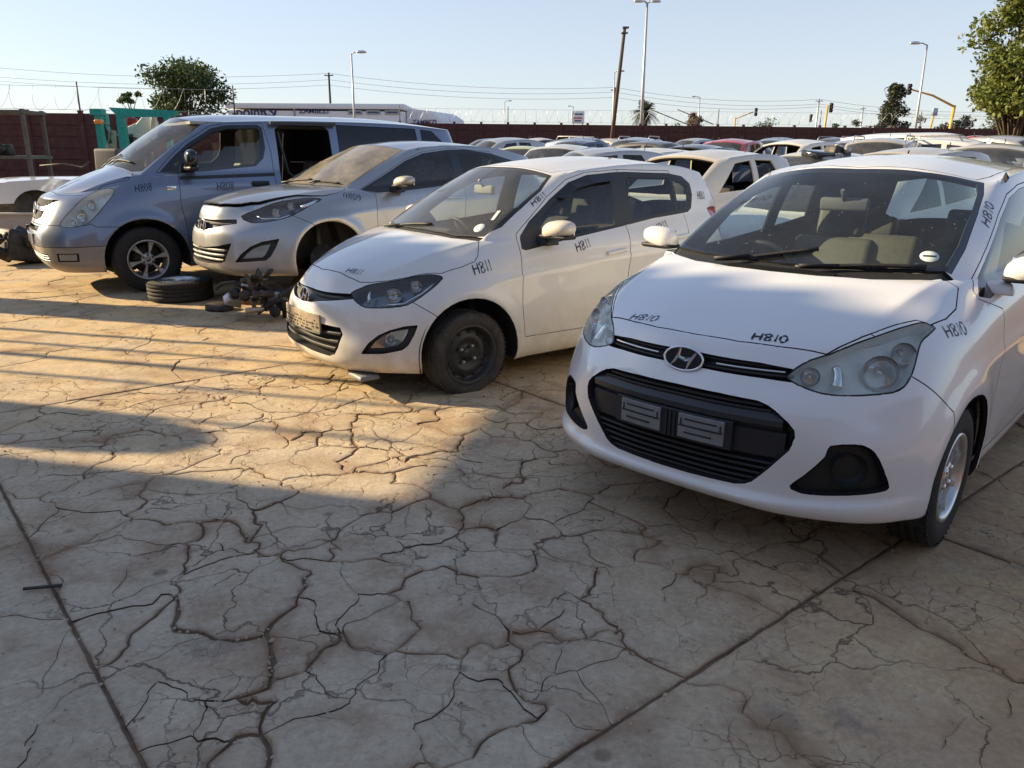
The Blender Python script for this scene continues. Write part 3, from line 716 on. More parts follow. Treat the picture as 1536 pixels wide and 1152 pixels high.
def emblem(car,p,n,rx,rz,name='emblem'):
    """slanted letter in an oval chrome ring on a dark oval"""
    n=Vector(n).normalized(); u=Vector((0,0,1)).cross(n).normalized(); v=n.cross(u); R=Matrix((u,v,n)).transposed().to_4x4(); R.translation=Vector(p)
    e=bpy.data.objects.new(name,None); link(e,car); e.matrix_local=R
    mb=MB(); mb.add([(0,0,0)]+[(math.cos(q)*rx,math.sin(q)*rz,0) for q in np.linspace(0,2*math.pi,40,endpoint=False)],[(0,i+1,(i+1)%40+1) for i in range(40)]); mb.build('backing','gloss_black',e,fix=False)
    V=[];F=[];N=44;K=8;r=rx*.055
    for i in range(N):
        q=2*math.pi*i/N; c=Vector((math.cos(q)*rx,math.sin(q)*rz,0)); t=Vector((-math.sin(q)*rx,math.cos(q)*rz,0)).normalized(); a=t.cross(Vector((0,0,1)))
        for j in range(K):
            w_=2*math.pi*j/K; V.append(tuple(c+a*math.cos(w_)*r+Vector((0,0,1))*(math.sin(w_)*r*1.2+.003)))
    for i in range(N):
        for j in range(K): F.append((i*K+j,((i+1)%N)*K+j,((i+1)%N)*K+(j+1)%K,i*K+(j+1)%K))
    mb=MB(); mb.add(V,F,True); mb.build('ring','chrome',e)
    mb=MB()
    def stroke(pts,w0):
        P=[Vector((a*rx,b*rz)) for a,b in pts]; V=[];F=[]
        for i,pp in enumerate(P):
            t=(P[min(i+1,len(P)-1)]-P[max(i-1,0)]).normalized(); nn=Vector((-t.y,t.x)); w_=w0[i]*rx if hasattr(w0,'__len__') else w0*rx
            V+=[(*(pp+nn*w_),.003),(*(pp-nn*w_),.003),(*(pp+nn*w_*.3),.008),(*(pp-nn*w_*.3),.008)]
        for i in range(len(P)-1):
            o=i*4
            F+=[(o,o+2,o+6,o+4),(o+2,o+3,o+7,o+6),(o+3,o+1,o+5,o+7)]
        mb.add(V,F,False)
    stroke([(-.62,-.74),(-.46,-.3),(-.30,.3),(-.24,.94)],[.03,.075,.075,.04]); stroke([(.62,.74),(.46,.3),(.30,-.3),(.24,-.94)],[.04,.075,.075,.03])
    stroke([(-.34,.26),(-.20,.02),(.08,-.06),(.40,.10)],[.05,.085,.085,.07])
    mb.build('letter','chrome',e); return e
def door_mirror(car,p,sg,w_,h_,d_,mat,base='black_plastic',lamp=True,rz=0.):
    """door mirror: painted shell, dark lower half and foot; p is the inner end at the door"""
    e=bpy.data.objects.new('door_mirror',None); link(e,car,p,(0,0,rz*sg))
    V=[];F=[];a_,b_=22,12
    for i in range(b_+1):
        th=math.pi*i/b_
        for j in range(a_):
            ph=2*math.pi*j/a_; x=math.sin(th)*math.cos(ph); z=math.sin(th)*math.sin(ph); y=math.cos(th)
            k=1/((abs(x)**2.6+abs(y)**2.6+abs(z)**2.6)**(1/2.6)); x*=k;y*=k;z*=k
            xx=x*d_*(1.0 if x>0 else .45); zz=z*h_*(1-.30*(1+y)*.5 if z>0 else .62); yy=(y*w_)
            V.append((xx-.02,(yy+w_+.05)*sg,zz+.06+.02*y))
    for i in range(b_):
        for j in range(a_): F.append((i*a_+j,i*a_+(j+1)%a_,(i+1)*a_+(j+1)%a_,(i+1)*a_+j))
    upF=[f for f in F if sum(V[i][2] for i in f)/4>.06-h_*.42]; loF=[f for f in F if f not in upF]
    for nm,ff,mt in (('shell',upF,mat),('lower_shell',loF,base)):
        mb=MB(); mb.add(V,ff,True); o=mb.build(nm,mt,e,fix=False)
        bm=bmesh.new(); bm.from_mesh(o.data); bmesh.ops.delete(bm,geom=[v for v in bm.verts if not v.link_faces],context='VERTS'); bmesh.ops.recalc_face_normals(bm,faces=bm.faces); bm.to_mesh(o.data); bm.free()
    mb=MB(); mb.box((-.03,.03*sg,-.02),(.13,.15,.05),None,.8,.012); mb.build('foot',base,e)
    mb=MB(); mb.box((.0,(w_+.045)*sg,.058-h_*.5),(d_*1.15,w_*1.75,h_*.32),None,1.12,min(.02,h_*.14)); mb.build('base_plate',base if base!=mat else 'black_plastic',e)
    mb=MB(); mb.box((-d_*.46,(w_+.05)*sg,.062),(.006,w_*1.6,h_*1.2),None,1,.002); mb.build('mirror_glass','chrome',e)
    return e
def wheel_wells(car,S,yin,yout,wx,wz,R):
    for x in wx:
        for sg in (1,-1):
            mb=MB(); mb.lathe([(R,yout*sg),(R,yin*sg),(0.03,yin*sg)],24,'Y',(x,0,wz),a0=-.25,a1=math.pi+.25); mb.build('wheel_well','interior',car,fix=False)
def liner(B,car,skip,off=.03):
    V=[];F=[];idx={}
    sk={B.names.index(n) for n in skip if n in B.names}
    for f in B.bm.faces:
        if f[B.id] in sk: continue
        ff=[]
        for v in f.verts:
            if v not in idx:
                n=v.normal.copy()
                if v.co.y<.0005: n.y=0; n.normalize()
                idx[v]=len(V); p=v.co-n*off; p.y=max(p.y,0); V.append(p)
            ff.append(idx[v])
        F.append(ff[::-1])
    n=len(V); VV=[tuple(v) for v in V]+[(v.x,-v.y,v.z) for v in V]; FF=F+[[i+n for i in f][::-1] for f in F]
    return mesh('inner_trim',VV,FF,'interior',car,True)
def cabin(car,S,xd,zd,yw,seats,smat,xw=.0,floor=.22,xr=-2.6,rhd=True,engine=True,x_front=.55,hood_z=.72,rear=True,roofz=1.3):
    """dashboard, steering wheel, seats, floor and a block of engine bay"""
    mb=MB(); pr=[(xd+.42,zd-.10),(xd+.30,zd+.0),(xd+.1,zd+.035),(xd-.06,zd+.02),(xd-.14,zd-.06),(xd-.12,zd-.2),(xd-.02,zd-.40),(xd+.3,zd-.45)]
    mb.prism(pr,'Y',-yw,yw); 
    hs=-.36 if rhd else .36
    mb.prism([(xd-.16,zd-.02),(xd-.13,zd+.06),(xd-.02,zd+.075),(xd+.08,zd+.03),(xd,zd-.05)],'Y',hs-.2,hs+.2); mb.build('dashboard','interior',car)
    e=bpy.data.objects.new('steering_wheel',None); link(e,car,(xd-.26,hs,zd-.03),(0,-1.12,0))
    m2=MB(); m2.lathe([(.185+.014*math.cos(a),.014*math.sin(a)) for a in np.linspace(0,2*math.pi,9)[:-1]],32,'Z',close=True); m2.build('wheel_ring','black_plastic',e)
    m3=MB(); m3.box((0,0,-.01),(.15,.17,.04),None,.8,.015)
    for q in (0,2.1,-2.1): m3.box((math.cos(q)*.11,math.sin(q)*.11,0),(.15,.03,.015),Matrix.Rotation(q,3,'Z'))
    m3.build('hub','trim_grey',e)
    mb=MB(); mb.box((xr/2+.1,0,floor),(abs(xr)-.3,yw*1.9,.05)); mb.build('floor_pan','interior',car)
    if engine:
        mb=MB(); mb.box((x_front-.35,0,.42),(.6,yw*1.1,.40),None,.9,.04); mb.box((x_front-.02,0,.45),(.06,yw*1.35,.42)); mb.build('engine_block','interior',car)
    mb=MB(); mb.box((-1.1,0,floor-.06),(2.4,yw*1.75,.05)); mb.box((.28,0,floor-.02),(.5,yw*1.05,.05)); mb.build('underbody','interior',car)
    for (x,y,z) in seats: seat_parts(car,x,y,z,smat)
    if rear:
        rb=bpy.data.objects.new('rear_bench',None); link(rb,car,(xr+.9,0,floor+.15))
        for y in (-.33,.33):
            m=MB(); m.box((0,y,.06),(.5,.62,.16),None,1,.05); m.box((-.30,y,.36),(.14,.62,.58),Matrix.Rotation(-.35,3,'Y'),1,.05); m.box((-.42,y,.68),(.1,.26,.14),Matrix.Rotation(-.2,3,'Y'),1,.03); m.build('bench_half',smat,rb)
def rear_mirror(car,p,mat='trim_grey'):
    e=bpy.data.objects.new('rear_view_mirror',None); link(e,car,p)
    m=MB(); m.box((0,0,0),(.035,.24,.065),None,1,.014); m.build('housing',mat,e)
    m=MB(); m.tube([(0.01,0,.02),(.05,0,.07)],.01,8); m.build('stem',mat,e)
def wiper(car,pr,pts,name='wiper'):
    e=bpy.data.objects.new(name,None); link(e,car)
    P=[]
    for (x,y) in pts:
        t=pr.top(x,y)
        if t is None: continue
        P.append(t+Vector((.008,0,.018)))
    if len(P)<2: return e
    m=MB(); m.tube(P[:2]+[P[1].lerp(P[-1],.25)],[.011,.009,.007],6); m.build('arm','black_plastic',e)
    Q=[P[1].lerp(P[-1],t)+Vector((-.004,0,-.004)) for t in np.linspace(-.15,1,8)]
    Q=[pr.near(q)[0]+pr.near(q)[1]*.012 for q in Q]
    m=MB(); m.tube(Q,.009,5); m.build('blade','black_plastic',e); return e
def lamp_bowl(parent,p,axis,r,depth,mat='reflector',name='reflector',bulb=True):
    A=Vector(axis).normalized(); u=Vector((0,0,1)).cross(A).normalized(); v=A.cross(u); R=Matrix((u,v,A)).transposed().to_4x4(); R.translation=Vector(p)
    m=MB(); m.lathe([(r,0),(r*.98,-depth*.2),(r*.8,-depth*.6),(r*.4,-depth),(0,-depth*1.05)],28,'Z')
    if bulb: m.lathe([(0,-depth*.35),(r*.16,-depth*.4),(r*.2,-depth*.95)],12,'Z')
    o=m.build(name,mat,parent,fix=False); o.matrix_local=R; return o
# ---------------- the four cars in the row ----------------
def arch(wx,wz,R,n=26):
    return [(wx+R*math.cos(q),.8,wz+R*math.sin(q)) for q in np.linspace(-.55,math.pi+.55,n)]+[(wx-R*.9,.8,-.1),(wx+R*.9,.8,-.1)]
def S3(pts,y=.8): return [(a,y,b) for a,b in pts]
def mirrored_front(pts):
    """closed outline around y=0 from the left half"""
    return list(pts)+[(x,-.02,z) for x,y,z in (pts[-1],pts[0])]
# ======== white hatchback, nearest ========
def build_i10():
    car=empty('parked_hatchback',(1.137,3.418,0),-2.314,'white hatchback nearest the camera marked H810, hazy headlights and black grille','car')
    S=SPEC['i10']; B=Body(S,.022); pr=Probe(B)
    B.cut('void',(0,1,0),arch(0,.285,.342),facing=-.3,test=lambda c:c.y>.45); B.cut('void',(0,1,0),arch(-2.425,.285,.342),facing=-.3,test=lambda c:c.y>.45)
    hood=[(.648,-.05,.84),(.646,.051,.841),(.640,.177,.84),(.622,.251,.84),(.603,.312,.836),(.54,.465,.824),(.456,.517,.858),(.368,.565,.883),(.275,.608,.905),(.195,.648,.92),(.165,.690,.905),(.06,.712,.91),(-.05,.715,.93),(-.185,.680,1.0),(-.185,.63,1.02),(-.10,.52,1.02),(-.025,.40,1.017),(.03,.2,1.018),(.04,-.05,1.019)]
    B.cut('hood',(0,0,1),hood,facing=.12,test=lambda c:c.z>.76)
    cowl=[(.04,-.05,0),(.03,.2,0),(-.025,.40,0),(-.10,.52,0),(-.185,.63,0),(-.235,.645,0),(-.20,.57,0),(-.14,.42,0),(-.085,.2,0),(-.075,-.05,0)]
    B.cut('cowl_panel',(0,0,1),cowl,facing=.1,test=lambda c:c.z>.9)
    ws=[(-.075,-.05,1.03),(-.085,.2,1.03),(-.14,.42,1.03),(-.20,.57,1.035),(-.245,.632,1.045),(-.42,.628,1.124),(-.637,.60,1.238),(-.85,.566,1.33),(-.955,.535,1.382),(-.87,.3,1.41),(-.835,-.05,1.42)]
    B.cut('windshield_border',(1,0,1.4),ws,facing=.2,test=lambda c:c.z>1.0)
    cx=Vector((-.5,.25,1.2)); wi=[tuple(Vector(p)+Vector((-.02 if p[2]<1.06 else .02 if p[2]>1.37 else 0,-.022 if p[1]>.5 else 0,.012 if p[2]<1.06 else -.010 if p[2]>1.37 else 0))) for p in ws]
    B.cut('windshield',(1,0,1.4),wi,('windshield_border',),facing=.2)
    dlo=S3([(-.27,.965),(-.45,1.06),(-.66,1.165),(-.80,1.232),(-1.01,1.315),(-1.2,1.352),(-1.5,1.372),(-2.0,1.35),(-2.30,1.27),(-2.38,1.17),(-2.0,1.085),(-1.3,1.03),(-.6,.985),(-.35,.95)])
    B.cut('window_trim',(0,1,0),dlo,facing=.2,test=lambda c:c.y>.5)
    B.cut('door_glass',(0,1,0),S3([(-.60,1.025),(-.82,1.205),(-1.03,1.288),(-1.22,1.325),(-1.42,1.338),(-1.40,1.06),(-.95,1.03)]),('window_trim',),facing=.1)
    B.cut('door_glass',(0,1,0),S3([(-1.50,1.065),(-1.52,1.338),(-1.95,1.322),(-2.0,1.11)]),('window_trim',),facing=.1)
    B.cut('rear_window',(-1,0,.6),[(-2.8,-.05,1.34),(-2.8,.42,1.33),(-2.85,.48,1.12),(-2.9,.40,1.08),(-2.9,-.05,1.08)],facing=.2,test=lambda c:c.x<-2.5)
    hl=[(.647,.376,.748),(.622,.393,.774),(.581,.425,.803),(.535,.467,.822),(.456,.519,.854),(.368,.567,.879),(.275,.612,.90),(.19,.655,.914),(.168,.68,.909),(.155,.705,.896),(.229,.699,.874),(.275,.695,.857),(.326,.703,.818),(.379,.71,.765),(.419,.703,.729),(.46,.679,.709),(.528,.614,.701),(.582,.553,.698),(.62,.495,.702),(.64,.439,.716),(.649,.398,.731)]
    B.cut('headlight',(.62,.74,.25),hl,facing=.05,rnd=2,test=lambda c:c.x>.05 and c.y>.3 and c.z>.66)
    B.cut('slot_grille',(1,0,0),[(.7,-.05,.786),(.69,.09,.783),(.66,.278,.780),(.63,.385,.770),(.64,.405,.748),(.65,.395,.731),(.68,.30,.735),(.71,.10,.737),(.71,-.05,.736)],facing=.1,test=lambda c:c.x>.45)
    gr=[(.76,-.05,.664),(.753,.163,.664),(.728,.30,.660),(.721,.346,.654),(.721,.379,.634),(.71,.442,.586),(.709,.458,.556),(.719,.442,.506),(.733,.38,.424),(.738,.317,.352),(.746,.26,.335),(.758,.047,.326),(.758,-.05,.326)]
    B.cut('grille',(1,0,0),gr[:3]+[(.727,.318,.6585),(.722,.352,.648)]+gr[4:5]+[(.713,.428,.598),(.710,.447,.577),(.709,.453,.553),(.713,.447,.523)]+gr[7:9]+[(.738,.345,.382),(.738,.325,.359),(.741,.300,.343),(.746,.262,.334)]+gr[11:],facing=.1,test=lambda c:c.x>.5)
    fog=[(.702,.454,.367),(.691,.492,.411),(.664,.550,.495),(.657,.561,.533),(.604,.628,.541),(.574,.665,.528),(.554,.692,.492),(.518,.724,.4),(.519,.725,.377),(.543,.705,.369),(.618,.621,.355),(.673,.523,.345),(.694,.475,.350)]
    B.cut('fog_pocket',(.75,.66,0),fog,facing=.1,rnd=2,test=lambda c:c.x>.4)
    B.cut('bumper',(0,1,0),S3([(.385,.76),(.26,.649),(.225,.615),(.225,.0),(1.2,.0),(1.2,1.0),(.385,1.0)]),facing=-2)
    B.cut('door',(0,1,0),S3([(-.435,.27),(-.415,.6),(-.43,.9),(-.25,.955),(-.26,.985),(-.45,1.08),(-.66,1.185),(-.80,1.252),(-1.01,1.335),(-1.2,1.372),(-1.455,1.39),(-1.45,.95),(-1.43,.27)]),('body',),facing=.1,test=lambda c:c.y>.5)
    B.cut('rear_door',(0,1,0),S3([(-1.43,.27),(-1.45,.95),(-1.455,1.39),(-2.0,1.37),(-2.08,1.05),(-2.04,.7),(-2.08,.55),(-2.05,.3)]),('body',),facing=.1,test=lambda c:c.y>.5)
    B.cut('roof',(0,0,1),[(-.84,-.05,0),(-.88,.29,0),(-.965,.50,0),(-1.1,.525,0),(-1.7,.535,0),(-2.3,.52,0),(-2.72,.47,0),(-2.83,.28,0),(-2.83,-.05,0)],('body',),facing=.5,test=lambda c:c.z>1.3)
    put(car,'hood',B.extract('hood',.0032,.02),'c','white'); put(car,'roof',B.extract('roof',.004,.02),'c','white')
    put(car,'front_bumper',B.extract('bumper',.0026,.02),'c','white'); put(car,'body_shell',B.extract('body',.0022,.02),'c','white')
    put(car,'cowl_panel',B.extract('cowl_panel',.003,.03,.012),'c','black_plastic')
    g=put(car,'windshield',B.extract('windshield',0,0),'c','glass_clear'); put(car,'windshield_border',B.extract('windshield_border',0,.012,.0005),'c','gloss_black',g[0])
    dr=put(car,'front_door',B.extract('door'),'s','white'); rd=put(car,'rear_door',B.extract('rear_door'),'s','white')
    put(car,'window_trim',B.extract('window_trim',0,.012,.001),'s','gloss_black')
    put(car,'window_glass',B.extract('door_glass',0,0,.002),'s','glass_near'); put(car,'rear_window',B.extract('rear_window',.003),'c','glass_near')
    fp=put(car,'fog_lamp_pocket',pocket(B,'fog_pocket',.035),'s','black_plastic')
    for o,sg in zip(fp,(1,-1)):
        l,n=pr.near((.615,.622*sg,.448)); lamp_bowl(o,l-n*.004,n,.062,.05,'black_plastic','fog_lamp_ring',False)
    put(car,'grille',pocket(B,'grille',.05),'c','black_plastic'); put(car,'slot_grille',pocket(B,'slot_grille',.03),'c','black_plastic')
    gs=[o for o in car.children if o.name.startswith('grille')][0]; ss=[o for o in car.children if o.name.startswith('slot_grille')][0]
    for z,w_,h in ((.645,.33,.012),(.628,.36,.010)): mesh('slat',*fbar(pr,-w_,w_,z,h,.03,.012,22,edge=.003),'black_plastic',gs)
    mesh('cross_bar',*fbar(pr,-.41,.41,.590,.072,.05,.001,26,edge=.026),'bar_satin',gs)
    mesh('centre_panel',*fbar(pr,-.42,.42,.505,.10,.03,.022,26,edge=.006),'black_plastic',gs)
    for z in (.435,.412,.388,.364,.342): mesh('slat',*fbar(pr,-(.30+(z-.34)*.9),.30+(z-.34)*.9,z,.010,.035,.014,22,edge=.003),'black_plastic',gs)
    mesh('chrome_strip',*fbar(pr,.125,.365,.757,.007,.01,.006,14,edge=.002),'chrome',ss); mesh('chrome_strip',*fbar(pr,-.365,-.125,.757,.007,.01,.006,14,edge=.002),'chrome',ss)
    mesh('slat',*fbar(pr,-.39,.39,.772,.010,.02,.008,20,edge=.003),'black_plastic',ss); mesh('slat',*fbar(pr,-.39,.39,.742,.010,.02,.008,20,edge=.003),'black_plastic',ss)
    p=pr.front(0,.757); emblem(car,(p.x+.010,0,.757),(1,0,.28),.082,.044)
    # number plate holder in two halves
    ph=bpy.data.objects.new('plate_holder',None); link(ph,car)
    mesh('base',*fbar(pr,-.262,.245,.517,.112,.012,-.002,16,edge=.003),'black_plastic',ph)
    for y0,y1 in ((-.232,-.045),(.035,.218)):
        pl=mesh('plate_half',*fbar(pr,y0,y1,.520,.094,.008,-.010,8,edge=.002),'plate',ph)
        for zz,a,b in ((.548,.15,.85),(.522,.02,.98),(.496,.15,.75)): mesh('slot',*fbar(pr,y0+(y1-y0)*a,y0+(y1-y0)*b,zz,.006,.004,-.0125,6),'interior',pl)
        for yy in (y0+.012,y1-.012): mesh('slot',*fbar(pr,yy-.003,yy+.003,.535,.028,.004,-.0125,2),'interior',pl)
    for y in (-.02,-.002,.016): mesh('rib',*fbar(pr,y-.004,y+.004,.517,.10,.008,-.008,2),'black_plastic',ph)
    # headlights
    for o,sg in zip(put(car,'headlight',pocket(B,'headlight',.060,.004),'s','bezel_bright'),(1,-1)):
        m='l' if sg>0 else 'r'
        obj('lens',half_to_mesh('lens',B.extract('headlight',.0035,.012,.001),m),'lens_hazy',o)
        for c,r,dp in (((.44,.625,.765),.062,.05),((.34,.665,.825),.042,.05),((.598,.44,.748),.034,.03)):
            l,n=pr.near((c[0],c[1]*sg,c[2])); lamp_bowl(o,l-n*.018,(.8,.45*sg,.1),r,dp)
        l,n=pr.near((.545,.51*sg,.752)); mb=MB(); P=[pr.near((.555+.0*q,(.515+.010*math.sin(q*3))*sg,.708+q*.10)) for q in np.linspace(0,1,9)]
        mb.tube([a-b*.024 for a,b in P],[.022,.021,.02,.019,.018,.018,.018,.017,.015],10); mb.build('chrome_divider','chrome',o)
        P=[pr.near(Vector((x,y*sg,z))) for x,y,z in hl]; mb=MB(); mb.tube([a-b*.004 for a,b in P]+[P[0][0]-P[0][1]*.004],.0035,6); mb.build('gap_shade_seal','black_plastic',o)
    for sg in (1,-1): door_mirror(car,(-.44,.725*sg,1.0),sg,.105,.072,.085,'white','white',rz=.15)
    for o,sg in zip(dr,(1,-1)):
        mb=MB(); p=pr.side(-1.28,.86,sg); mb.box((p.x,p.y+.012*sg,p.z),(.17,.028,.032),None,1,.01); mb.build('handle','white',o)
    wiper(car,pr,[(-.02,-.30),(-.05,-.25),(-.16,.12)]); wiper(car,pr,[(-.02,.10),(-.05,.14),(-.20,.55)])
    mb=MB()
    for k in range(46):
        y=-.22+k*.0105; p=pr.top(-.02,y); mb.box((p.x,y,p.z-.006),(.05,.004,.012))
    mb.build('cowl_grille','black_plastic',car)
    R=.285
    for x in (0,-2.425):
        for sg in (1,-1): wheel(car,'i10',R,.178,.168,(x,.735*sg,R),sg,0,.3 if sg>0 else 1.0)
    wheel_wells(car,S,.5,.80,(0,-2.425),.285,.36); liner(B,car,('void','windshield','windshield_border','door_glass','rear_window','headlight','grille','slot_grille','fog_pocket','hood','bumper'))
    cabin(car,S,-.42,.93,.60,[(-1.25,.36,.32),(-1.25,-.36,.32)],'seat_grey',xr=-2.7,x_front=.52); rear_mirror(car,(-.72,0,1.27))
    # licence disc and marker numbers
    l,n=pr.near((-.285,.53,1.085)); mb=MB(); mb.lathe([(0,0),(.036,0),(.037,-.002)],28,'Z'); d=mb.build('licence_disc','sticker',car); d.matrix_local=Matrix.Translation(l+n*.003)@n.to_track_quat('Z','Y').to_matrix().to_4x4()
    mb=MB(); mb.box((0,0,.001),(.050,.010,.001)); mb.build('print','ink',d)
    for t,a,b,h,wd in (('H810',(.588,-.345,.84),(.61,-.20,.855),.040,.006),('H810',(.615,.215,.85),(.575,.338,.848),.040,.009),('H810',(.13,.745,.858),(-.015,.778,.858),.052,.006),('H810',(-.66,.648,1.20),(-.83,.62,1.295),.045,.007),('H810',(-.56,-.47,1.245),(-.545,-.30,1.275),.045,.006)):
        lettering(car,B.bvh,t,a,b,h,wd)
    B.bm.free(); return car
# ======== dusty white hatchback with a flat tyre ========
def build_i20():
    car=empty('parked_hatchback',(-.759,5.602,0),-2.512,'dusty white hatchback marked H811 with flat front tyre and black steel wheel','car')
    S=SPEC['i20']; B=Body(S,.025); pr=Probe(B); W_='white_dusty'
    for x in (0,-2.40): B.cut('void',(0,1,0),arch(x,.265,.352),facing=-.3,test=lambda c:c.y>.45)
    hood=[(.635,-.05,.75),(.632,.0,.75),(.618,.15,.748),(.588,.30,.732),(.55,.40,.712),(.505,.462,.70),(.42,.552,.725),(.331,.62,.75),(.266,.659,.766),(.20,.70,.772),(.15,.735,.768),(.02,.765,.802),(-.075,.772,.825),(-.115,.75,.857),(-.174,.672,.937),(-.16,.58,.95),(-.107,.443,.949),(-.085,.2,.955),(-.079,-.05,.959)]
    B.cut('hood',(0,0,1),hood,facing=.1,test=lambda c:c.z>.66)
    B.cut('cowl_panel',(0,0,1),[(-.079,-.05,0),(-.085,.2,0),(-.107,.443,0),(-.16,.58,0),(-.18,.655,0),(-.215,.66,0),(-.195,.56,0),(-.15,.43,0),(-.125,.2,0),(-.12,-.05,0)],facing=.1,test=lambda c:c.z>.85)
    ws=[(-.12,-.05,.965),(-.125,.2,.965),(-.15,.43,.963),(-.195,.56,.958),(-.235,.655,.965),(-.362,.672,1.02),(-.541,.648,1.138),(-.728,.615,1.243),(-.87,.548,1.345),(-.83,.3,1.385),(-.80,-.05,1.39)]
    B.cut('windshield_border',(1,0,1.4),ws,facing=.2,test=lambda c:c.z>.92)
    wi=[tuple(Vector(p)+Vector((-.015 if p[2]<.98 else .012 if p[2]>1.33 else 0,-.02 if p[1]>.5 else 0,.01 if p[2]<.98 else -.008 if p[2]>1.33 else 0))) for p in ws]
    B.cut('windshield',(1,0,1.4),wi,('windshield_border',),facing=.2)
    dlo=S3([(-.437,.895),(-.46,.973),(-.549,1.06),(-.76,1.2),(-.952,1.305),(-1.121,1.352),(-1.343,1.368),(-1.468,1.372),(-1.938,1.358),(-2.09,1.335),(-2.165,1.28),(-2.16,1.20),(-2.118,1.10),(-2.07,1.074),(-1.682,1.043),(-1.379,1.0),(-.86,.941),(-.731,.923),(-.464,.886)])
    B.cut('window_trim',(0,1,0),dlo,facing=.15,test=lambda c:c.y>.5)
    B.cut('door_glass',(0,1,0),S3([(-.70,.955),(-.60,1.05),(-.80,1.19),(-.97,1.275),(-1.12,1.315),(-1.325,1.33),(-1.295,1.01),(-.9,.965)]),('window_trim',),facing=.1)
    B.cut('door_glass',(0,1,0),S3([(-1.475,1.335),(-1.93,1.325),(-1.925,1.09),(-1.46,1.032)]),('window_trim',),facing=.1)
    B.cut('door_glass',(0,1,0),S3([(-1.965,1.318),(-2.06,1.30),(-2.125,1.26),(-2.12,1.18),(-2.085,1.11),(-1.96,1.095)]),('window_trim',),facing=.1)
    B.cut('rear_window',(-1,0,.6),[(-2.5,-.05,1.32),(-2.5,.42,1.31),(-2.6,.50,1.10),(-2.7,.40,1.06),(-2.7,-.05,1.06)],facing=.2,test=lambda c:c.x<-2.3)
    hl=[(.614,.402,.647),(.561,.435,.677),(.509,.467,.700),(.424,.551,.720),(.331,.62,.744),(.266,.659,.760),(.204,.702,.767),(.163,.737,.760),(.152,.755,.747),(.178,.761,.726),(.247,.758,.678),(.354,.73,.609),(.419,.692,.585),(.507,.619,.573),(.584,.54,.572),(.61,.493,.591),(.62,.446,.615)]
    B.cut('headlight',(.62,.76,.2),hl,facing=.05,rnd=2,test=lambda c:c.x>.05 and c.y>.3 and c.z>.53)
    B.cut('slot_grille',(1,0,0),[(.72,-.05,.634),(.718,.047,.634),(.70,.2,.634),(.689,.271,.635),(.617,.408,.640),(.62,.44,.615),(.70,.33,.598),(.753,.221,.583),(.775,.13,.566),(.772,.0,.556),(.77,-.05,.556)],facing=.1,test=lambda c:c.x>.5)
    B.cut('grille',(1,0,0),[(.8,-.05,.45),(.79,.2,.45),(.769,.307,.445),(.70,.43,.437),(.692,.455,.40),(.727,.44,.32),(.75,.41,.27),(.763,.36,.252),(.792,.204,.252),(.798,-.05,.252)],facing=.1,test=lambda c:c.x>.55)
    fog=[(.645,.578,.293),(.609,.604,.356),(.558,.639,.406),(.496,.684,.441),(.422,.737,.465),(.359,.786,.474),(.382,.784,.422),(.418,.769,.355),(.45,.747,.324),(.547,.673,.299)]
    B.cut('fog_pocket',(.66,.75,0),fog,facing=.1,rnd=1,test=lambda c:c.x>.25)
    B.cut('bumper',(0,1,0),S3([(.354,.609),(.191,.486),(.191,.0),(1.2,.0),(1.2,.95),(.354,.95)]),facing=-2)
    B.cut('door',(0,1,0),S3([(-.42,.315),(-.40,.546),(-.402,.75),(-.42,.90),(-.43,.985),(-.50,1.04),(-.74,1.215),(-.94,1.325),(-1.11,1.372),(-1.42,1.39),(-1.40,1.0),(-1.39,.9),(-1.35,.63),(-1.34,.315)]),('body',),facing=.1,test=lambda c:c.y>.5)
    B.cut('rear_door',(0,1,0),S3([(-1.34,.315),(-1.35,.63),(-1.39,.9),(-1.40,1.0),(-1.42,1.39),(-1.95,1.378),(-2.02,1.06),(-2.0,.75),(-2.06,.58),(-2.02,.36)]),('body',),facing=.1,test=lambda c:c.y>.5)
    B.cut('roof',(0,0,1),[(-.81,-.05,0),(-.84,.28,0),(-.90,.50,0),(-1.1,.53,0),(-1.7,.545,0),(-2.1,.53,0),(-2.36,.49,0),(-2.5,.28,0),(-2.52,-.05,0)],('body',),facing=.4,test=lambda c:c.z>1.25)
    B.cut('tail_light',(-.3,1,0),[(-2.36,.74,1.09),(-2.45,.72,1.10),(-2.6,.6,1.08),(-2.62,.6,.84),(-2.5,.72,.86),(-2.40,.74,.98)],facing=.05,test=lambda c:c.x<-2.2)
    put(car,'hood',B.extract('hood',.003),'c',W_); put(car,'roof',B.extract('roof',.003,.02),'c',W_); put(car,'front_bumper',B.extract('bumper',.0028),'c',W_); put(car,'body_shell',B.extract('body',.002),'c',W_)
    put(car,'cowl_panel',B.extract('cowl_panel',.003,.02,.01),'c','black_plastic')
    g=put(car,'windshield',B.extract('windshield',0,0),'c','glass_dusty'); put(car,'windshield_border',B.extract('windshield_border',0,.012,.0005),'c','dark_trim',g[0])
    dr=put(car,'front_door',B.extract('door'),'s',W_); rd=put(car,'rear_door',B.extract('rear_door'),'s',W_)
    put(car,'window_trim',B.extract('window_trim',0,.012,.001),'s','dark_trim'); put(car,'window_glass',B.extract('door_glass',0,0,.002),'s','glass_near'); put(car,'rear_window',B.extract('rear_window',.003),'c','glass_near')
    put(car,'tail_light',B.extract('tail_light',.003,.02),'s','red_lens')
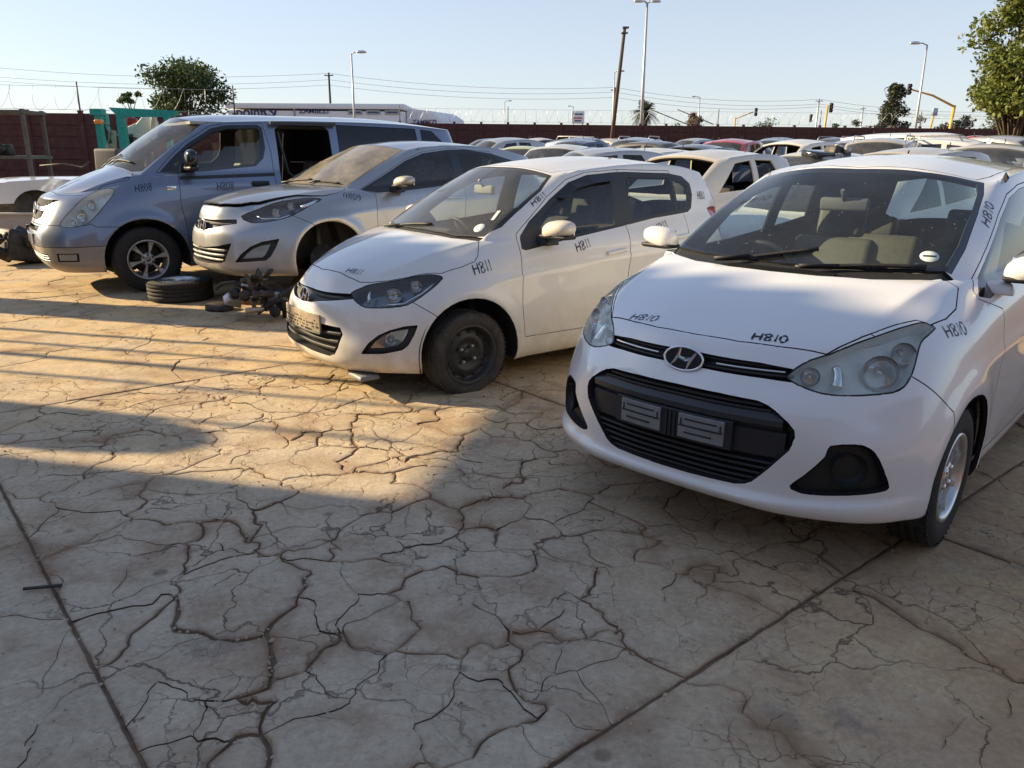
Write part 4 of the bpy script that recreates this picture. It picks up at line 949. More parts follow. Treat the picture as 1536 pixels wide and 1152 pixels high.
    for o,sg in zip(put(car,'fog_lamp_pocket',pocket(B,'fog_pocket',.03),'s','black_plastic'),(1,-1)):
        cen=Vector((.50,.70,.385)); mb=MB(); lp=[cen+(Vector(p)-cen)*.68+Vector((.01,0,.008)) for p in fog]
        L=[pr.near((p.x,p.y*sg,p.z)) for p in lp]; V=[tuple(a-b*.010) for a,b in L]; mb.add(V,[tuple(range(len(V)))]); mb.build('fog_lens','lens',o,fix=False)
        V=[tuple(a-b*.024) for a,b in L]; mb=MB(); mb.add(V,[tuple(range(len(V)))]); mb.build('fog_reflector','reflector',o,fix=False)
        l,n=pr.near((.50,.69*sg,.385)); lamp_bowl(o,l-n*.013,n,.034,.02)
    go=put(car,'grille',pocket(B,'grille',.06),'c','black_plastic')[0]; sg_=put(car,'slot_grille',pocket(B,'slot_grille',.02),'c','dark_trim')[0]
    for z,w_ in ((.395,.43),(.345,.42),(.30,.40)): mesh('slat',*fbar(pr,-w_,w_,z,.020,.03,.012,22,edge=.005),'black_plastic',go)
    mesh('strip',*fbar(pr,.11,.37,.612,.014,.01,.004,14,edge=.003),'trim_grey',sg_); mesh('strip',*fbar(pr,-.37,-.11,.612,.014,.01,.004,14,edge=.003),'trim_grey',sg_)
    p=pr.front(0.02,.592); emblem(car,(p.x+.014,0.02,.592),(1,0,.15),.072,.052)
    ph=bpy.data.objects.new('plate_holder',None); link(ph,car)
    pl=mesh('plate',*fbar(pr,-.275,.285,.445,.115,.012,-.014,16,edge=.003),'plate_dusty',ph)
    R2=random.Random(3); cells=[]
    for r_ in range(5):
        for c_ in range(24):
            if R2.random()<.62:
                y=-.262+c_*.0225; z=.402+r_*.0205; cells.append((y,z,R2.choice((.009,.014)),R2.choice((.006,.011))))
    V=[];F=[]
    for y,z,dy,dz in cells:
        v,f=fbar(pr,y,y+dy,z,dz,.004,-.0165,1); o=len(V); V+=v; F+=[tuple(i+o for i in q) for q in f]
    mesh('hole_pattern',V,F,'interior',pl)
    mesh('plate_frame',*fbar(pr,-.285,.295,.383,.012,.016,-.016,16,edge=.003),'black_plastic',ph)
    for o,sg in zip(put(car,'headlight',pocket(B,'headlight',.075,.004),'s','bezel_dark'),(1,-1)):
        m='l' if sg>0 else 'r'; obj('lens',half_to_mesh('lens',B.extract('headlight',.003,.012,.001),m),'lens',o)
        for c,r,dp in (((.44,.635,.655),.052,.05),((.31,.69,.705),.04,.04)):
            l,n=pr.near((c[0],c[1]*sg,c[2])); lamp_bowl(o,l-n*.014,(.75,.6*sg,.1),r,dp)
        for pts,r in (([(.55,.52,.585),(.535,.50,.63),(.525,.49,.665)],.010),([(.50,.60,.584),(.40,.69,.60),(.30,.735,.66),(.20,.75,.735)],.007)):
            P=[pr.near((x,y*sg,z)) for x,y,z in pts]; mb=MB(); mb.tube([a-b*.016 for a,b in P],r,8); mb.build('chrome_trim','chrome',o)
    for sg in (1,-1): door_mirror(car,(-.60,.765*sg,.955),sg,.125,.078,.10,W_,'black_plastic',rz=.12)
    for o,sg in zip(dr,(1,-1)):
        p=pr.side(-1.24,.83,sg); mb=MB(); mb.box((p.x,p.y+.014*sg,p.z),(.19,.028,.028),Matrix.Rotation(.10,3,'Y'),1,.01); mb.build('handle',W_,o)
        P=[pr.side(x,z,sg) for x,z in ((-.80,1.215),(-.96,1.30),(-1.13,1.345),(-1.36,1.36))]; P2=[pr.side(x,z,sg) for x,z in ((-.86,1.205),(-1.0,1.27),(-1.15,1.30),(-1.345,1.318))]
        V=[tuple(a+Vector((0,.008*sg,0))) for a in P]+[tuple(a+Vector((0,.035*sg,0))) for a in P2]; mesh('rain_visor',V,[(i,i+1,i+5,i+4) for i in range(3)],'gloss_black',o)
    for o,sg in zip(rd,(1,-1)):
        p=pr.side(-1.9,.90,sg); mb=MB(); mb.box((p.x,p.y+.014*sg,p.z),(.19,.028,.028),Matrix.Rotation(.10,3,'Y'),1,.01); mb.build('handle',W_,o)
    for x in (0,-2.40):
        for sg in (1,-1):
            f=(x==0 and sg>0); wheel(car,'steel',.282,.195,.18,(x,.755*sg,.246 if f else .277),sg,.038 if f else .006,.4,True)
    wheel_wells(car,S,.5,.82,(0,-2.40),.265,.37); liner(B,car,('void','windshield','windshield_border','door_glass','rear_window','headlight','grille','slot_grille','fog_pocket','hood','bumper'))
    cabin(car,S,-.45,.87,.64,[(-1.25,.37,.28),(-1.25,-.37,.28)],'seat',xr=-2.4,x_front=.55); rear_mirror(car,(-.66,0.02,1.24),'headliner')
    wiper(car,pr,[(-.10,-.5),(-.13,-.45),(-.16,.1)])
    l,n=pr.near((-.275,.545,1.0)); mb=MB(); mb.lathe([(0,0),(.040,0),(.041,-.002)],28,'Z'); d=mb.build('licence_disc','sticker',car); d.matrix_local=Matrix.Translation(l+n*.003)@n.to_track_quat('Z','Y').to_matrix().to_4x4()
    l,n=pr.near((-.40,.56,1.07)); mb=MB(); mb.box((0,0,0),(.025,.10,.002)); d=mb.build('windscreen_sticker','sticker',car); d.matrix_local=Matrix.Translation(l+n*.003)@n.to_track_quat('Z','Y').to_matrix().to_4x4()
    mb=MB(); mb.box((.60,.50,.13),(.14,.20,.03),None,.9,.01); mb.build('loose_undertray','plate',car)
    for t,a,b,h,wd in (('H811',(.58,.26,.752),(.525,.375,.75),.045,.007),('H811',(-.05,.815,.755),(-.185,.822,.78),.075,.009),('H811',(-.62,.668,1.155),(-.75,.645,1.222),.036,.008),('H811',(-.885,.82,.845),(-1.02,.804,.872),.062,.009),('H811',(-1.66,.798,.93),(-1.81,.781,.962),.058,.009),('H811',(-2.235,.708,1.165),(-2.345,.70,1.165),.065,.008),('H811',(-.55,-.40,1.12),(-.54,-.25,1.13),.04,.004)):
        lettering(car,B.bvh,t,a,b,h,wd)
    B.bm.free(); return car
# ======== silver hatchback without front wheels ========
def build_i30():
    car=empty('parked_hatchback',(-2.384,8.402,.166),-2.387,'silver hatchback marked 11809 with dusty windscreen, missing front wheel and ajar bonnet','car')
    S=SPEC['i30']; B=Body(S,.028); pr=Probe(B); W_='silver'
    for x in (0,-2.65): B.cut('void',(0,1,0),arch(x,.32,.365),facing=-.3,test=lambda c:c.y>.45)
    hood=[(.80,-.05,.82),(.78,.2,.82),(.70,.30,.82),(.634,.356,.816),(.56,.395,.825),(.50,.45,.825),(.351,.505,.872),(.167,.585,.905),(.05,.655,.915),(-.05,.70,.905),(-.18,.715,.925),(-.30,.70,.965),(-.325,.655,.98),(-.22,.3,.985),(-.205,-.05,.99)]
    B.cut('hood',(0,0,1),hood,facing=.1,test=lambda c:c.z>.72)
    ws=[(-.215,-.05,.995),(-.23,.3,.993),(-.335,.645,.985),(-.42,.655,1.03),(-.60,.64,1.127),(-.913,.605,1.257),(-1.12,.555,1.355),(-1.06,.3,1.39),(-1.04,-.05,1.40)]
    B.cut('windshield',(1,0,1.5),ws,facing=.2,test=lambda c:c.z>.95)
    dlo=S3([(-.46,.965),(-.72,1.085),(-1.07,1.245),(-1.32,1.322),(-1.66,1.36),(-1.92,1.365),(-2.29,1.325),(-2.6,1.255),(-2.85,1.15),(-2.6,1.11),(-2.2,1.06),(-1.5,.99),(-.9,.945),(-.60,.938)])
    B.cut('window_trim',(0,1,0),dlo,facing=.1,test=lambda c:c.y>.5)
    B.cut('door_glass',(0,1,0),S3([(-.83,.985),(-.88,1.10),(-1.10,1.21),(-1.34,1.285),(-1.66,1.325),(-1.70,1.02),(-1.2,.985)]),('window_trim',),facing=.1)
    B.cut('door_glass',(0,1,0),S3([(-1.80,1.04),(-1.79,1.328),(-2.02,1.328),(-2.29,1.285),(-2.5,1.22),(-2.52,1.12),(-2.2,1.085)]),('window_trim',),facing=.1)
    B.cut('rear_window',(-1,0,1),[(-3.0,-.05,1.27),(-3.0,.42,1.26),(-3.12,.48,1.10),(-3.2,.4,1.06),(-3.2,-.05,1.06)],facing=.2,test=lambda c:c.x<-2.7)
    hl=[(.675,.407,.736),(.532,.484,.800),(.373,.527,.853),(.202,.60,.886),(.05,.672,.898),(-.012,.735,.884),(.108,.748,.839),(.303,.74,.748),(.457,.667,.702),(.598,.556,.679),(.645,.496,.687)]
    B.cut('headlight',(.6,.75,.3),hl,facing=.02,rnd=2,test=lambda c:c.y>.3 and c.z>.62 and c.x>-.1)
    B.cut('slot_grille',(1,0,0),[(.86,-.05,.695),(.85,.1,.695),(.826,.228,.698),(.716,.387,.706),(.731,.412,.670),(.80,.30,.650),(.87,.19,.618),(.885,.08,.600),(.885,-.05,.60)],facing=.1,test=lambda c:c.x>.5)
    B.cut('grille',(1,0,0),[(.92,-.05,.432),(.92,.07,.432),(.884,.308,.458),(.801,.44,.490),(.822,.43,.443),(.864,.381,.323),(.88,.326,.30),(.91,.1,.283),(.91,-.05,.283)],facing=.1,test=lambda c:c.x>.6)
    fog=[(.808,.486,.319),(.763,.528,.392),(.688,.584,.463),(.599,.647,.507),(.469,.739,.535),(.51,.73,.454),(.557,.713,.375),(.596,.689,.34),(.733,.571,.326)]
    B.cut('fog_pocket',(.68,.73,0),fog,facing=.1,rnd=1,test=lambda c:c.x>.3)
    B.cut('bumper',(0,1,0),S3([(.305,.743),(.11,.633),(.11,.0),(1.2,.0),(1.2,1.0),(.305,1.0)]),facing=-2)
    B.cut('door',(0,1,0),S3([(-.56,.32),(-.546,.712),(-.58,.93),(-.45,.97),(-.72,1.10),(-1.07,1.262),(-1.32,1.34),(-1.70,1.38),(-1.75,1.0),(-1.70,.7),(-1.69,.32)]),('body',),facing=.1,test=lambda c:c.y>.5)
    B.cut('rear_door',(0,1,0),S3([(-1.69,.32),(-1.70,.7),(-1.75,1.0),(-1.70,1.38),(-2.3,1.345),(-2.5,1.1),(-2.3,.75),(-2.28,.5),(-2.2,.34)]),('body',),facing=.1,test=lambda c:c.y>.5)
    hd=B.extract('hood',.004)
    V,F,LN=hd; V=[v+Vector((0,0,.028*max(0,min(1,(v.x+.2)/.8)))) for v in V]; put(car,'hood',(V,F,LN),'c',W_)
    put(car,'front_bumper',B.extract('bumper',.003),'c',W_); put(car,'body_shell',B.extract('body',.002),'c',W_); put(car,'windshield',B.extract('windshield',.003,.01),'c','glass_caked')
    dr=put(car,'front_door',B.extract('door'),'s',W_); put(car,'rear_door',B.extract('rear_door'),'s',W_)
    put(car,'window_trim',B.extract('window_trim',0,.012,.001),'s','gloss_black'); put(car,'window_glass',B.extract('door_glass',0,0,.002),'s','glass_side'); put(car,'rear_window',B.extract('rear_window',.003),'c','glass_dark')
    for o,sg in zip(put(car,'fog_lamp_pocket',pocket(B,'fog_pocket',.03),'s','black_plastic'),(1,-1)):
        cen=Vector((.66,.62,.41)); L=[pr.near((p.x,p.y*sg,p.z)) for p in [cen+(Vector(p)-cen)*.62 for p in fog]]
        mb=MB(); V=[tuple(a-b*.012) for a,b in L]; mb.add(V,[tuple(range(len(V)))]); mb.build('fog_lens','bezel_grey',o,fix=False)
    go=put(car,'grille',pocket(B,'grille',.06),'c','interior')[0]; so_=put(car,'slot_grille',pocket(B,'slot_grille',.02),'c','trim_grey')[0]
    for z,w_ in ((.42,.37),(.372,.36),(.326,.345)): mesh('slat',*fbar(pr,-w_,w_,z,.020,.03,.008,22,edge=.005),'alloy_dull',go)
    mesh('strip',*fbar(pr,-.37,.37,.66,.018,.012,.004,18,edge=.004),'trim_grey',so_)
    p=pr.front(0.02,.64); emblem(car,(p.x+.014,.02,.64),(1,0,.1),.078,.056)
    for o,sg in zip(put(car,'headlight',pocket(B,'headlight',.075,.004),'s','bezel_dark'),(1,-1)):
        m='l' if sg>0 else 'r'; obj('lens',half_to_mesh('lens',B.extract('headlight',.003,.012,.001),m),'lens',o)
        for c,r,dp in (((.42,.62,.775),.05,.05),((.28,.655,.83),.04,.04)):
            l,n=pr.near((c[0],c[1]*sg,c[2])); lamp_bowl(o,l-n*.014,(.75,.6*sg,.1),r,dp)
        for pts,r in (([(.56,.50,.735),(.53,.55,.71),(.42,.66,.715),(.33,.71,.75)],.009),([(.20,.70,.80),(.10,.725,.85),(.03,.72,.88)],.022)):
            P=[pr.near((x,y*sg,z)) for x,y,z in pts]; mb=MB(); mb.tube([a-b*.018 for a,b in P],r,8); mb.build('chrome_trim','chrome',o)
    for sg in (1,-1): door_mirror(car,(-.80,.80*sg,.98),sg,.13,.075,.10,W_,'black_plastic',rz=.12)
    wiper(car,pr,[(-.22,-.45),(-.26,-.4),(-.28,.1)]); wiper(car,pr,[(-.22,.15),(-.26,.2),(-.34,.55)])
    for o,sg in zip(dr,(1,-1)):
        p=pr.side(-1.55,.86,sg); mb=MB(); mb.box((p.x,p.y+.014*sg,p.z),(.19,.028,.028),None,1,.01); mb.build('handle',W_,o)
    for sg in (1,-1):
        if sg<0: wheel(car,'five',.30,.205,.195,(-2.65,.77*sg,.136),sg,0,.2,True)
        e=bpy.data.objects.new('hub',None); link(e,car,(0,.70*sg,.31))
        mb=MB(); mb.lathe([(.14,0),(.14,.022),(.07,.03),(.07,.07),(.0,.075)],28,'Y'); mb.build('brake_disc','grease',e); mb=MB(); mb.tube([(0,-.05,.0),(-.03,-.12,.22),(-.06,-.16,.36)],.035,10); mb.build('strut','grease',e)
    wheel(car,'five',.30,.205,.195,(-2.65,.77,.136),1,0,.5,True)
    wheel_wells(car,S,.5,.84,(0,-2.65),.32,.385); liner(B,car,('void','windshield','door_glass','rear_window','headlight','grille','slot_grille','fog_pocket','hood','bumper'))
    cabin(car,S,-.55,.90,.66,[(-1.4,.38,.3),(-1.4,-.38,.3)],'seat',xr=-2.8,x_front=.62)
    for t,a,b,h,wd in (('11809',(-.225,.76,.885),(-.395,.835,.85),.075,.009),('H809',(-1.66,.52,1.40),(-1.84,.52,1.41),.05,.008)): lettering(car,B.bvh,t,a,b,h,wd)
    B.bm.free(); return car
# ======== silver blue van with its sliding door open ========
def build_h1():
    car=empty('parked_van',(-4.517,9.368,0),-2.521,'silver blue van marked H808 with sunlit front and open sliding door','van')
    S=SPEC['h1']; B=Body(S,.032); pr=Probe(B); W_='silver_blue'
    B.cut('void',(0,1,0),arch(0,.36,.43),facing=-.3,test=lambda c:c.y>.5); B.cut('void',(0,1,0),arch(-3.2,.36,.41),facing=-.3,test=lambda c:c.y>.5)
    B.cut('opening',(0,1,0),S3([(-1.54,.36),(-1.53,.9),(-1.55,1.25),(-1.56,1.74),(-1.62,1.79),(-2.15,1.79),(-2.22,1.74),(-2.22,1.2),(-2.22,.36)]),facing=.1,test=lambda c:c.y>.6)
    hood=[(.735,-.05,1.045),(.73,.3,1.035),(.70,.42,1.03),(.60,.56,1.03),(.52,.63,1.03),(.479,.64,1.055),(.329,.68,1.12),(.2,.735,1.15),(.08,.775,1.18),(.02,.74,1.22),(.0,.64,1.27),(.10,.35,1.285),(.13,-.05,1.29)]
    B.cut('hood',(0,0,1),hood,facing=.1,test=lambda c:c.z>.97)
    ws=[(.12,-.05,1.305),(.10,.35,1.295),(-.02,.66,1.275),(-.09,.735,1.275),(-.30,.735,1.44),(-.50,.715,1.58),(-.66,.69,1.70),(-.76,.655,1.775),(-.645,.34,1.835),(-.61,-.05,1.85)]
    B.cut('windshield',(1,0,1.1),ws,facing=.2,test=lambda c:c.z>1.24)
    dlo=S3([(-.24,1.275),(-.40,1.43),(-.56,1.565),(-.84,1.735),(-1.0,1.775),(-1.36,1.79),(-1.41,1.76),(-1.41,1.54),(-1.37,1.42),(-1.27,1.335),(-.69,1.28),(-.42,1.265)])
    B.cut('window_trim',(0,1,0),dlo,facing=.1,test=lambda c:c.y>.5)
    B.cut('door_glass',(0,1,0),S3([(-.33,1.30),(-.44,1.41),(-.44,1.30)]),('window_trim',),facing=.1)
    B.cut('open_window',(0,1,0),S3([(-.49,1.305),(-.50,1.49),(-.85,1.70),(-1.02,1.74),(-1.34,1.752),(-1.372,1.73),(-1.372,1.54),(-1.335,1.43),(-1.25,1.36),(-.7,1.31)]),('window_trim',),facing=.1)
    B.cut('rear_glass',(0,1,0),S3([(-2.33,1.81),(-3.42,1.79),(-3.45,1.40),(-3.40,1.36),(-2.32,1.36)]),facing=.1,test=lambda c:c.y>.5)
    B.cut('rear_glass',(0,1,0),S3([(-3.50,1.78),(-3.66,1.765),(-3.84,1.60),(-3.86,1.42),(-3.50,1.40)]),facing=.1,test=lambda c:c.y>.5)
    B.cut('rear_window',(-1,0,.2),[(-4.1,-.05,1.74),(-4.1,.58,1.72),(-4.1,.62,1.36),(-4.1,-.05,1.34)],facing=.2,test=lambda c:c.x<-3.9)
    hl=[(.78,.693,.733),(.72,.684,.822),(.626,.686,.911),(.515,.676,1.005),(.384,.68,1.075),(.27,.735,1.108),(.226,.786,1.092),(.267,.819,1.025),(.384,.834,.898),(.495,.839,.784),(.571,.828,.741),(.687,.778,.716)]
    B.cut('headlight',(.68,.66,.25),hl,facing=.02,rnd=2,test=lambda c:c.y>.4 and c.z>.66 and c.x>.1)
    B.cut('grille_upper',(1,0,0),[(.8,-.05,.985),(.8,.30,.985),(.74,.50,.985),(.76,.40,.93),(.8,.30,.918),(.8,-.05,.915)],facing=.1,test=lambda c:c.x>.4)
    B.cut('grille_lower',(1,0,0),[(.85,-.05,.865),(.85,.38,.868),(.85,.36,.81),(.87,.25,.782),(.88,-.05,.775)],facing=.1,test=lambda c:c.x>.4)
    B.cut('bumper_slot',(1,0,0),[(.95,-.05,.715),(.93,.40,.712),(.93,.36,.668),(.95,-.05,.665)],facing=.1,test=lambda c:c.x>.4)
    B.cut('lower_grille',(1,0,0),[(.95,-.05,.43),(.93,.60,.435),(.90,.615,.36),(.93,-.05,.345)],facing=.1,test=lambda c:c.x>.4)
    B.cut('fog_pocket',(.8,.6,0),[(.84,.70,.445),(.66,.845,.452),(.66,.845,.37),(.84,.70,.365)],facing=.1,test=lambda c:c.x>.4)
    B.cut('bumper',(0,1,0),S3([(.57,.735),(.50,.752),(.459,.72),(.20,.715),(.20,.53),(1.3,.50),(1.3,.735)]),('body',),facing=-2)
    B.cut('lower_bumper',(0,1,0),S3([(.20,.53),(1.3,.50),(1.3,0),(.2,0)]),('body',),facing=-2)
    B.cut('door',(0,1,0),S3([(-.43,.36),(-.428,.713),(-.393,.934),(-.415,1.256),(-.20,1.27),(-.38,1.45),(-.54,1.585),(-.83,1.76),(-1.0,1.80),(-1.42,1.81),(-1.47,1.5),(-1.48,.9),(-1.47,.36)]),('body',),facing=.1,test=lambda c:c.y>.5)
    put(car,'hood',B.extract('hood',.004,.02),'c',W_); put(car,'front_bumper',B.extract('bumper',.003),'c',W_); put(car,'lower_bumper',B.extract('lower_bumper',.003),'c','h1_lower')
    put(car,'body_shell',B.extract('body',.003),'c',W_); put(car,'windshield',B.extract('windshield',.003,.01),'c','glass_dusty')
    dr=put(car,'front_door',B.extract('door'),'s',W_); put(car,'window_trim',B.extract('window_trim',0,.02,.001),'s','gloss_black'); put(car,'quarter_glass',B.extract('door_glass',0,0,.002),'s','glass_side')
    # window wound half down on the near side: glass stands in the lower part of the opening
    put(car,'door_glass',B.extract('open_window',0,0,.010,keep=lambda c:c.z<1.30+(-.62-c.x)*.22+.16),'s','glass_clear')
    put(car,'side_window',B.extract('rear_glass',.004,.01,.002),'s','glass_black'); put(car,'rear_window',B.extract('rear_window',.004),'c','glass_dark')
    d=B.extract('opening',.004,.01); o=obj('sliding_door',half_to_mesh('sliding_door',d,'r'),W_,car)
    d=half_to_mesh('open_sliding_door',([v+Vector((-.74,.075,0)) for v in d[0]],d[1],d[2]),'l')
    mb=MB(); mb.box((-3.0,.955,.75),(.70,.035,.72),None,1,.012); mb.build('open_sliding_door',W_,car)
    for o,sg in zip(put(car,'fog_lamp_pocket',pocket(B,'fog_pocket',.02),'s','black_plastic'),(1,-1)):
        L=[pr.near((x,y*sg,z)) for x,y,z in ((.83,.71,.438),(.68,.835,.443),(.68,.835,.378),(.83,.71,.373))]; mb=MB(); mb.add([tuple(a-b*.006) for a,b in L],[(0,1,2,3)]); mb.build('fog_lens','bezel_grey',o,fix=False)
    for nm,rows in (('grille_upper',[(.94,.42),(.955,.44),(.97,.46)]),('grille_lower',[(.795,.30),(.815,.34),(.835,.35),(.85,.36)])):
        g=put(car,nm,pocket(B,nm,.03),'c','interior')[0]; mb=MB()
        z0,z1=(.918,.983) if 'upper' in nm else (.782,.864); wd=.44 if 'upper' in nm else .345
        for k in range(-16,17):
            for dr_ in (1,-1):
                y=k*wd/15; P=[]
                for t in (0,.5,1):
                    yy=y+dr_*(t-.5)*.07
                    if abs(yy)>wd: continue
                    p=pr.front(yy,z0+(z1-z0)*t)
                    if p: P.append(p+Vector((-.004,0,0)))
                if len(P)>1: mb.tube(P,.0045,4,False)
        mb.build('mesh_insert','trim_grey',g)
    put(car,'bumper_slot',pocket(B,'bumper_slot',.05),'c','interior'); lg=put(car,'lower_grille',pocket(B,'lower_grille',.05),'c','interior')[0]
    for z in (.415,.39,.363): mesh('slat',*fbar(pr,-.59,.59,z,.012,.03,.005,22,edge=.003),'alloy_dull',lg)
    p=pr.front(.03,.885); emblem(car,(p.x+.02,.03,.885),(1,0,.2),.092,.064)
    mesh('number_plate_base',*fbar(pr,-.26,.26,.575,.11,.01,-.012,14,edge=.003),W_,car)
    for o,sg in zip(put(car,'headlight',pocket(B,'headlight',.07,.004),'s','bezel_bright'),(1,-1)):
        m='l' if sg>0 else 'r'; obj('lens',half_to_mesh('lens',B.extract('headlight',.003,.012,.001),m),'lens_hazy',o)
        for c,r,dp in (((.58,.77,.83),.07,.05),((.47,.76,.94),.055,.045),((.66,.75,.76),.035,.03)):
            l,n=pr.near((c[0],c[1]*sg,c[2])); lamp_bowl(o,l-n*.014,(.8,.5*sg,.15),r,dp)
    for sg in (1,-1):
        e=door_mirror(car,(-.50,.86*sg,1.33),sg,.12,.15,.08,'gloss_black','black_plastic',rz=.1)
        l,n=pr.near((-.32,.92*sg,1.105)); mb=MB(); mb.box((0,0,0),(.10,.006,.045),None,1,.002); q=mb.build('side_indicator','reflector',car); q.location=l+n*.003
    for o,sg in zip(dr,(1,-1)):
        p=pr.side(-1.29,1.14,sg); mb=MB(); mb.box((p.x,p.y+.016*sg,p.z),(.20,.03,.06),None,1,.012); mb.build('handle','dark_trim',o)
        V=[];F=[]
        for i,x in enumerate(np.linspace(-.42,-1.47,14)):
            z=1.212+(-.42-x)*.03; a=pr.side(x,z-.016,sg)+Vector((0,.008*sg,0)); b=pr.side(x,z+.016,sg)+Vector((0,.008*sg,0)); V+=[tuple(a),tuple(b)]
        for i in range(13): F.append((2*i,2*i+1,2*i+3,2*i+2))
        mesh('moulding',V,F,'dark_trim',o)
    for x in (0,-3.2):
        for sg in (1,-1): wheel(car,'h1',.352,.212,.21,(x,.83*sg,.352),sg,0,.25)
    wheel_wells(car,S,.55,.91,(0,-3.2),.36,.45); liner(B,car,('void','opening','windshield','door_glass','open_window','rear_glass','rear_window','headlight','grille_upper','grille_lower','lower_grille','bumper_slot','fog_pocket','hood','bumper'),.035)
    cabin(car,S,-.25,1.17,.76,[(-1.05,.45,.45),(-1.05,-.45,.45)],'seat_tan',floor=.36,xr=-4.0,x_front=.7)
    for y in (.48,-.05,-.5): seat_parts(car,-2.02,y,.48,'seat_tan')
    mb=MB(); mb.box((-1.95,0,1.80),(2.6,1.3,.03)); mb.build('headliner','headliner',car)
    mb=MB(); mb.tube([(-1.62,.70,1.72),(-1.75,.62,1.25),(-2.1,.58,1.02)],.014,6); mb.build('seat_belt','trim_grey',car)
    mb=MB(); mb.box((-1.85,.62,.62),(.03,.22,.42),Matrix.Rotation(.5,3,'Y')); mb.box((-1.78,.70,.58),(.03,.16,.30),Matrix.Rotation(-.3,3,'Y')); mb.build('torn_cardboard',plain('cardboard',(.42,.27,.13),.9),car)
    mb=MB(); mb.box((-1.9,.80,1.815),(.80,.05,.035)); mb.build('sliding_rail','dark_trim',car)
    wiper(car,pr,[(.12,-.45),(.08,-.4),(.0,.15)]); wiper(car,pr,[(.12,.05),(.08,.12),(-.04,.55)])
    for t,a,b,h,wd in (('H808',(.035,.875,1.065),(-.135,.90,1.085),.085,.010),('H808',(-.80,.94,1.075),(-.99,.942,1.08),.085,.010)): lettering(car,B.bvh,t,a,b,h,wd)
    B.bm.free(); return car
CARS={}
CARS['i10']=build_i10(); CARS['i20']=build_i20(); CARS['i30']=build_i30(); CARS['h1']=build_h1()
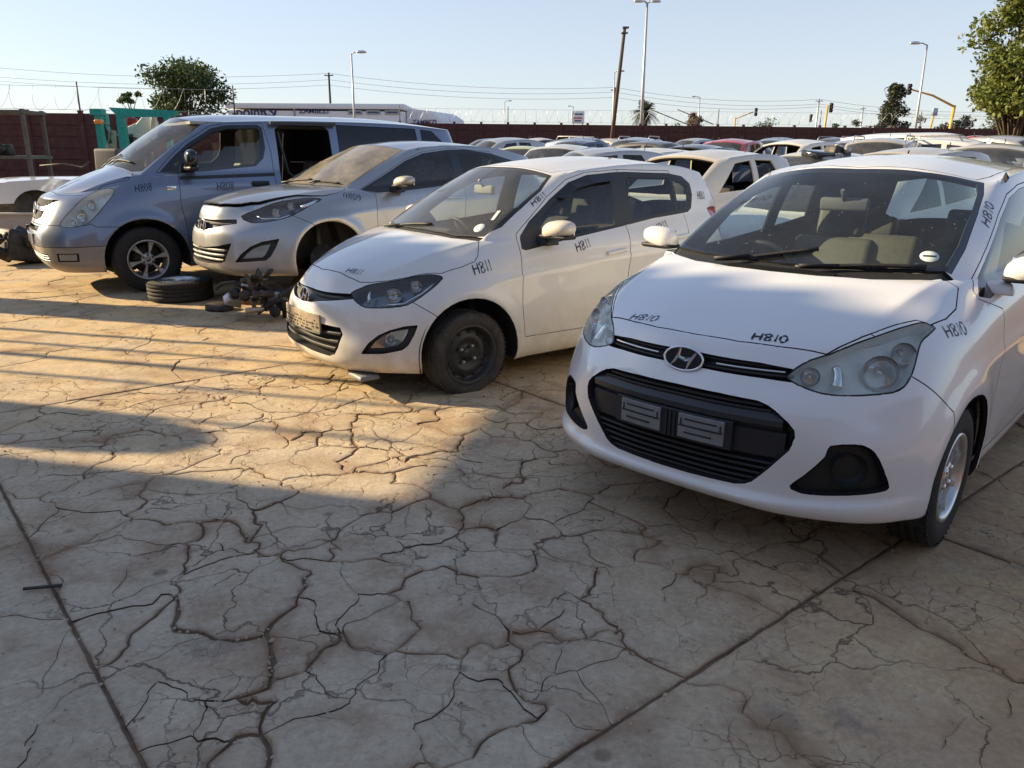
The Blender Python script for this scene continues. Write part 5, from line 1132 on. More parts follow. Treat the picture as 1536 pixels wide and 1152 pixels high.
# ---------------- ground: cracked concrete slabs lying on dirt ----------------
def concrete_mat(name,wet=.0):
    t=NT(name); co=t.coords('World'); 
    big=t.noise(co,.9,5,.6); mid=t.noise(co,4.5,7,.65); fine=t.noise(co,38,6,.7); grain=t.noise(co,160,3,.7)
    base=t.ramp(mid,[(.22,(.42,.345,.25)),(.5,(.57,.48,.365)),(.78,(.70,.60,.47))])
    # dust blown over the yard, thicker towards the cars
    sep=t.new('SeparateXYZ'); t.ln(co,sep.inputs[0])
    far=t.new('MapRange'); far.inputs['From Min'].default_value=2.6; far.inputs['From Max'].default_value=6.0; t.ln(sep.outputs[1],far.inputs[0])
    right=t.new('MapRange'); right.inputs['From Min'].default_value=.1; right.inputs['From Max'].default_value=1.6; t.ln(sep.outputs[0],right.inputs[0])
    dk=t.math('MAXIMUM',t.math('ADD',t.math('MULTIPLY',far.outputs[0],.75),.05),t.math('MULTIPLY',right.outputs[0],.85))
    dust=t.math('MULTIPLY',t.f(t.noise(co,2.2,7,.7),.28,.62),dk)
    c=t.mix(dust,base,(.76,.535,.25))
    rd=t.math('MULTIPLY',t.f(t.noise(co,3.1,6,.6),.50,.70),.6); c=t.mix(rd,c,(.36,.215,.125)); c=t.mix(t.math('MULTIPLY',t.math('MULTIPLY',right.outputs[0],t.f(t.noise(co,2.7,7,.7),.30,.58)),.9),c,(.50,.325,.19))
    # oil stains with their own outline
    st=t.math('MULTIPLY',t.f(t.noise(co,1.7,8,.72),.585,.64),.45); c=t.mix(st,c,(.19,.175,.165))
    v=t.new('TexVoronoi'); v.inputs['Scale'].default_value=5.5; t.ln(co,v.inputs['Vector'])
    spots=t.math('MULTIPLY',t.math('MULTIPLY',t.f(v.outputs['Distance'],.17,.10),t.f(big,.5,.58)),.6); c=t.mix(spots,c,(.13,.09,.065))
    pale=t.math('MULTIPLY',t.f(t.noise(co,6.5,8,.75),.60,.72),.5); gr_=t.math('MULTIPLY',t.f(t.noise(co,95,4,.75),.55,.75),.35); c=t.mix(gr_,c,(.20,.165,.13)); c=t.mix(pale,c,(.66,.61,.54))
    c=t.mix(t.math('MULTIPLY',t.f(fine,.36,.68),.85),c,t.mix(1.0,c,(.70,.68,.66),'MULTIPLY'))
    # hairline cracks
    wv=t.new('TexNoise'); wv.inputs['Scale'].default_value=3.5; wv.inputs['Detail'].default_value=6; t.ln(co,wv.inputs['Vector'])
    off=t.new('VectorMath',operation='SCALE'); t.ln(wv.outputs['Color'],off.inputs[0]); off.inputs['Scale'].default_value=.42
    ad=t.new('VectorMath',operation='ADD'); t.ln(co,ad.inputs[0]); t.ln(off.outputs[0],ad.inputs[1])
    ve=t.new('TexVoronoi',feature='DISTANCE_TO_EDGE'); ve.inputs['Scale'].default_value=2.3; t.ln(ad.outputs[0],ve.inputs['Vector'])
    hair=t.math('MULTIPLY',t.f(ve.outputs['Distance'],.012,.002),t.f(t.noise(co,1.3,3),.42,.56))
    ve2=t.new('TexVoronoi',feature='DISTANCE_TO_EDGE'); ve2.inputs['Scale'].default_value=6.5; t.ln(ad.outputs[0],ve2.inputs['Vector'])
    hair=t.math('MAXIMUM',hair,t.math('MULTIPLY',t.f(ve2.outputs['Distance'],.016,.003),t.math('MULTIPLY',t.f(t.noise(co,1.9,4),.50,.62),.8)))
    c=t.mix(t.math('MULTIPLY',hair,.75),c,(.06,.045,.032)); at_=t.new('Attribute',attribute_name='edge'); ef=t.math('MULTIPLY',at_.outputs['Fac'],t.math('ADD',t.f(t.noise(co,7,6,.7),.35,.6),.25)); c=t.mix(t.math('MINIMUM',ef,.85),c,(.27,.17,.10)); t.ln(c,t.b.inputs['Base Color'])
    h=t.math('ADD',t.math('MULTIPLY',fine,.5),t.math('MULTIPLY',grain,.3)); h=t.math('SUBTRACT',h,t.math('MULTIPLY',hair,.9)); h=t.math('ADD',h,t.math('MULTIPLY',mid,.9))
    c0=t.noise(co,300,2,.6); t.bump(t.math('ADD',h,t.math('MULTIPLY',c0,.25)),.011,.75); t.set(Roughness=.88); t.b.inputs['Specular IOR Level'].default_value=.25
    return t.m
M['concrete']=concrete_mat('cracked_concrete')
def dirt_mat():
    t=NT('packed_dirt'); co=t.coords('World'); n=t.noise(co,9,8,.7); n2=t.noise(co,60,5,.7)
    t.ln(t.ramp(n,[(.25,(.10,.065,.04)),(.55,(.20,.13,.08)),(.8,(.33,.23,.145))]),t.b.inputs['Base Color']); t.set(Roughness=.95)
    t.bump(t.math('ADD',n,t.math('MULTIPLY',n2,.6)),.02,.9); return t.m
M['dirt']=dirt_mat()
def yard_z(y): return max(0.,(y-12.5))*.0125 if y>12.5 else 0.
ys=[-14,-4,4,12.5,20,30,45,60,120,600,2500]
V=[];F=[]
for y in ys:
    for x in (-2500,-60,-25,-8,0,8,25,60,2500): V.append((x,y,(yard_z(min(y,60)) if y>12.5 else 0)-.010))
for i in range(len(ys)-1):
    for j in range(8): F.append((i*9+j,i*9+j+1,(i+1)*9+j+1,(i+1)*9+j))
ground=mesh('ground',V,F,'dirt'); tag(ground,kind='structure')
# slab grid
GA=np.array([math.cos(math.radians(40)),math.sin(math.radians(40))]); GB=np.array([-GA[1],GA[0]])
A_LINES=[-11.215,-8.325,-5.435,-2.545,.345,3.235,6.125,9.0]; B_LINES=[-2.94,1.20,5.34,9.48,13.6]
def clip(poly,p,n):
    """keep the side where (q-p).n<=0"""
    out=[]
    for i in range(len(poly)):
        a,b=poly[i],poly[(i+1)%len(poly)]; da=(a[0]-p[0])*n[0]+(a[1]-p[1])*n[1]; db=(b[0]-p[0])*n[0]+(b[1]-p[1])*n[1]
        if da<=0: out.append(a)
        if (da<0<db) or (db<0<da): t=da/(da-db); out.append((a[0]+(b[0]-a[0])*t,a[1]+(b[1]-a[1])*t))
    return out
def warp(x,y,k):
    v=Vector((x*2.1,y*2.1,3.7)); w1=noise.noise_vector(v); w2=noise.noise_vector(v*3.3); w3=noise.noise_vector(v*9.1)
    return x+k*(w1.x*.16+w2.x*.07+w3.x*.03),y+k*(w1.y*.16+w2.y*.07+w3.y*.03)
# hand placed piece centres (metres, plan) where the broken pieces can be told apart
SEEDS=[(-1.55,2.62),(-1.22,2.88),(-1.05,2.62),(-.95,2.35),(-1.28,3.2),(-.88,2.95),(-.72,2.58),(-.60,2.40),(-.47,2.58),(-.38,2.28),(-.86,2.12),(-.62,1.98),(-.36,1.97),(-.18,2.20),(-.30,2.75),(-.55,2.98),(-.82,3.30),(-.12,2.62),(-.02,2.36),(-.16,1.85),(.08,2.08),(-.42,1.75),(-.10,3.06),(.08,2.85),(.22,3.12),(-.28,3.35),(.20,2.55),(.42,2.78),(.30,2.42),(.50,2.48),(.62,2.72),(.22,2.12),(.46,2.22),(.72,2.52),(.33,1.92),(.78,2.92),(-1.72,4.3),(-1.35,3.95),(-.95,3.85),(-.62,3.7),(-1.05,4.35),(-.55,4.15),(-.2,3.85),(-.1,4.4),(.3,3.6),(.25,4.1)]
def slab_pieces(ai,bi,rs):
    a0,a1=A_LINES[ai],A_LINES[ai+1]; b0,b1=B_LINES[bi],B_LINES[bi+1]; g=.0035
    rect=[tuple(GA*a+GB*b) for a,b in ((a0+g,b0+g),(a1-g,b0+g),(a1-g,b1-g),(a0+g,b1-g))]
    c=GA*(a0+a1)/2+GB*(b0+b1)/2; main=(ai==4 and bi==1); low=(bi==0)
    seeds=[]
    if main: seeds=[s for s in SEEDS]
    dmin=.25 if main else (.70 if low else (.50 if (ai==3) else .62))
    tries=2600 if main else 260
    for _ in range(tries):
        p=GA*rs.uniform(a0,a1)+GB*rs.uniform(b0,b1)
        # smaller chips where the slab is badly broken, in front of the second car
        d=dmin*(.62 if main and p[1]>3.7 else 1.0)*(1+.6*noise.noise(Vector((p[0]*.8,p[1]*.8,1))))*(.6 if rs.random()<.25 else 1.15)
        if all((p[0]-q[0])**2+(p[1]-q[1])**2>d*d for q in seeds): seeds.append(tuple(p))
    out=[]
    for i,s in enumerate(seeds):
        poly=list(rect)
        near=sorted((j for j in range(len(seeds)) if j!=i),key=lambda j:(seeds[j][0]-s[0])**2+(seeds[j][1]-s[1])**2)[:70]
        for j in near:
            q=seeds[j]; m=((s[0]+q[0])/2,(s[1]+q[1])/2); poly=clip(poly,m,(q[0]-s[0],q[1]-s[1]))
            if len(poly)<3: break
        if len(poly)>=3: out.append((i,poly))
    big=[]
    for p in seeds:
        dm=.46 if main else 1.3
        if all((p[0]-q[0])**2+(p[1]-q[1])**2>dm*dm for q in big): big.append(p)
    cl=[min(range(len(big)),key=lambda k:(big[k][0]-p[0])**2+(big[k][1]-p[1])**2) for p in seeds]
    return rect,out,seeds,cl
def on_rect(p,rect_ab):
    a=p[0]*GA[0]+p[1]*GA[1]; b=p[0]*GB[0]+p[1]*GB[1]; a0,a1,b0,b1=rect_ab
    return min(abs(a-a0),abs(a-a1),abs(b-b0),abs(b-b1))
def crack_width(x,y,main,wide):
    n=noise.noise(Vector((x*1.15+4,y*1.15,7.1))); n2=noise.noise(Vector((x*5.2,y*5.2,2.2)))
    k=(.0008+max(0,n)*.0035+max(0,n2-.1)*.006) if wide else .0004+max(0,n2-.2)*.004
    # badly eroded joints near the middle of the yard
    for cx,cy,r in ((-.98,2.46,.36),(-.75,2.12,.3),(-.66,1.86,.28),(.02,2.95,.36),(-1.25,3.1,.3),(.18,1.95,.22),(-.85,3.95,.35)):
        k+=(.006 if wide else .002)*(.4+1.2*abs(n2))*math.exp(-((x-cx)**2+(y-cy)**2)/(r*r))
    return k*(1.0 if main else .75)
NP=0; PIECES=[]
def make_slab(ai,bi):
    global NP
    rs=random.Random(ai*31+bi*7+5); rect,pcs,seeds,cl=slab_pieces(ai,bi,rs); main=(ai==4 and bi==1); near=bi<=1 and 2<=ai<=5
    ab=(A_LINES[ai]+.0035,A_LINES[ai+1]-.0035,B_LINES[bi]+.0035,B_LINES[bi+1]-.0035)
    e=bpy.data.objects.new('slab',None); link(e,ground)
    st=.022 if near else .09
    for si,poly in pcs:
        area=abs(sum(poly[i][0]*poly[(i+1)%len(poly)][1]-poly[(i+1)%len(poly)][0]*poly[i][1] for i in range(len(poly))))/2
        per=sum(math.hypot(poly[i][0]-poly[i-1][0],poly[i][1]-poly[i-1][1]) for i in range(len(poly)))
        if area<.0012 or area/(per*per)<.012: continue
        wcap=.09*math.sqrt(area)
        P=[]
        for i in range(len(poly)):
            a,b=poly[i],poly[(i+1)%len(poly)]; L=math.hypot(b[0]-a[0],b[1]-a[1]); k=max(1,int(L/st))
            edge_joint=on_rect(((a[0]+b[0])/2,(a[1]+b[1])/2),ab)<.004
            mx,my=(a[0]+b[0])/2,(a[1]+b[1])/2; nb=min((j for j in range(len(seeds)) if j!=si),key=lambda j:(seeds[j][0]-mx)**2+(seeds[j][1]-my)**2); wide=cl[nb]!=cl[si]
            for t in range(k):
                x=a[0]+(b[0]-a[0])*t/k; y=a[1]+(b[1]-a[1])*t/k
                d=on_rect((x,y),ab); kk=min(1,d/.18)
                wx,wy=warp(x,y,kk); 
                if edge_joint: wx+=noise.noise(Vector((x*14,y*14,0)))*.0035; wy+=noise.noise(Vector((x*14,y*14,9)))*.0035
                P.append((wx,wy,edge_joint,wide))
        n=len(P)
        if n<3: continue
        # inset by the crack's width
        cw=sum(P[i][0]*P[(i+1)%n][1]-P[(i+1)%n][0]*P[i][1] for i in range(n)); sg=1 if cw>0 else -1
        def inset(Q,fn):
            out=[]
            for i in range(n):
                a,b,c=Q[i-1],Q[i],Q[(i+1)%n]; tx,ty=c[0]-a[0],c[1]-a[1]; L=math.hypot(tx,ty)+1e-9
                nx,ny=-ty/L*sg,tx/L*sg; w_=fn(b,i); out.append((b[0]+nx*w_,b[1]+ny*w_))
            return out
        I1=inset([(p[0],p[1]) for p in P],lambda b,i:(.002 if P[i][2] else min(wcap,crack_width(b[0],b[1],main,P[i][3]))))
        cx=sum(p[0] for p in I1)/n; cy=sum(p[1] for p in I1)/n
        if not near and cy>16: continue
        tz=rs.uniform(-.003,.0025); tx=rs.uniform(-.004,.004); ty=rs.uniform(-.004,.004)
        def zz(p,dz): return yard_z(p[1])+tz+tx*(p[0]-cx)+ty*(p[1]-cy)+dz
        pts=np.array(I1); seg=np.roll(pts,-1,0)-pts; sl2=np.maximum((seg**2).sum(1),1e-12)
        def bdist(Q,full=False):
            d=Q[:,None]-pts[None]; t=np.clip((d*seg).sum(2)/sl2,0,1); D=((d-t[...,None]*seg)**2).sum(2)
            return (np.sqrt(D.min(1)),D.argmin(1)) if full else np.sqrt(D.min(1))
        cand=[]
        for dd in ((.006,.022) if near else (.01,)): cand+=[(p[0],p[1]) for p in inset(I1,lambda b,i:dd*(.7+.6*abs(noise.noise(Vector((b[0]*25,b[1]*25,3))))))]
        gs=.075 if near else .3; x0,y0=pts.min(0); x1,y1=pts.max(0)
        for gx in np.arange(x0,x1,gs):
            for gy in np.arange(y0,y1,gs): cand.append((gx+rs.uniform(-.3,.3)*gs,gy+rs.uniform(-.3,.3)*gs))
        pl=[tuple(p) for p in I1]; cand=[p for p in cand if inside(p[0],p[1],pl)]
        if cand:
            dq=bdist(np.array(cand)); cand=[p for p,d in zip(cand,dq) if d>.0035]
        res=geometry.delaunay_2d_cdt([Vector(p) for p in I1]+[Vector(p) for p in cand],[(i,(i+1)%n) for i in range(n)],[],1,1e-6)
        Q=np.array([(v.x,v.y) for v in res[0]]); dq,di=bdist(Q,True); wf=np.array([1. if (P[k][3] or P[k][2]) else .22 for k in di])
        hgt=-.0055*np.exp(-dq/.0045)*wf
        ev=[float(w_*math.exp(-d/(.0035+.075*max(0,noise.noise(Vector((q[0]*2.0,q[1]*2.0,8)))-.02)))) for q,d,w_ in zip(Q,dq,wf)]
        V=[(q[0]-cx,q[1]-cy,zz(q,h)) for q,h in zip(Q,hgt)]; F=[]
        for f in res[2]:
            a_,b_,c_=(Q[i] for i in f[:3]); cr=(b_[0]-a_[0])*(c_[1]-a_[1])-(b_[1]-a_[1])*(c_[0]-a_[0]); F.append(tuple(f) if cr>0 else tuple(f)[::-1])
        o=len(V); V+=[(p[0]-cx,p[1]-cy,zz(p,-.0055)) for p in I1]+[(p[0]-cx,p[1]-cy,-.04) for p in I1]; ev+=[1.]*2*n
        for i in range(n):
            j=(i+1)%n; q=(o+i,o+n+i,o+n+j,o+j); F.append(q if sg>0 else q[::-1])
        PIECES.append((area/max(.5,cy)**2,e,V,F,(cx,cy,0),ev))
for ai in range(1,7):
    for bi in range(0,4):
        c=GA*(A_LINES[ai]+A_LINES[ai+1])/2+GB*(B_LINES[bi]+B_LINES[bi+1])/2
        if c[1]<-2.6 or abs(c[0])>c[1]*.85+4.5: continue
        make_slab(ai,bi)
PIECES.sort(key=lambda p:-p[0])
def edge_attr(o,vals):
    a=o.data.attributes.new('edge','FLOAT','POINT'); a.data.foreach_set('value',vals)
for k,(s_,e,V,F,c,n) in enumerate(PIECES[:300]): edge_attr(mesh('concrete_piece',V,F,'concrete',e,False,c),n)
if len(PIECES)>300:
    mb=MB()
    ev=[]
    for s_,e,V,F,c,n in PIECES[300:]: mb.add([(v[0]+c[0],v[1]+c[1],v[2]) for v in V],F); ev+=n
    o=mb.build('small_concrete_pieces','concrete',ground,fix=False); edge_attr(o,ev); tag(o,kind='stuff')
# loose crumbs of concrete lying in the cracks
mb=MB(); rs=random.Random(11)
for k in range(700):
    z=rs.choice(((-.98,2.46,.30),(-.75,2.12,.25),(-.66,1.86,.22),(.02,2.95,.3),(-1.25,3.1,.25),(.18,1.95,.2),(-.85,3.95,.35),(.6,3.0,.5),(1.0,2.2,.9),(-1.6,3.8,.6)))
    x=rs.gauss(z[0],z[2]*.6); y=rs.gauss(z[1],z[2]*.6); r=rs.uniform(.002,.006)*(1.6 if rs.random()<.06 else 1)
    if y<1.4: continue
    mb.box((x,y,-.004+r*.2),(r*2.4,r*1.8,r*.8),Matrix.Rotation(rs.uniform(0,6),3,'Z')@Matrix.Rotation(rs.uniform(-.5,.5),3,'X'),.7)
for k in range(1100):
    y=1.5+5.5*rs.random()**1.4; x=rs.uniform(-.75,.75)*y; r=rs.uniform(.0012,.0035)*(1+.12*y)
    mb.box((x,y,.0005+r*.3),(r*2.2,r*1.7,r*1.2),Matrix.Rotation(rs.uniform(0,6),3,'Z'),.6)
tag(mb.build('concrete_crumbs','concrete'),'loose crumbs of broken concrete scattered along the cracks','rubble',kind='stuff')
# ---------------- unseen shed, open roof, tank and container made up to throw the foreground shade ----------------
SAZ=math.radians(SUN_AZ); SD=np.array([-math.cos(SAZ),-math.sin(SAZ)]); SN=np.array([-SD[1],SD[0]]); TE=math.tan(math.radians(SUN_EL))
def sunplane(s,r): p=SD*r+SN*s; return float(p[0]),float(p[1])
def corrugated(name,mat,parent,p0,p1,h0,h1,pitch=.25,amp=.035):
    """upright corrugated sheet wall from plan point p0 to p1"""
    p0=np.array(p0);p1=np.array(p1); L=np.linalg.norm(p1-p0); d=(p1-p0)/L; n=np.array([-d[1],d[0]]); k=int(L/pitch*4); V=[];F=[]
    for i in range(k+1):
        q=p0+d*L*i/k+n*amp*(1 if (i//2)%2 else -1); V+=[(q[0],q[1],h0),(q[0],q[1],h1)]
    for i in range(k): F.append((2*i,2*i+1,2*i+3,2*i+2))
    return mesh(name,V,F,mat,parent)
M['sheet_grey']=plain('galvanised_sheet',(.34,.35,.36),.5,.5,var=.2); M['sheet_blue']=plain('painted_sheet',(.20,.22,.25),.6,var=.15); M['steel_post']=plain('painted_steel_post',(.10,.09,.08),.6,var=.3)
def build_shade():
    R0=-12.
    shed=empty('shade_shed',(*sunplane(0,R0),0),0,'unseen tall grey corrugated shed added to shade the foreground','shed')  # added out of view; its corner draws the main shade edge
    def inv(p): return (p[0]-shed.location.x,p[1]-shed.location.y)
    a=inv(sunplane(2.98,R0)); b=inv(sunplane(-9,R0)); c=inv(sunplane(-9,R0-8)); d=inv(sunplane(2.98,R0-8))
    for nm,p,q in (('shade_front_wall',a,b),('shade_side_wall',b,c),('back_wall',c,d),('shade_side_wall',d,a)): corrugated(nm,'sheet_grey',shed,p,q,0,.945+12.75*TE)  # walls of the added unseen shed, only there for its shade
    V=[(*a,.9+12.75*TE),(*b,.9+12.75*TE),(*c,1.7+12.75*TE),(*d,1.7+12.75*TE)]; mesh('roof',[(x,y,z+.02) for x,y,z in V]+[(x,y,z+.10) for x,y,z in V],[(3,2,1,0),(4,5,6,7),(0,1,5,4),(1,2,6,5),(2,3,7,6),(3,0,4,7)],'sheet_grey',shed)  # roof of the added unseen shed
    cp=empty('shade_carport',(*sunplane(4.5,R0),0),0,'unseen corrugated roof on thin posts, added to cast a band of shade','shade_carport')  # added out of view, roof shaped to shade the bonnets
    def ic(s,r): p=sunplane(s,r); return (p[0]-cp.location.x,p[1]-cp.location.y)
    # roof as seen from the sun: a band from about 4.25 to 5.7 m, thinner towards the far end
    k=70; V=[];F=[]
    for i in range(k+1):
        s=2.9+i*4.1/k; w_=.05*(1 if (i//2)%2 else -1); top=.945+(12.68-1.375*max(-.2,s-3.16))*TE; top=max(top,10.95*TE)
        x0,y0=ic(s,R0+.6); x1,y1=ic(s,R0-3.0)
        V+=[(x0,y0,10.2*TE+w_*.5),(x1,y1,top+w_+3.0*TE)]
    for i in range(k): F.append((2*i,2*i+1,2*i+3,2*i+2))
    mesh('shade_roof_sheet',V,F,'sheet_grey',cp)
    for s,r in ((3.72,.028),(4.30,.028),(4.72,.045),(5.05,.03),(5.42,.035),(6.05,.03)):
        x,y=ic(s,R0); mb=MB(); mb.tube([(x,y,0),(x,y,10.5*TE)],r,10); mb.build('post','steel_post',cp)  # posts of the added unseen carport
    x0,y0=ic(2.95,R0+.6); x1,y1=ic(6.9,R0+.6); mb=MB(); mb.tube([(x0,y0,10.25*TE),(x1,y1,10.25*TE)],.05,8); mb.build('shade_beam','steel_post',cp)
    x,y=sunplane(3.42,R0+1.0); mb=MB(); mb.lathe([(0,0),(.30,0),(.32,.1),(.32,2.85),(.29,3.05),(.21,3.2),(.1,3.26),(0,3.27)],32,'Z')  # added out of view for the rounded shadow on the ground
    mb.V=[(a,b,c*8.45*TE/3.27) for a,b,c in mb.V]; o=mb.build('shade_tank',plain('shade_tank_plastic',(.05,.12,.06),.6),None,(x,y,0)); tag(o,'unseen dark green plastic tank added for its rounded shadow','shade tank')
    x,y=sunplane(6.30,R0+2.0); mb=MB(); hc=5.7*TE; mb.box((0,0,hc/2),(2.6,.66,hc),None,1,.03); mb.box((0,0,hc+.03),(2.7,.72,.08)); o=mb.build('shade_container','sheet_blue',None,(x,y,0),(0,0,SAZ)); tag(o,'unseen blue grey steel container added to cast a wide shadow','container')  # added out of view, sized for the shadow it casts
build_shade()
def brick_mat():
    t=NT('face_brick'); co=t.coords('Object'); b=t.new('TexBrick'); b.inputs['Scale'].default_value=4.3; b.inputs['Color1'].default_value=(.23,.115,.075,1); b.inputs['Color2'].default_value=(.30,.16,.10,1); b.inputs['Mortar'].default_value=(.34,.31,.27,1); b.inputs['Mortar Size'].default_value=.012
    mp=t.new('Mapping'); mp.inputs['Rotation'].default_value=(math.pi/2,0,0); t.ln(co,mp.inputs[0]); t.ln(mp.outputs[0],b.inputs['Vector']); t.ln(b.outputs[0],t.b.inputs['Base Color']); t.set(Roughness=.9); return t.m
M['brick']=brick_mat()
def back_building():
    e=empty('brick_workshop',(3,-7.5,0),.06,'long face brick workshop standing behind the camera','building')
    H=4.6; openings=[(-8.5,-5.0,3.4),(-1.5,2.2,3.6),(5.5,7.0,2.3)]
    xs=-15.
    for a,b,h in openings+[(17,17,0)]:
        m=MB(); m.box(((xs+a)/2,0,H/2),(a-xs,.3,H)); m.build('wall','brick',e); xs=b
    for a,b,h in openings:
        m=MB(); m.box(((a+b)/2,0,(H+h)/2),(b-a,.3,H-h)); m.build('lintel','brick',e)
        m=MB(); m.box(((a+b)/2,-.1,h/2),(b-a,.06,h)); m.build('roller_door','sheet_blue',e)
    m=MB(); m.box((1,-4,H+.12),(33.5,9.4,.2)); m.build('roof','sheet_grey',e); m=MB(); m.box((1,-8,H/2),(32,.3,H)); m.build('back_wall','brick',e)
back_building()
# ---------------- the yard behind: rows of scrapped cars ----------------
def at(u,v,y):
    """point at distance y (metres ahead) that stands at this place in the photograph's 1536 x 1152 frame"""
    f=1179.2; d=_fw+_r2*(u-768)/f-_u2*(v-576)/f; t=y/d[1]; return float(d[0]*t),float(y),float(CAM_H+d[2]*t)
def far_paint(n,c,metal=0.): M[n]=paint('paint_'+n,c,metal,.40,.14,(.5,.41,.29),low=.3)
for n,c,mt in (('lime',(.52,.50,.06),0),('beige',(.60,.56,.48),0),('pale_silver',(.52,.52,.52),.6),('steel_blue',(.22,.29,.38),.5),('light_blue',(.34,.42,.52),.5),('charcoal',(.06,.06,.065),.3),('red',(.42,.02,.03),0),('navy',(.04,.06,.13),.3),('grey_blue',(.24,.28,.33),.5),('sand',(.52,.45,.35),.3),('tan',(.55,.48,.38),.2)): far_paint(n,c,mt)
PROTO={}
def proto(kind):
    if kind in PROTO: return PROTO[kind]
    src={'hatch':'i20','small':'i10','sedan':'i30','van':'h1','suv':'i20'}[kind]
    import copy
    S=copy.deepcopy(SPEC[src]); B=Body(S,.06); rows=S['rows']; R=S['wheels'][2]; xr=S['wheels'][1]
    for x in (0,xr): B.cut('void',(0,1,0),arch(x,R,R+.06,14),facing=-.3,test=lambda c:c.y>.45)
    cw=S['cowl']; rf=S['roof']
    ws=[(cw[0][0]-.03,-.05,cw[0][2]+.02),(cw[1][0]-.03,cw[1][1],cw[1][2]+.02),(cw[2][0]-.06,cw[2][1]-.02,cw[2][2]+.04),(rf[2][0]+.04,rf[2][1]-.01,rf[2][2]-.02),(rf[1][0]+.03,rf[1][1],rf[1][2]-.015),(rf[0][0]+.03,-.05,rf[0][2]-.015)]
    B.cut('windshield',(1,0,1.3),ws,facing=.2,test=lambda c:c.z>.9)
    zt=[p[2] for p in rf[3:7]]; xb=rows[-1]
    def z_belt(x): return float(np.interp(-x,[-p[0] for p in xb[6:10]],[p[2] for p in xb[6:10]]))
    def z_top(x): return float(np.interp(-x,[-p[0] for p in rf[2:8]],[p[2] for p in rf[2:8]]))
    A0=xb[6][0]; xs=[A0-.22,rf[4][0]+.28,rf[4][0]+.18,rf[6][0]+.42]
    w1=[(xs[0],z_belt(xs[0])+.035),(rf[3][0]-.05,z_top(rf[3][0])-.06),(xs[1],z_top(xs[1])-.055),(xs[1],z_belt(xs[1])+.035)]
    w2=[(xs[2],z_belt(xs[2])+.035),(xs[2],z_top(xs[2])-.055),(xs[3]+.1,z_top(xs[3])-.06),(xs[3]-.05,z_belt(xs[3])+.06)]
    for w_ in (w1,w2): B.cut('side_window',(0,1,0),S3(w_),facing=.1,test=lambda c:c.y>.4)
    B.cut('rear_window',(-1,0,.5),[(rf[8][0],-.05,rf[8][2]-.05),(rf[7][0],.42,rf[7][2]-.05),(xb[10][0],.48,xb[10][2]+.05),(xb[11][0],-.05,xb[11][2]+.04)],facing=.15,test=lambda c:c.x<xr*.9)
    hd=[(xb[0][0]-.02,-.05,0),(xb[1][0]-.02,xb[1][1],0),(xb[2][0]-.02,xb[2][1],0),(xb[3][0]-.02,xb[3][1]-.01,0),(xb[4][0],xb[4][1]-.02,0),(xb[5][0],xb[5][1]-.02,0),(cw[2][0]+.05,cw[2][1]+.02,0),(cw[1][0]+.06,cw[1][1],0),(cw[0][0]+.06,-.05,0)]
    B.cut('hood',(0,0,1),hd,facing=.15,test=lambda c:c.z>.62)
    P={}
    P['body_shell']=('c',half_to_mesh('body_shell',B.extract('body',0,.02),'c')); P['hood']=('c',half_to_mesh('hood',B.extract('hood',.004,.015),'c'))
    P['windshield']=('g',half_to_mesh('windshield',B.extract('windshield',.002,.015),'c')); P['rear_window']=('g',half_to_mesh('rear_window',B.extract('rear_window',.002,.015),'c'))
    d=B.extract('side_window',.002,.015)
    for k,m in (('left_windows','l'),('right_windows','r')): P[k]=('s',half_to_mesh('side_window',d,m))
    lin=liner(B,None,('void','windshield','side_window','rear_window'),.035); P['inner_trim']=('i',lin.data); bpy.data.objects.remove(lin)
    mb=MB(); mb.lathe([(0,.07),(R*.55,.075),(R*.62,.06),(R*.66,.09),(R*.97,.085),(R,.05),(R,-.08),(R*.6,-.09)],26,'Y'); wo=mb.build('wheel','rubber_dusty'); P['wheel']=('w',wo.data); bpy.data.objects.remove(wo)
    mb=MB()
    for y in (-.36,.36):
        for x in (-1.15,-2.0): mb.box((x,y,.55),(.14,.48,.65),Matrix.Rotation(-.3,3,'Y'),1,.04); mb.box((x-.17,y,.98),(.09,.25,.17),None,1,.03)
    mb.box((-.35,0,.80),(.35,1.2,.2),None,1,.05); so_=mb.build('seats','seat'); P['seats']=('t',so_.data); bpy.data.objects.remove(so_)
    B.bm.free(); H=max(v[2] for v in S['roofc']); PROTO[kind]=(P,H,S); return PROTO[kind]
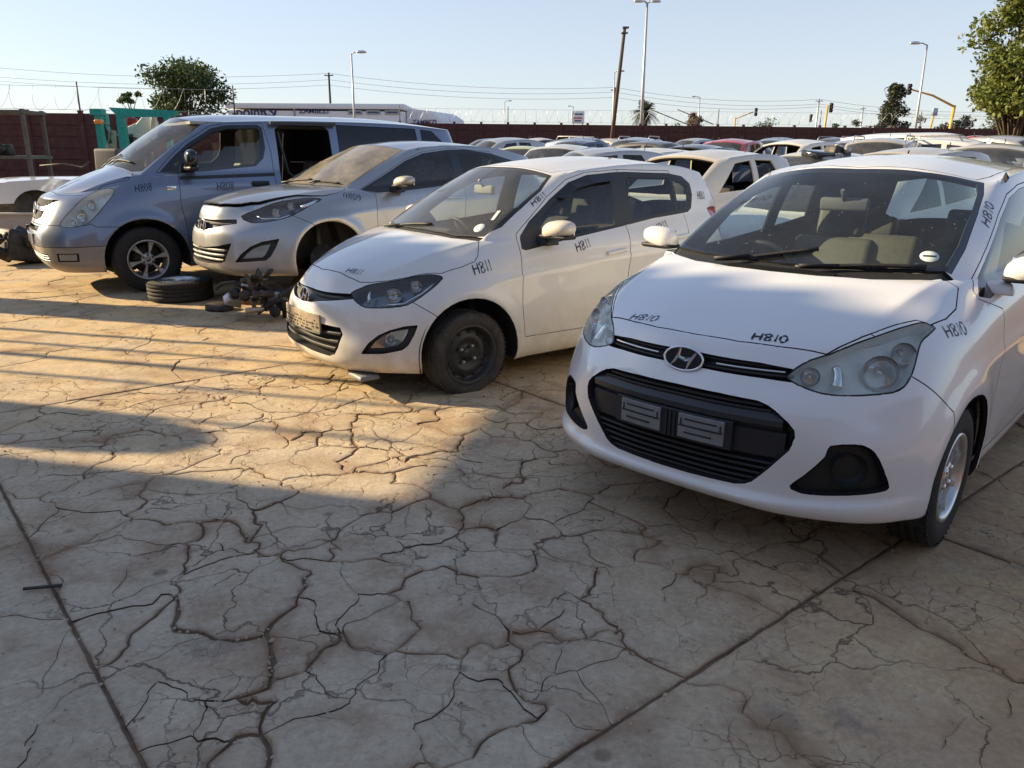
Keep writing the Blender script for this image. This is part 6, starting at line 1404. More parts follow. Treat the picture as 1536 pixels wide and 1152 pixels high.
def yard_car(kind,u,v,y,yaw,mat,label,cat='car',glassy=True,sx=1.0,rails=False,front=True,center=-1.2,zmax=1.35,group='scrapped cars in the rows behind'):
    P,H,S=proto(kind); x,_,zr=at(u,v,y); zg=yard_z(y); sz=max(.85,min(zmax,(zr-zg)/H))
    a=math.radians(yaw); ox=x-math.cos(a)*center*sx; oy=y-math.sin(a)*center*sx
    e=empty('scrapped_car',(ox,oy,zg),a,label,cat,group); e.scale=(sx,max(1.0,sx*.98),sz)
    def inst(name,key,mt):
        o=bpy.data.objects.new(name,P[key][1]); link(o,e)
        if not P[key][1].materials: P[key][1].materials.append(None)
        o.material_slots[0].link='OBJECT'; o.material_slots[0].material=M[mt]; return o
    inst('body_shell','body_shell',mat)
    if front: inst('hood','hood',mat)
    inst('inner_trim','inner_trim','interior'); inst('seat_set','seats','seat')
    if glassy:
        inst('windshield','windshield','glass_dusty')
        for k in ('left_windows','right_windows'): inst('side_window',k,'glass_dark')
    if glassy is not None: inst('rear_window','rear_window','glass_dark')
    for wx in S['wheels'][:2]:
        for sg in (1,-1):
            o=inst('wheel','wheel','rubber_dusty'); o.location=(wx,.74*sg,S['wheels'][2]); o.rotation_euler=(0,0,0 if sg>0 else math.pi)
    if rails:
        for sg in (1,-1):
            m=MB(); r=S['roof']; m.tube([(r[3][0]-.1,.50*sg,H-.07),(r[3][0]-.2,.50*sg,H+.02),(r[5][0],.50*sg,H+.02),(r[5][0]-.1,.48*sg,H-.07)],.016,6); m.build('roof_rail','alloy_dull',e)
    m=MB(); m.tube([(S['roofc'][-1][0],0,H-.05),(S['roofc'][-1][0]-.06,0,H+.07)],.008,5); m.build('aerial','black_plastic',e)
    return e
YC=[('hatch',1055,224,10.6,-140,'beige','stripped cream white hatchback with empty door windows behind the second car',dict(glassy=False,center=-1.3)),
 ('hatch',748,206,24,-150,'pale_silver','silver grey hatchback with a damaged roof, leftmost in the far row',dict(glassy=True)),
 ('small',781,218.5,20,-100,'lime','yellow green hatchback in the scrap rows beyond the silver hatchback',dict()),
 ('hatch',838,216,18,-115,'beige','cream hatchback with short black roof aerial behind the dusty hatchback',dict()),
 ('hatch',890,221,15,-165,'pale_silver','pale silver hatchback just over the dusty hatchback roof',dict()),
 ('sedan',893,206,31,-30,'steel_blue','steel blue estate in the far row below the leaning wooden pole',dict(rails=True)),
 ('suv',951,205.5,26,-120,'light_blue','light blue tall car left of the leaning wooden pole with tan windscreen',dict(rails=True)),
 ('small',957,221.5,16,-150,'white_far','plain white roofed small car before the light blue one',dict()),
 ('sedan',1003,211,24,-40,'charcoal','charcoal saloon left of the red car',dict()),
 ('hatch',1092,207.5,22,-125,'red','bright red hatchback under the fence in the scrap rows',dict()),
 ('hatch',1123,209.5,28,-35,'grey_blue','grey blue hatchback half hidden behind the red car',dict()),
 ('sedan',1155,208.5,32,-120,'navy','navy blue saloon at the foot of the fence right of the red car',dict()),
 ('hatch',1188,208.5,19,-145,'white_far','white hatchback without glass right of the navy car',dict(glassy=False)),
 ('small',1216,226,12.6,-140,'beige','cream small car carrying scrap engine parts',dict()),
 ('suv',1320,205.5,17,-125,'sand','sand coloured tall car with roof rails and red windscreen strip',dict(rails=True)),
 ('van',1408,198.5,24,-60,'white_far','tall white van near the right of the fence',dict(cat='van')),
 ('suv',1446,206,17.5,-35,'white_far','white estate with black roof rack near the right tree',dict(rails=True)),
 ('hatch',1360,220.5,12,-150,'tan','tan dusty roofed hatchback just over the near white roof',dict()),
 ('sedan',1482,214,13,-130,'tan','tan saloon with pale roof behind the near white car, right side',dict()),
 ('hatch',1525,202.5,20,-60,'pale_silver','pale silver hatchback at the right edge of the yard',dict()),
 ('small',1290,236,7.6,-136,'white_far','white hatchback parked directly behind the nearest hatchback',dict(zmax=1.0)),
 ('hatch',700,228,15,-140,'white_far','white hatchback hidden behind the silver hatchback',dict(zmax=1.0)),
 ('hatch',1150,229,9.6,-137,'beige','cream hatchback beside the stripped cream one',dict(zmax=1.0,glassy=False))]
YC+=[('sedan',722,207.5,38,-160,'charcoal','charcoal saloon at the far left end of the scrap rows',dict()),
 ('hatch',815,206.5,36,-60,'tan','tan hatchback low before the fence left of the leaning pole',dict()),
 ('hatch',862,209,27,-130,'navy','navy hatchback between the cream and the silver hatchbacks',dict()),
 ('small',925,207.5,38,-45,'sand','sand small car in the last row under the leaning pole',dict()),
 ('sedan',1032,207,36,-150,'pale_silver','silver saloon in the last row left of the red car',dict()),
 ('small',1035,216,19,-130,'charcoal','charcoal small car between the white roof and the red car',dict(glassy=False)),
 ('hatch',1180,206,40,-40,'steel_blue','steel blue hatchback in the last row right of the navy saloon',dict()),
 ('suv',1245,206,30,-150,'charcoal','charcoal tall car behind the engine parts',dict(rails=True)),
 ('hatch',1278,209,23,-120,'pale_silver','pale silver hatchback left of the sand coloured tall car',dict()),
 ('sedan',1375,206,28,-30,'grey_blue','grey blue saloon left of the tall white van',dict()),
 ('small',1462,203,30,-130,'red','dark red small car behind the white estate',dict()),
 ('hatch',1500,208,24,-150,'charcoal','charcoal hatchback left of the silver one at the right edge',dict(glassy=False))]
YC=[c for c in YC if c[6] not in ('white hatchback hidden behind the silver hatchback','cream hatchback beside the stripped cream one')]
for k,u,v,y,yaw,mt,lab,kw in YC: yard_car(k,u,v,y,yaw,mt,lab,**kw)
# ---------------- scrap: engines, parts ----------------
def engine(name,loc,rz,s,label,seed,mats=('cast','grease','grease','alloy_dull'),cat='engine part',parent=None):
    e=empty(name,loc,rz,label,cat) if parent is None else parent; R=random.Random(seed)
    mb=MB(); mb.box((0,0,.16*s),(.42*s,.30*s,.28*s),Matrix.Rotation(.2,3,'Y'),.85,.03*s); mb.build('block',mats[1],e)
    for k in range(9):
        m=MB(); c=(R.uniform(-.25,.25)*s,R.uniform(-.2,.2)*s,R.uniform(.06,.34)*s)
        if k%3==0: m.box(c,(R.uniform(.08,.2)*s,R.uniform(.05,.14)*s,R.uniform(.05,.12)*s),Matrix.Rotation(R.uniform(-1,1),3,'X')@Matrix.Rotation(R.uniform(-1,1),3,'Y'),1,.012*s)
        elif k%3==1: m.lathe([(0,.05*s),(.045*s,.05*s),(.05*s,.03*s),(.05*s,-.03*s),(0,-.05*s)],14,R.choice('XYZ'),c)
        else:
            p=Vector(c); P=[p]
            for j in range(3): p=p+Vector((R.uniform(-.12,.12),R.uniform(-.12,.12),R.uniform(-.08,.08)))*s; P.append(p)
            m.tube(P,.013*s,7)
        m.build(('bracket','pulley','hose')[k%3],mats[R.randrange(4)],e)
    return e
def heap(loc,label):
    e=empty('scrap_engine',loc,.5,label,'engine part'); e.scale=(1.3,1.3,1.35); R=random.Random(5)
    for k in range(34):
        m=MB(); r=R.uniform(0,.26); a=R.uniform(0,6.28); c=(r*math.cos(a),r*math.sin(a)*.8,R.uniform(.03,.30)*(1-r*2.2)+.03)
        Rm=Matrix.Rotation(R.uniform(-1.5,1.5),3,'X')@Matrix.Rotation(R.uniform(-1.5,1.5),3,'Y')
        if k%4==0: m.box(c,(R.uniform(.08,.18),R.uniform(.04,.09),R.uniform(.04,.09)),Rm,R.uniform(.6,1),.008); nm='bracket'
        elif k%4==1: m.lathe([(0,.02),(.02,.02),(.022,.012),(.038,.012),(.038,-.008),(.018,-.012),(.018,-.06),(0,-.06)],14,R.choice('XYZ'),c); nm='pulley'
        elif k%4==2:
            p=Vector(c); P=[p]
            for j in range(4): p=p+Vector((R.uniform(-.08,.08),R.uniform(-.08,.08),R.uniform(-.05,.05))); p.z=max(p.z,.015); P.append(p)
            m.tube(P,R.uniform(.007,.014),7); nm='hose'
        else: m.box(c,(R.uniform(.14,.24),.035,.03),Rm,.8,.006); nm='arm'
        m.build(nm,('grease','interior','cast','grease','alloy_dull','grease','interior')[k%7],e)
heap((-2.33,7.22,0),'sunlit heap of scrap engine accessories on the ground before the silver hatchback')
x,y,z=at(1255,236,12.45); engine('scrap_engine',(x,y,z-.12),.4,.9,'greasy scrap engine lying on the cream small car',8)
def black_bin():
    x,y,z=at(1228,236,12.3); mb=MB(); mb.box((0,0,.11),(.42,.3,.22),Matrix.Rotation(.15,3,'X'),1.1,.03); o=mb.build('plastic_housing','gloss_black',None,(x,y,z-.13),(0,0,.5)); tag(o,'black plastic housing lying on the cream small car beside an engine','car part')
black_bin()
x,y,z=at(35,385,10.8); engine('scrap_engine',(x,y,0),1.1,1.5,'dark scrap engine on the ground left of the van front',15,('grease','grease','interior','grease'))
# tyre lying flat with its alloy wheel, before the silver hatchback
e=empty('loose_tyre',(-3.50,8.22,0),.4,'loose tyre lying flat on its side with alloy wheel before the silver hatchback','tyre'); tyre_mesh('tyre',.325,.205,.20,e,'rubber',(0,0,.105),(math.pi/2,0,0))
m=MB(); m.lathe([(.21,.09),(.20,.095),(.19,.07),(.185,.0)],40,'Z',(0,0,.112)); 
for i in range(5):
    q=2*math.pi*i/5; m.box((math.cos(q)*.11,math.sin(q)*.11,.165),(.19,.06,.03),Matrix.Rotation(q,3,'Z'),1,.008)
m.lathe([(0,.07),(.05,.07),(.06,.03)],20,'Z',(0,0,.112)); m.build('rim','alloy',e)
# stands that carry the silver hatchback
for k,(lx,ly) in enumerate(((-.55,.62),(-.55,-.62))):
    a=-2.387; wx=-2.384+math.cos(a)*lx-math.sin(a)*ly; wy=8.402+math.sin(a)*lx+math.cos(a)*ly
    e=empty('stacked_rim',(wx,wy,0),0,('rusty steel rim propping the near sill of the silver hatchback','rusty steel rim propping the far sill of the silver hatchback')[k],'rim')
    m=MB(); m.lathe([(.19,0),(.20,.01),(.19,.03),(.17,.06),(.165,.14),(.18,.17),(.20,.19),(.19,.20),(.10,.15),(0,.15)],30,'Z'); m.build('lower_rim','rust',e); m=MB(); m.lathe([(.19,.2),(.20,.21),(.17,.24),(.165,.29),(.19,.31),(.18,.32),(.08,.28),(0,.28)],30,'Z'); m.build('upper_rim','rust',e)
x,y=-2.72,8.0; m=MB(); m.lathe([(0,0),(.10,0),(.105,.02),(.085,.04),(.08,.16),(.095,.19),(.0,.20)],24,'Z'); tag(m.build('brake_drum',plain('orange_rust',(.20,.085,.035),.85,.1,var=.35,bump=.5),None,(x,y,0),(0,.15,0)),'orange rusted brake drum under the nose of the silver hatchback','brake drum')
m=MB(); m.lathe([(0,.02),(.13,.02),(.135,.0),(.135,-.02),(0,-.02)],28,'Z'); tag(m.build('brake_disc','grease',None,(-2.88,7.62,.03),(.08,.05,0)),'dull brake disc lying flat beside the loose tyre','brake disc')
m=MB(); m.tube([(-1.72,2.455,.012),(-1.60,2.485,.010)],.006,6); tag(m.build('steel_rod','grease'),'short dark steel rod lying across the slab joint, lower left','rod')
# ---------------- left: cut-off white front, seat, racks ----------------
def left_scrap():
    x,y,z=at(62,262,14.5); e=empty('front_cut',(x,y,0),-2.6,'cut-off white car front marked H805 left of the van','car part')
    P=[(-.9,.95),(-.2,1.02),(.5,.98),(.95,.86),(1.02,.72),(.9,.62),(.55,.62)]+[(.15+.36*math.cos(q),.48+.36*math.sin(q)) for q in np.linspace(.4,2.74,10)]+[(-.5,.60),(-.95,.62)]
    for sg in (.78,-.78):
        m=MB(); m.prism(P,'Y',sg,sg+.03*(1 if sg>0 else -1)); m.build('fender','white',e)
    V=[];F=[]
    for i,xx in enumerate(np.linspace(-.85,.95,9)):
        for j,yy in enumerate(np.linspace(-.76,.76,9)): V.append((xx,yy,.97+.07*math.cos(yy*1.9)-.12*max(0,xx-.2)**2))
    for i in range(8):
        for j in range(8): F.append((i*9+j,i*9+j+1,(i+1)*9+j+1,(i+1)*9+j))
    mesh('hood',V,F,'white',e,True); m=MB(); m.box((.3,0,.55),(1.1,1.2,.5),None,.9,.05); m.build('engine_bay','grease',e)
    m=MB(); m.tube([(-.85,.76,.98),(-1.2,.70,1.3),(-1.3,.66,1.38)],.05,8); m.build('pillar_stump','white',e)
    m=MB(); m.box((.98,0,.45),(.06,1.3,.14),None,1,.03); m.build('cross_member','grease',e)
    x,y,z=at(27,318,13.2); m=MB(); m.box((0,0,.25),(1.5,.04,.45),None,1,.01); m.box((0,-.02,.47),(1.52,.08,.03)); tag(m.build('leaning_sheet','white_far',None,(x,y,.02),(.1,0,.15)),'pale flat body panel leaning under the cut-off white front','sheet')
    x,y,z=at(142,252,12.6); s=empty('car_seat',(x,y,z-.42),-1.9,'grey fabric car seat standing upright beside the van windscreen','seat')
    q=seat_parts(s,0,0,0,'trim_grey',.5,.05,False); q.name='seat_pads'
    m=MB(); m.box((0,0,-.2),(.5,.45,.45),None,.8); m.build('pedestal','grease',s)
    # teal steel frame
    M['teal']=plain('teal_paint',(.015,.30,.26),.45,var=.2); t=empty('teal_frame',(*at(182,232,17)[:2],yard_z(17)),0,'teal painted steel frame loaded with white body panels behind the van','frame')
    bx=t.location.x; by=t.location.y
    def pt(u,v,dy=0): p=at(u,v,17+dy); return (p[0]-bx,p[1]-by,p[2]-yard_z(17))
    for u,dy,w_ in ((147,0,.11),(181,0,.15),(158,1.2,.07),(250,1.0,.10)):
        p=pt(u,170,dy); m=MB(); m.box((p[0],p[1],p[2]/2),(w_,.14,p[2])); m.build('post','teal',t)
    a,b=pt(166,166),pt(286,173,.6); m=MB(); m.prism([(a[0],a[2]+.06),(b[0],b[2]+.06),(b[0]-.1,b[2]-.06),(a[0]+.25,a[2]-.12),(a[0]+.1,a[2]-.05)],'Y',-.08,.08); m.build('top_beam','teal',t)
    a,b=pt(138,168),pt(156,171); m=MB(); m.box(((a[0]+b[0])/2,0,a[2]),(abs(b[0]-a[0]),.2,.12)); m.build('cap','teal',t)
    a=pt(152,183); m=MB(); m.box((a[0],-.1,a[2]),(.16,.1,.09),None,1,.02); m.build('orange_lamp','amber_lens',t)
    for (u,v,w_,h_,r) in ((222,190,.55,.4,.5),(205,205,.5,.5,-.4)):
        p=pt(u,v,.4); m=MB(); m.box(p,(w_,.06,h_),Matrix.Rotation(r,3,'Y'),.6,.02); o=m.build('body_panel','white_far',None); o.location=t.location; tag(o,('torn white fender hanging on the teal frame','white door skin standing in the teal frame')[u<210],'panel')
    R=random.Random(21)
    for k,(u,v,mt,lab) in enumerate(((160,200,'grease','dark bent bracket standing in the teal frame'),(168,212,'cast','pale casting low in the teal frame'),(232,182,'white_far','small white bumper piece on top of the teal frame'),(196,218,'interior','black plastic trim low in the teal frame'))):
        q=pt(u,v,.3); m=MB(); m.box(q,(.10+.1*(k%2),.08,.45),Matrix.Rotation(R.uniform(-.5,.5),3,'Y'),.7,.015); m.tube([(q[0]-.1,q[1],q[2]-.2),(q[0],q[1]-.05,q[2]+.2),(q[0]+.2,q[1],q[2]+.1)],.02,6); o=m.build('scrap_piece',mt,None); o.location=t.location; tag(o,lab,'car part')
    p=pt(196,188,.5); m=MB(); m.box(p,(.3,.1,.35),Matrix.Rotation(.3,3,'Y'),.8,.03); o=m.build('tail_lamp','red_lens',None); o.location=t.location; tag(o,'broken red tail lamp panel lodged in the teal frame','lamp')
    # dark parts rack at the left edge
    x,y,z=at(10,236,16); r=empty('parts_rack',(x,y,yard_z(16)),.1,'dark steel rack full of greasy parts at the left edge','rack')
    H=at(10,163,16)[2]-yard_z(16)
    for dx in (-1.0,.42):
        for dy in (0,.8): m=MB(); m.box((dx,dy,H/2),(.07,.07,H)); m.build('upright','steel_post',r)
    for k,zz in enumerate((.5,1.3,H-.05)): m=MB(); m.box((-.3,.4,zz),(1.55,.95,.06)); m.build('shelf','steel_post',r)
    R=random.Random(4)
    for k in range(4):
        m=MB(); c=((-.75,-.1,-.8,-.2)[k],.35,(.53,.53,1.33,1.33)[k]); s_=R.uniform(.12,.2)
        m.box((c[0],c[1],c[2]+s_*.8),(s_*1.8,s_*1.6,s_*1.6),Matrix.Rotation(R.uniform(-.4,.4),3,'Z'),.85,.03); m.lathe([(0,.1),(.08,.1),(.09,-.1),(0,-.1)],12,'Y',(c[0],c[1]-s_,c[2]+s_)); o=m.build('gearbox',R.choice(('grease','grease','cast')),None); o.parent=None; o.location=r.location; tag(o,('greasy gearbox casing at the outer end of the low rack shelf','greasy gearbox casing at the inner end of the low rack shelf','greasy gearbox casing at the outer end of the high rack shelf','greasy gearbox casing at the inner end of the high rack shelf')[k],'gearbox','gearboxes on the rack')
    # long prop lying by the rack
    x,y,z=at(75,262,14); m=MB(); m.tube([(-.5,0,1.22),(-.1,.05,1.26),(.25,.0,1.20),(.4,0,1.3)],.012,6); tag(m.build('bent_pipe','grease',None,(x,y+.6,0)),'thin bent rusty pipe lying across the cut-off white front','pipe')
left_scrap()
# ---------------- boundary wall of precast panels with razor wire ----------------
def wall_mat():
    t=NT('maroon_precast'); co=t.coords('Object'); n=t.noise(co,6,6,.65); n2=t.noise(co,1.2,4)
    c=t.ramp(n,[(.3,(.058,.020,.018)),(.7,(.105,.040,.034))]); c=t.mix(t.math('MULTIPLY',t.f(n2,.45,.7),.4),c,(.17,.10,.08)); t.ln(c,t.b.inputs['Base Color']); t.set(Roughness=.85); t.bump(n,.01,.4); return t.m
M['maroon']=wall_mat(); M['wire']=plain('galvanised_wire',(.42,.43,.45),.45,.7)
def precast(name,p0,p1,bay,h,zg,label,rows=7,wire=True):
    p0=np.array(p0);p1=np.array(p1); L=np.linalg.norm(p1-p0); d=(p1-p0)/L; nb=int(round(L/bay)); bay=L/nb; a=math.atan2(d[1],d[0])
    w_=empty(name,(p0[0],p0[1],zg),a,label,'wall','maroon boundary walls'); ph=h/rows
    pm=MB(); pm.box((0,0,ph/2),(bay-.10,.04,ph+.004)); pm.box((0,-.012,ph/2),(bay-.13,.05,ph-.03)); pm.box((0,-.042,ph/2),(bay-.30,.012,ph-.09)); po=pm.build('panel','maroon'); pme=po.data; bpy.data.objects.remove(po)
    sm=MB(); sm.box((0,0,h/2+.03),(.13,.14,h+.06)); sm.box((0,0,h+.08),(.15,.16,.04)); so_=sm.build('post','maroon'); sme=so_.data; bpy.data.objects.remove(so_)
    cnt=0
    for i in range(nb+1):
        o=bpy.data.objects.new('post',sme); link(o,w_,(i*bay,0,0))
        if i<nb:
            for r in range(rows):
                if cnt>=300: break
                o=bpy.data.objects.new('panel',pme); link(o,w_,((i+.5)*bay,0,r*ph)); cnt+=1
    if wire:
        rw=empty('razor_wire',(p0[0],p0[1],zg+h),a,('coiled razor wire on uprights along the near left boundary wall' if L<20 else 'coiled razor wire on uprights along the long boundary wall'),'razor wire')
        n=int(L/.62)*14; P=[(i/14*.62+.10*math.sin(i*.45),.36*math.cos(2*math.pi*i/14+.2*math.sin(i*.05)),.46+.36*math.sin(2*math.pi*i/14)) for i in range(n)]
        m=MB(); m.tube(P,.0075 if L>20 else .0048,3,False); m.build('coil','wire',rw,fix=False)
        for i in range(0,nb+1,4 if L>20 else 3): m=MB(); m.tube([(i*bay,0,0),(i*bay,0,.95)],.025,6); m.build('upright','steel_post',rw)
        for zz in (.12,.80): m=MB(); m.tube([(0,0,zz),(L,0,zz)],.006,3,False); m.build('strand','wire',rw)
        for xx in ((L*.36,L*.40) if L>20 else ()): m=MB(); m.tube([(xx,0,.9),(xx+2.2,0,.1)],.03,6); m.build('brace','steel_post',rw)
    return w_
xl,_,zl=at(0,168,25.0); xm,_,_=at(352,168,27.0); precast('boundary_wall',(xl-2.5,24.8),(xm,27.0),1.5,zl-yard_z(25),yard_z(25),'near maroon precast panel wall behind the parts rack at left')
xa,_,za=at(600,184.5,47.0); xb,_,zb=at(1600,189,50.0); precast('boundary_wall',(xa,47.0),(xb,50.0),1.52,za-yard_z(48),yard_z(48),'long maroon precast panel wall closing the yard behind the cars')
precast('boundary_wall',(xm,27.3),(xa,46.8),1.5,2.2,yard_z(36),'maroon precast panel wall running away behind the van',wire=False)
# long low roof beyond the left wall
x0,_,z0=at(-10,165,33); x1,_,_=at(300,169,36); b=empty('long_shed',((x0+x1)/2,36,yard_z(36)),.08,'long low shed with grey sheet roof beyond the left wall','shed')
m=MB(); m.box((0,0,(z0-.6)/2),(x1-x0+2,5,z0-.6)); m.build('wall','sheet_grey',b); m=MB(); m.box((0,0,z0-.5),(x1-x0+2.6,5.8,.22)); m.build('roof','sheet_grey',b)
# ---------------- white building with lettering ----------------
M['navy_letter']=plain('navy_lettering',(.02,.04,.14),.5,var=.05); M['white_wall']=plain('white_plaster',(.84,.85,.87),.7,var=.05,scale=3); M['red_letter']=plain('red_lettering',(.5,.03,.03),.5)
def letters(name,txt,mat,parent,loc,size,rot=(math.pi/2,0,0),ext=.02):
    c=bpy.data.curves.new(name,'FONT'); c.body=txt; c.size=size; c.extrude=ext; c.align_x='CENTER'; c.align_y='CENTER'; c.offset=.006*size
    t=bpy.data.objects.new(name,c); COL.objects.link(t); dg=bpy.context.evaluated_depsgraph_get(); me=bpy.data.meshes.new_from_object(t.evaluated_get(dg)); bpy.data.objects.remove(t)
    me.materials.clear(); return obj(name,me,mat,parent,loc,rot)
def white_building():
    y=70; x0,_,zt=at(341,154,y); x1,_,z2=at(604,158,y); x2,_,_=at(656,163,y)
    b=empty('white_building',((x0+x1)/2,y,yard_z(60)),0,'long white building with navy lettering beyond the boundary wall','building'); cx=(x0+x1)/2; H=zt-yard_z(60)
    m=MB(); m.box((0,5,H/2-.3),(x1-x0,10,H-.6)); m.build('wall','white_wall',b); m=MB(); m.box((0,5,H-.22),(x1-x0+.3,10.3,.44),None,1,.04); m.build('parapet','white_wall',b)
    xm=at(441,154,y)[0]-cx; m=MB(); m.box((xm,-.06,H*.7),(.12,.12,H*.5)); m.build('joint','sheet_grey',b)
    x,_,z=at(383,168.5,y); letters('lettering','point S','navy_letter',b,(x-cx,-.05,z-yard_z(60)),1.15)
    x,_,z=at(404,166,y); m=MB(); m.lathe([(.50,0),(.55,0),(.55,.06),(.40,.06),(.40,0)],24,'Y',(x-cx+.05,-.08,z-yard_z(60)),close=True); m.build('round_sign','navy_letter',b)
    x,_,z=at(471,166.5,y); letters('lettering','ZAMBEZI','navy_letter',b,(x-cx,-.05,z-yard_z(60)),.62)
    for u in (533,560,588):
        x,_,z=at(u,168.5,y); m=MB(); m.box((x-cx,-.05,z-yard_z(60)),(1.2,.06,.34)); o=m.build('sign_board',('sheet_grey'),b); m=MB(); m.box((x-cx,-.09,z-yard_z(60)),(.9,.02,.10)); m.build('print','navy_letter',o)
    c=empty('white_annex',((x1+x2)/2+.1,y+1.5,yard_z(60)),-.25,'white annex with rounded parapet at the right end of the white building','building'); w_=(x2-x1)*1.05; h=z2-yard_z(60)-.15
    V=[(-w_/2,h*.7),(-w_/2,h-.15),(-w_/2+.25,h),(w_/2-1.0,h-.2),(w_/2-.15,h-.75),(w_/2,h-1.2),(w_/2,0),(-w_/2,0)]
    m=MB(); m.prism(V,'Y',0,7); m.build('wall','white_wall',c); letters('lettering','ZAMBEZI','navy_letter',c,(.1,-.04,h-1.15),.55); 
    letters('lettering','AUTO','navy_letter',c,(.1,-.04,h-1.75),.5)
white_building()
def billboard():
    x,y,z=at(867,176,62); g=yard_z(60); b=empty('sign_board',(x,y,g),0,'small white sign board with red print beyond the boundary wall','sign')
    m=MB(); m.box((0,0,z-g),(.95,.1,.9),None,1,.02); m.build('board','white_wall',b)
    for dz,mt,w_ in ((.22,'navy_letter',.7),(-.05,'red_letter',.6),(-.25,'navy_letter',.5)): m=MB(); m.box((0,-.06,z-g+dz),(w_,.01,.09)); m.build('print',mt,b)
    for dx in (-.35,.35): m=MB(); m.tube([(dx,.03,0),(dx,.03,z-g)],.04,6); m.build('post','steel_post',b)
billboard()
# ---------------- poles, lamps, wires, traffic lights ----------------
M['galv']=plain('galvanised_pole',(.45,.46,.48),.5,.5); M['timber']=plain('pole_timber',(.10,.06,.04),.9,var=.35,bump=.5); M['yellow']=plain('traffic_yellow',(.62,.36,.03),.5,var=.1); M['pole_dark']=plain('dark_timber',(.06,.05,.045),.9)
def street_lamp(u,vt,y,arm,label,r=.07,both=False,ub=None):
    x,_,z=at(u,vt,y); g=yard_z(60); 
    e=empty('street_lamp',(x,y,g),0,label,'street lamp','street lamps'); H=z-g
    m=MB(); m.tube([(0,0,0),(0,0,H*.5),(0,0,H)],[r*1.25,r,r*.6],10); m.build('pole','galv',e)
    for sg in ((1,-1) if both else (1 if arm>0 else -1,)):
        a=abs(arm); m=MB(); m.tube([(0,0,H-.05),(sg*a*.5,0,H+.08),(sg*a,0,H+.1)],r*.5,8); m.build('arm','galv',e)
        m=MB(); m.lathe([(0,.10),(.10,.09),(.16,.02),(.14,-.06),(0,-.08)],14,'Z',(0,0,0)); o=m.build('lamp_head','alloy',e,(sg*(a+.2),0,H+.08)); o.scale=(2.2,1.1,1)
    return e
street_lamp(527,80,55,.45,'single grey street lamp over the white building',.075)
street_lamp(971,4,58,.38,'tallest street lamp with twin heads, right of the leaning wooden pole',.11,True)
street_lamp(1391,67,52,-.55,'street lamp leaning its arm left beside the yellow traffic boom',.075)
street_lamp(757,152,130,.6,'small far street lamp above the middle of the fence',.10)
street_lamp(922,108,75,.35,'thin street lamp just left of the leaning wooden pole',.07)
street_lamp(1050,146,120,-.7,'small far street lamp beside the reddish tree',.10)
street_lamp(860,160,160,-.6,'farthest small street lamp over the sign board',.10)
def pole(name,u,vt,y,lean,r,mat,label,cat,arm=True,cap=False):
    x,_,z=at(u,vt,y); g=yard_z(min(y,60)); e=empty(name,(x-lean,y,g),0,label,cat); H=z-g
    m=MB(); m.tube([(0,0,0),(lean*.5,0,H*.5),(lean,0,H)],[r*1.3,r*1.1,r*.9],10); m.build('shaft',mat,e)
    if arm:
        m=MB(); m.box((lean,0,H-.3),(1.0 if y>50 else .7,.09,.10)); m.build('cross_arm',mat,e)
        for dx in (-.4,0,.4): mm=MB(); mm.lathe([(0,.14),(.04,.12),(.05,.02),(0,0)],8,'Z',(lean+dx,0,H-.25)); mm.build('insulator','white_wall',e)
    if cap: m=MB(); m.box((lean+.05,0,H+.05),(.3,.2,.08)); m.box((lean,0,H-.2),(.32,.28,.05)); m.build('cap','steel_post',e)
    return e
pole('timber_pole',937,43,42,.55,.088,'timber','thick leaning wooden pole in the middle of the fence','pole',False,True)
pole('power_pole',493,109,95,0,.12,'pole_dark','dark power pole behind the white building','power pole'); pole('power_pole',923,131,95,0,.11,'pole_dark','dark power pole left of the leaning wooden pole','power pole'); pole('power_pole',1229,148,110,.1,.11,'galv','pale power pole beside the upright traffic light','power pole'); pole('power_pole',1295,160,140,0,.12,'galv','far pale power pole before the tall conifer','power pole')
def cables():
    A=[[(-20,100),(493,110),(923,131),(1229,149),(1560,165)],[(-20,114),(493,119.5),(923,138),(1229,156),(1560,171)],[(-20,120),(493,127.5),(923,146),(1229,160),(1560,175)]]
    for k,L in enumerate(A):
        m=MB(); P=[]
        for i in range(len(L)-1):
            a=Vector(at(*L[i],95)); b=Vector(at(*L[i+1],95))
            for t in np.linspace(0,1,14,endpoint=False): P.append(a.lerp(b,t)-Vector((0,0,.7*4*t*(1-t))))
        P.append(Vector(at(*L[-1],95))); m.tube(P,.017,3,False); tag(m.build('power_cable','steel_post'),('uppermost power cable across the sky','middle power cable across the sky','lowest power cable across the sky')[k],'cable')
cables()
def signal_head(parent,p,s=1.0,rz=0):
    s*=.78
    m=MB(); m.box((0,0,0),(.32*s,.22*s,.95*s),None,1,.04*s); 
    for k in (-1,0,1): m.lathe([(.10*s,-.10*s),(.12*s,-.30*s),(.13*s,-.30*s),(.11*s,-.10*s)],12,'Y',(0,0,k*.29*s),close=True)
    o=m.build('signal_head','black_plastic',parent,p,(0,0,rz))
    for k,mt in ((1,'red_lens'),(0,'amber_lens'),(-1,'trim_grey')): mm=MB(); mm.lathe([(0,-.13*s),(.09*s,-.12*s)],12,'Y',(0,0,k*.29*s)); mm.build('signal_lens',mt,o)
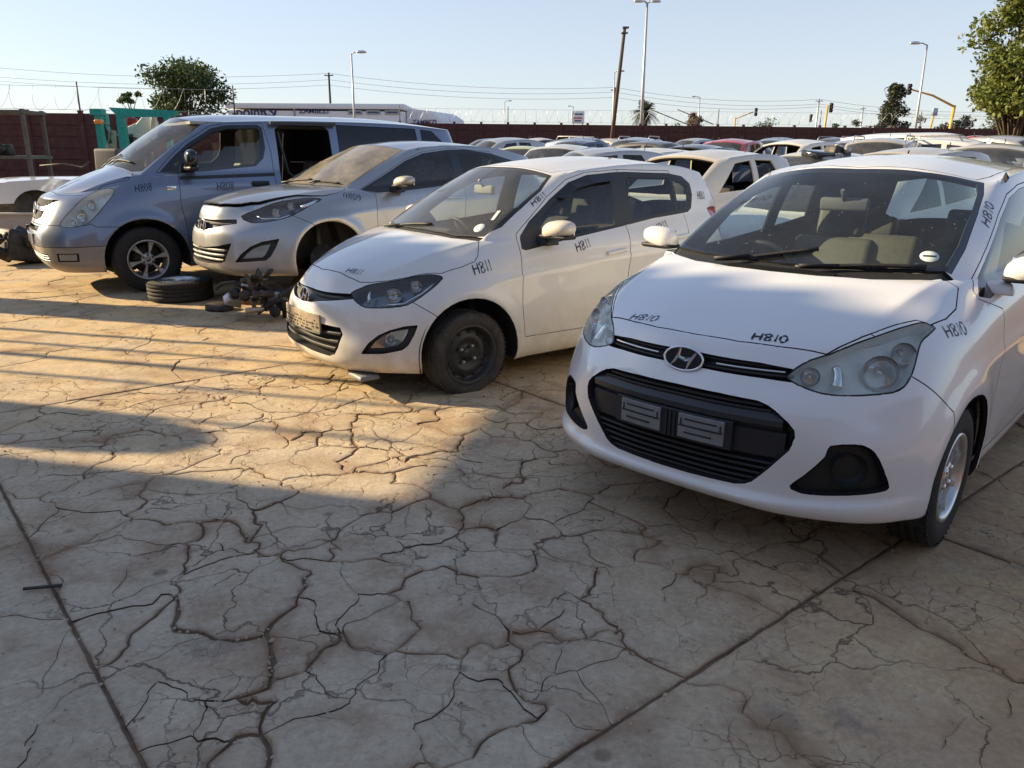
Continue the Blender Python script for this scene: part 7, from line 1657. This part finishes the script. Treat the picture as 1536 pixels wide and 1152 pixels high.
def signals():
    g=yard_z(60); y=60
    x,_,z=at(1432,158,y); e=empty('traffic_light',(x,y,g),0,'yellow traffic signal boom reaching left over the fence','traffic light'); H=z-g
    m=MB(); m.tube([(-.2,0,0),(0,0,H)],[.12,.10],12); m.build('pole','yellow',e); a=at(1366,134,y); m=MB(); m.tube([(0,0,H-.1),((a[0]-x)*.5,0,(H+a[2]-g)/2+.12),(a[0]-x,0,a[2]-g)],[.08,.07,.05],10); m.build('boom','yellow',e); signal_head(e,(a[0]-x-.1,0,a[2]-g+.0),1.0)
    x,_,z=at(1240,158,y+15); e=empty('traffic_light',(x,y+15,g),0,'upright yellow traffic light with black heads, left of the conifer','traffic light'); H=z-g
    m=MB(); m.tube([(0,0,0),(.1,0,H)],.085,10); m.build('pole','yellow',e); signal_head(e,(.42,0,H-.2),1.1); signal_head(e,(-1.3,0,H-1.1),.9)
    x,_,z=at(1103,178,y+20); e=empty('traffic_light',(x,y+20,g),0,'small yellow traffic signal arm before the navy car','traffic light'); a=at(1130,168,y+20)
    m=MB(); m.tube([(0,0,0),(0,0,z-g+.1)],.07,8); m.build('pole','yellow',e); m=MB(); m.tube([(0,0,z-g),(a[0]-x,0,a[2]-g)],.05,8); m.build('boom','yellow',e); signal_head(e,(a[0]-x+.25,0,a[2]-g),1.0)
    x,_,z=at(1401,170,y+4); e=empty('traffic_light',(x-.2,y+4,g),0,'short leaning yellow traffic pole with pale blue head','traffic light'); m=MB(); m.tube([(-.3,0,0),(.2,0,z-g-.2)],.07,8); m.build('pole','yellow',e); m=MB(); m.box((.22,0,z-g+.1),(.4,.3,.55),None,1,.04); m.build('signal_head','light_blue',e)
    x,_,z=at(1524,138,y-10); e=empty('traffic_light',(x,y-10,g),0,'yellow pole under the big tree at the right edge','traffic light'); m=MB(); m.tube([(-.2,0,0),(.05,0,z-g)],[.10,.08],10); m.build('pole','yellow',e)
signals()
# ---------------- trees ----------------
def leaf_mat(name,c1,c2,c3):
    t=NT(name); oi=t.coords('Object'); n=t.noise(oi,1.1,4); n2=t.noise(oi,9,3)
    c=t.ramp(n,[(.3,c1),(.55,c2),(.75,c3)]); c=t.mix(t.math('MULTIPLY',n2,.5),c,c2); t.ln(c,t.b.inputs['Base Color']); t.set(Roughness=.6)
    tr=t.new('BsdfTranslucent'); t.ln(c,tr.inputs[0]); m=t.new('MixShader'); m.inputs[0].default_value=.3; t.ln(t.b.outputs[0],m.inputs[1]); t.ln(tr.outputs[0],m.inputs[2]); t.ln(m.outputs[0],t.o.inputs['Surface']); return t.m
M['leaf_dark']=leaf_mat('dark_leaves',(.03,.055,.018),(.065,.10,.03),(.12,.15,.05)); M['leaf_light']=leaf_mat('yellow_green_leaves',(.08,.11,.02),(.16,.19,.04),(.27,.28,.07)); M['leaf_grey']=leaf_mat('grey_leaves',(.035,.045,.03),(.07,.08,.05),(.11,.12,.08)); M['leaf_brown']=leaf_mat('brown_leaves',(.09,.05,.035),(.15,.09,.06),(.2,.13,.09)); M['bark']=plain('bark',(.09,.065,.045),.95,var=.4,bump=.6)
def tree(name,x,y,z0,H,rx,rz,trunk,mat,label,seed,n=2600,leaf=.22,clusters=26,shape='round',cat='tree',lean=0.,open_=.55):
    R=np.random.default_rng(seed); r=random.Random(seed); e=empty(name,(x,y,z0),0,label,cat); cz=H-rz
    tm=MB(); base=Vector((0,0,0)); fork=Vector((lean*.3,0,max(trunk,.4))); tm.tube([base,fork*.5+Vector((.05,0,0)),fork],[.018*H+.05,.015*H+.04,.011*H+.03],9)
    C=[]
    for k in range(clusters):
        if shape=='round':
            th=r.uniform(0,2*math.pi); ph=math.acos(r.uniform(-.75,1)); q=r.uniform(.45,1.0)
            c=Vector((math.sin(ph)*math.cos(th)*rx*q+lean,math.sin(ph)*math.sin(th)*rx*q,cz+math.cos(ph)*rz*q)); cr=r.uniform(.24,.46)*(min(rx,rz) if rx>1.6 else (rx*rz)**.5)
        else:
            t=r.uniform(0,1)**.8; w_=rx*(1-t)**.7*1.05+.15*rx; th=r.uniform(0,2*math.pi); q=r.uniform(.4,1)
            c=Vector((math.cos(th)*w_*q,math.sin(th)*w_*q,trunk+(H-trunk)*t)); cr=r.uniform(.26,.48)*rx
        C.append((c,cr))
        mid=fork.lerp(c,.5)+Vector((r.uniform(-.1,.1),r.uniform(-.1,.1),.1))*rx*.4
        if shape!='round': mid=Vector((0,0,c.z*.85)).lerp(c,.4)
        tm.tube([fork if shape=='round' else Vector((0,0,c.z*.8)),mid,c],[.006*H+.012,.004*H+.008,.010],5)
    tm.build('trunk','bark',e); m=n//clusters; V=[];
    for c,cr in C:
        P=R.normal(0,1,(m,3)); P/=np.linalg.norm(P,axis=1)[:,None]; P*=cr*(R.random((m,1))**open_)*1.15; P[:,2]*=.72; P+=np.array(c)
        N=R.normal(0,1,(m,3)); N[:,2]+=.8; N/=np.linalg.norm(N,axis=1)[:,None]; U=np.cross(N,R.normal(0,1,(m,3))); U/=np.linalg.norm(U,axis=1)[:,None]; W=np.cross(N,U); s=leaf*R.uniform(.6,1.3,(m,1))
        V.append(np.stack([P-U*s*.5,P+W*s*.26,P+U*s*.5,P-W*s*.26],1).reshape(-1,3))
    V=np.concatenate(V); k=len(V)//4; me=bpy.data.meshes.new('crown'); me.vertices.add(len(V)); me.vertices.foreach_set('co',V.ravel()); me.loops.add(len(V)); me.loops.foreach_set('vertex_index',np.arange(len(V))); me.polygons.add(k); me.polygons.foreach_set('loop_start',np.arange(k)*4); me.update(calc_edges=True); obj('crown',me,mat,e)
    return e
def px_tree(name,u0,u1,vt,y,mat,label,seed,crown=.75,**k):
    x0=at(u0,vt,y)[0]; x1=at(u1,vt,y)[0]; z=at((u0+u1)/2,vt,y)[2]; g=yard_z(60); H=z-g; return tree(name,(x0+x1)/2,y,g,H,(x1-x0)/2,H*crown/2,H*(1-crown)*.9,mat,label,seed,**k)
px_tree('broadleaf_tree',216,326,87,62,'leaf_dark','broad dark green tree standing alone behind the van',5,.72,n=9000,leaf=.30,clusters=34)
tree('broadleaf_tree',at(196,150,60)[0],60,yard_z(60),at(196,140,60)[2]-.4,.75,.6,3.2,'leaf_dark','small leafy shoot left of the broad dark tree',6,n=500,leaf=.26,clusters=6)
px_tree('broadleaf_tree',1492,1650,-60,34,'leaf_light','big yellow green tree at the right edge of the picture',9,.93,n=17000,leaf=.22,clusters=60)
px_tree('conifer_tree',1321,1370,129,66,'leaf_grey','tall grey green conifer beside the yellow traffic boom',12,.9,n=9000,leaf=.24,clusters=60,shape='cone')
px_tree('bare_tree',1030,1052,159,90,'leaf_brown','small reddish brown tree between the palm and the red car',14,.85,n=3200,leaf=.24,clusters=24)
for k,(a,b,vt,y,mt,lab) in enumerate(((1398,1474,164,64,'leaf_grey','wide grey green bush right of the yellow traffic boom'),(1476,1545,156,60,'leaf_dark','dark bush under the big tree at the right edge'),(1275,1310,180,85,'leaf_grey','low bush left of the conifer'),(1125,1182,184,95,'leaf_dark','long low hedge behind the fence right of the red tree'),(790,800,180,110,'leaf_dark','tiny far bush left of the sign board'),(1010,1032,180,90,'leaf_dark','low dark bush beside the reddish tree'),(1245,1262,178,90,'leaf_dark','small bush at the foot of the upright traffic light'),(1376,1392,170,80,'leaf_dark','small palm like bush left of the street lamp'))):
    px_tree('bush',a,b,vt,y,mt,lab,40+k,.95,n=2400 if b-a>30 else 700,leaf=.28,clusters=20 if b-a>30 else 8,cat='bush')
def palm():
    x,_,z=at(967,168,66); g=yard_z(60); e=empty('palm_tree',(x,66,g),0,'fan crowned palm tree at the foot of the tallest street lamp','palm tree'); H=z-g
    m=MB(); m.tube([(0,0,0),(0,0,H)],[.32,.26],10); m.build('trunk','bark',e); R=random.Random(2)
    for k in range(70):
        a=R.uniform(0,2*math.pi); el=R.uniform(-.5,1.35); L=R.uniform(1.0,1.35); P=[]
        for t in np.linspace(0,1,7): r=L*t; P.append(Vector((math.cos(a)*math.cos(el)*r,math.sin(a)*math.cos(el)*r,H+math.sin(el)*r-.55*t*t*L*math.cos(el))))
        V=[];F=[]
        for i in range(6):
            d=(P[i+1]-P[i]).normalized(); s=d.cross(Vector((0,0,1))); s=s.normalized() if s.length>1e-3 else Vector((1,0,0))
            for j in range(3):
                q=P[i].lerp(P[i+1],j/3)
                for sg in (1,-1):
                    o=len(V); w_=.42*(1-abs((i+j/3)/6-.45)*1.3); V+=[tuple(q),tuple(q+d*.05),tuple(q+s*sg*w_+d*.16-Vector((0,0,.06)))]; F.append((o,o+1,o+2))
        mesh('frond',V,F,'leaf_grey',e)
palm()
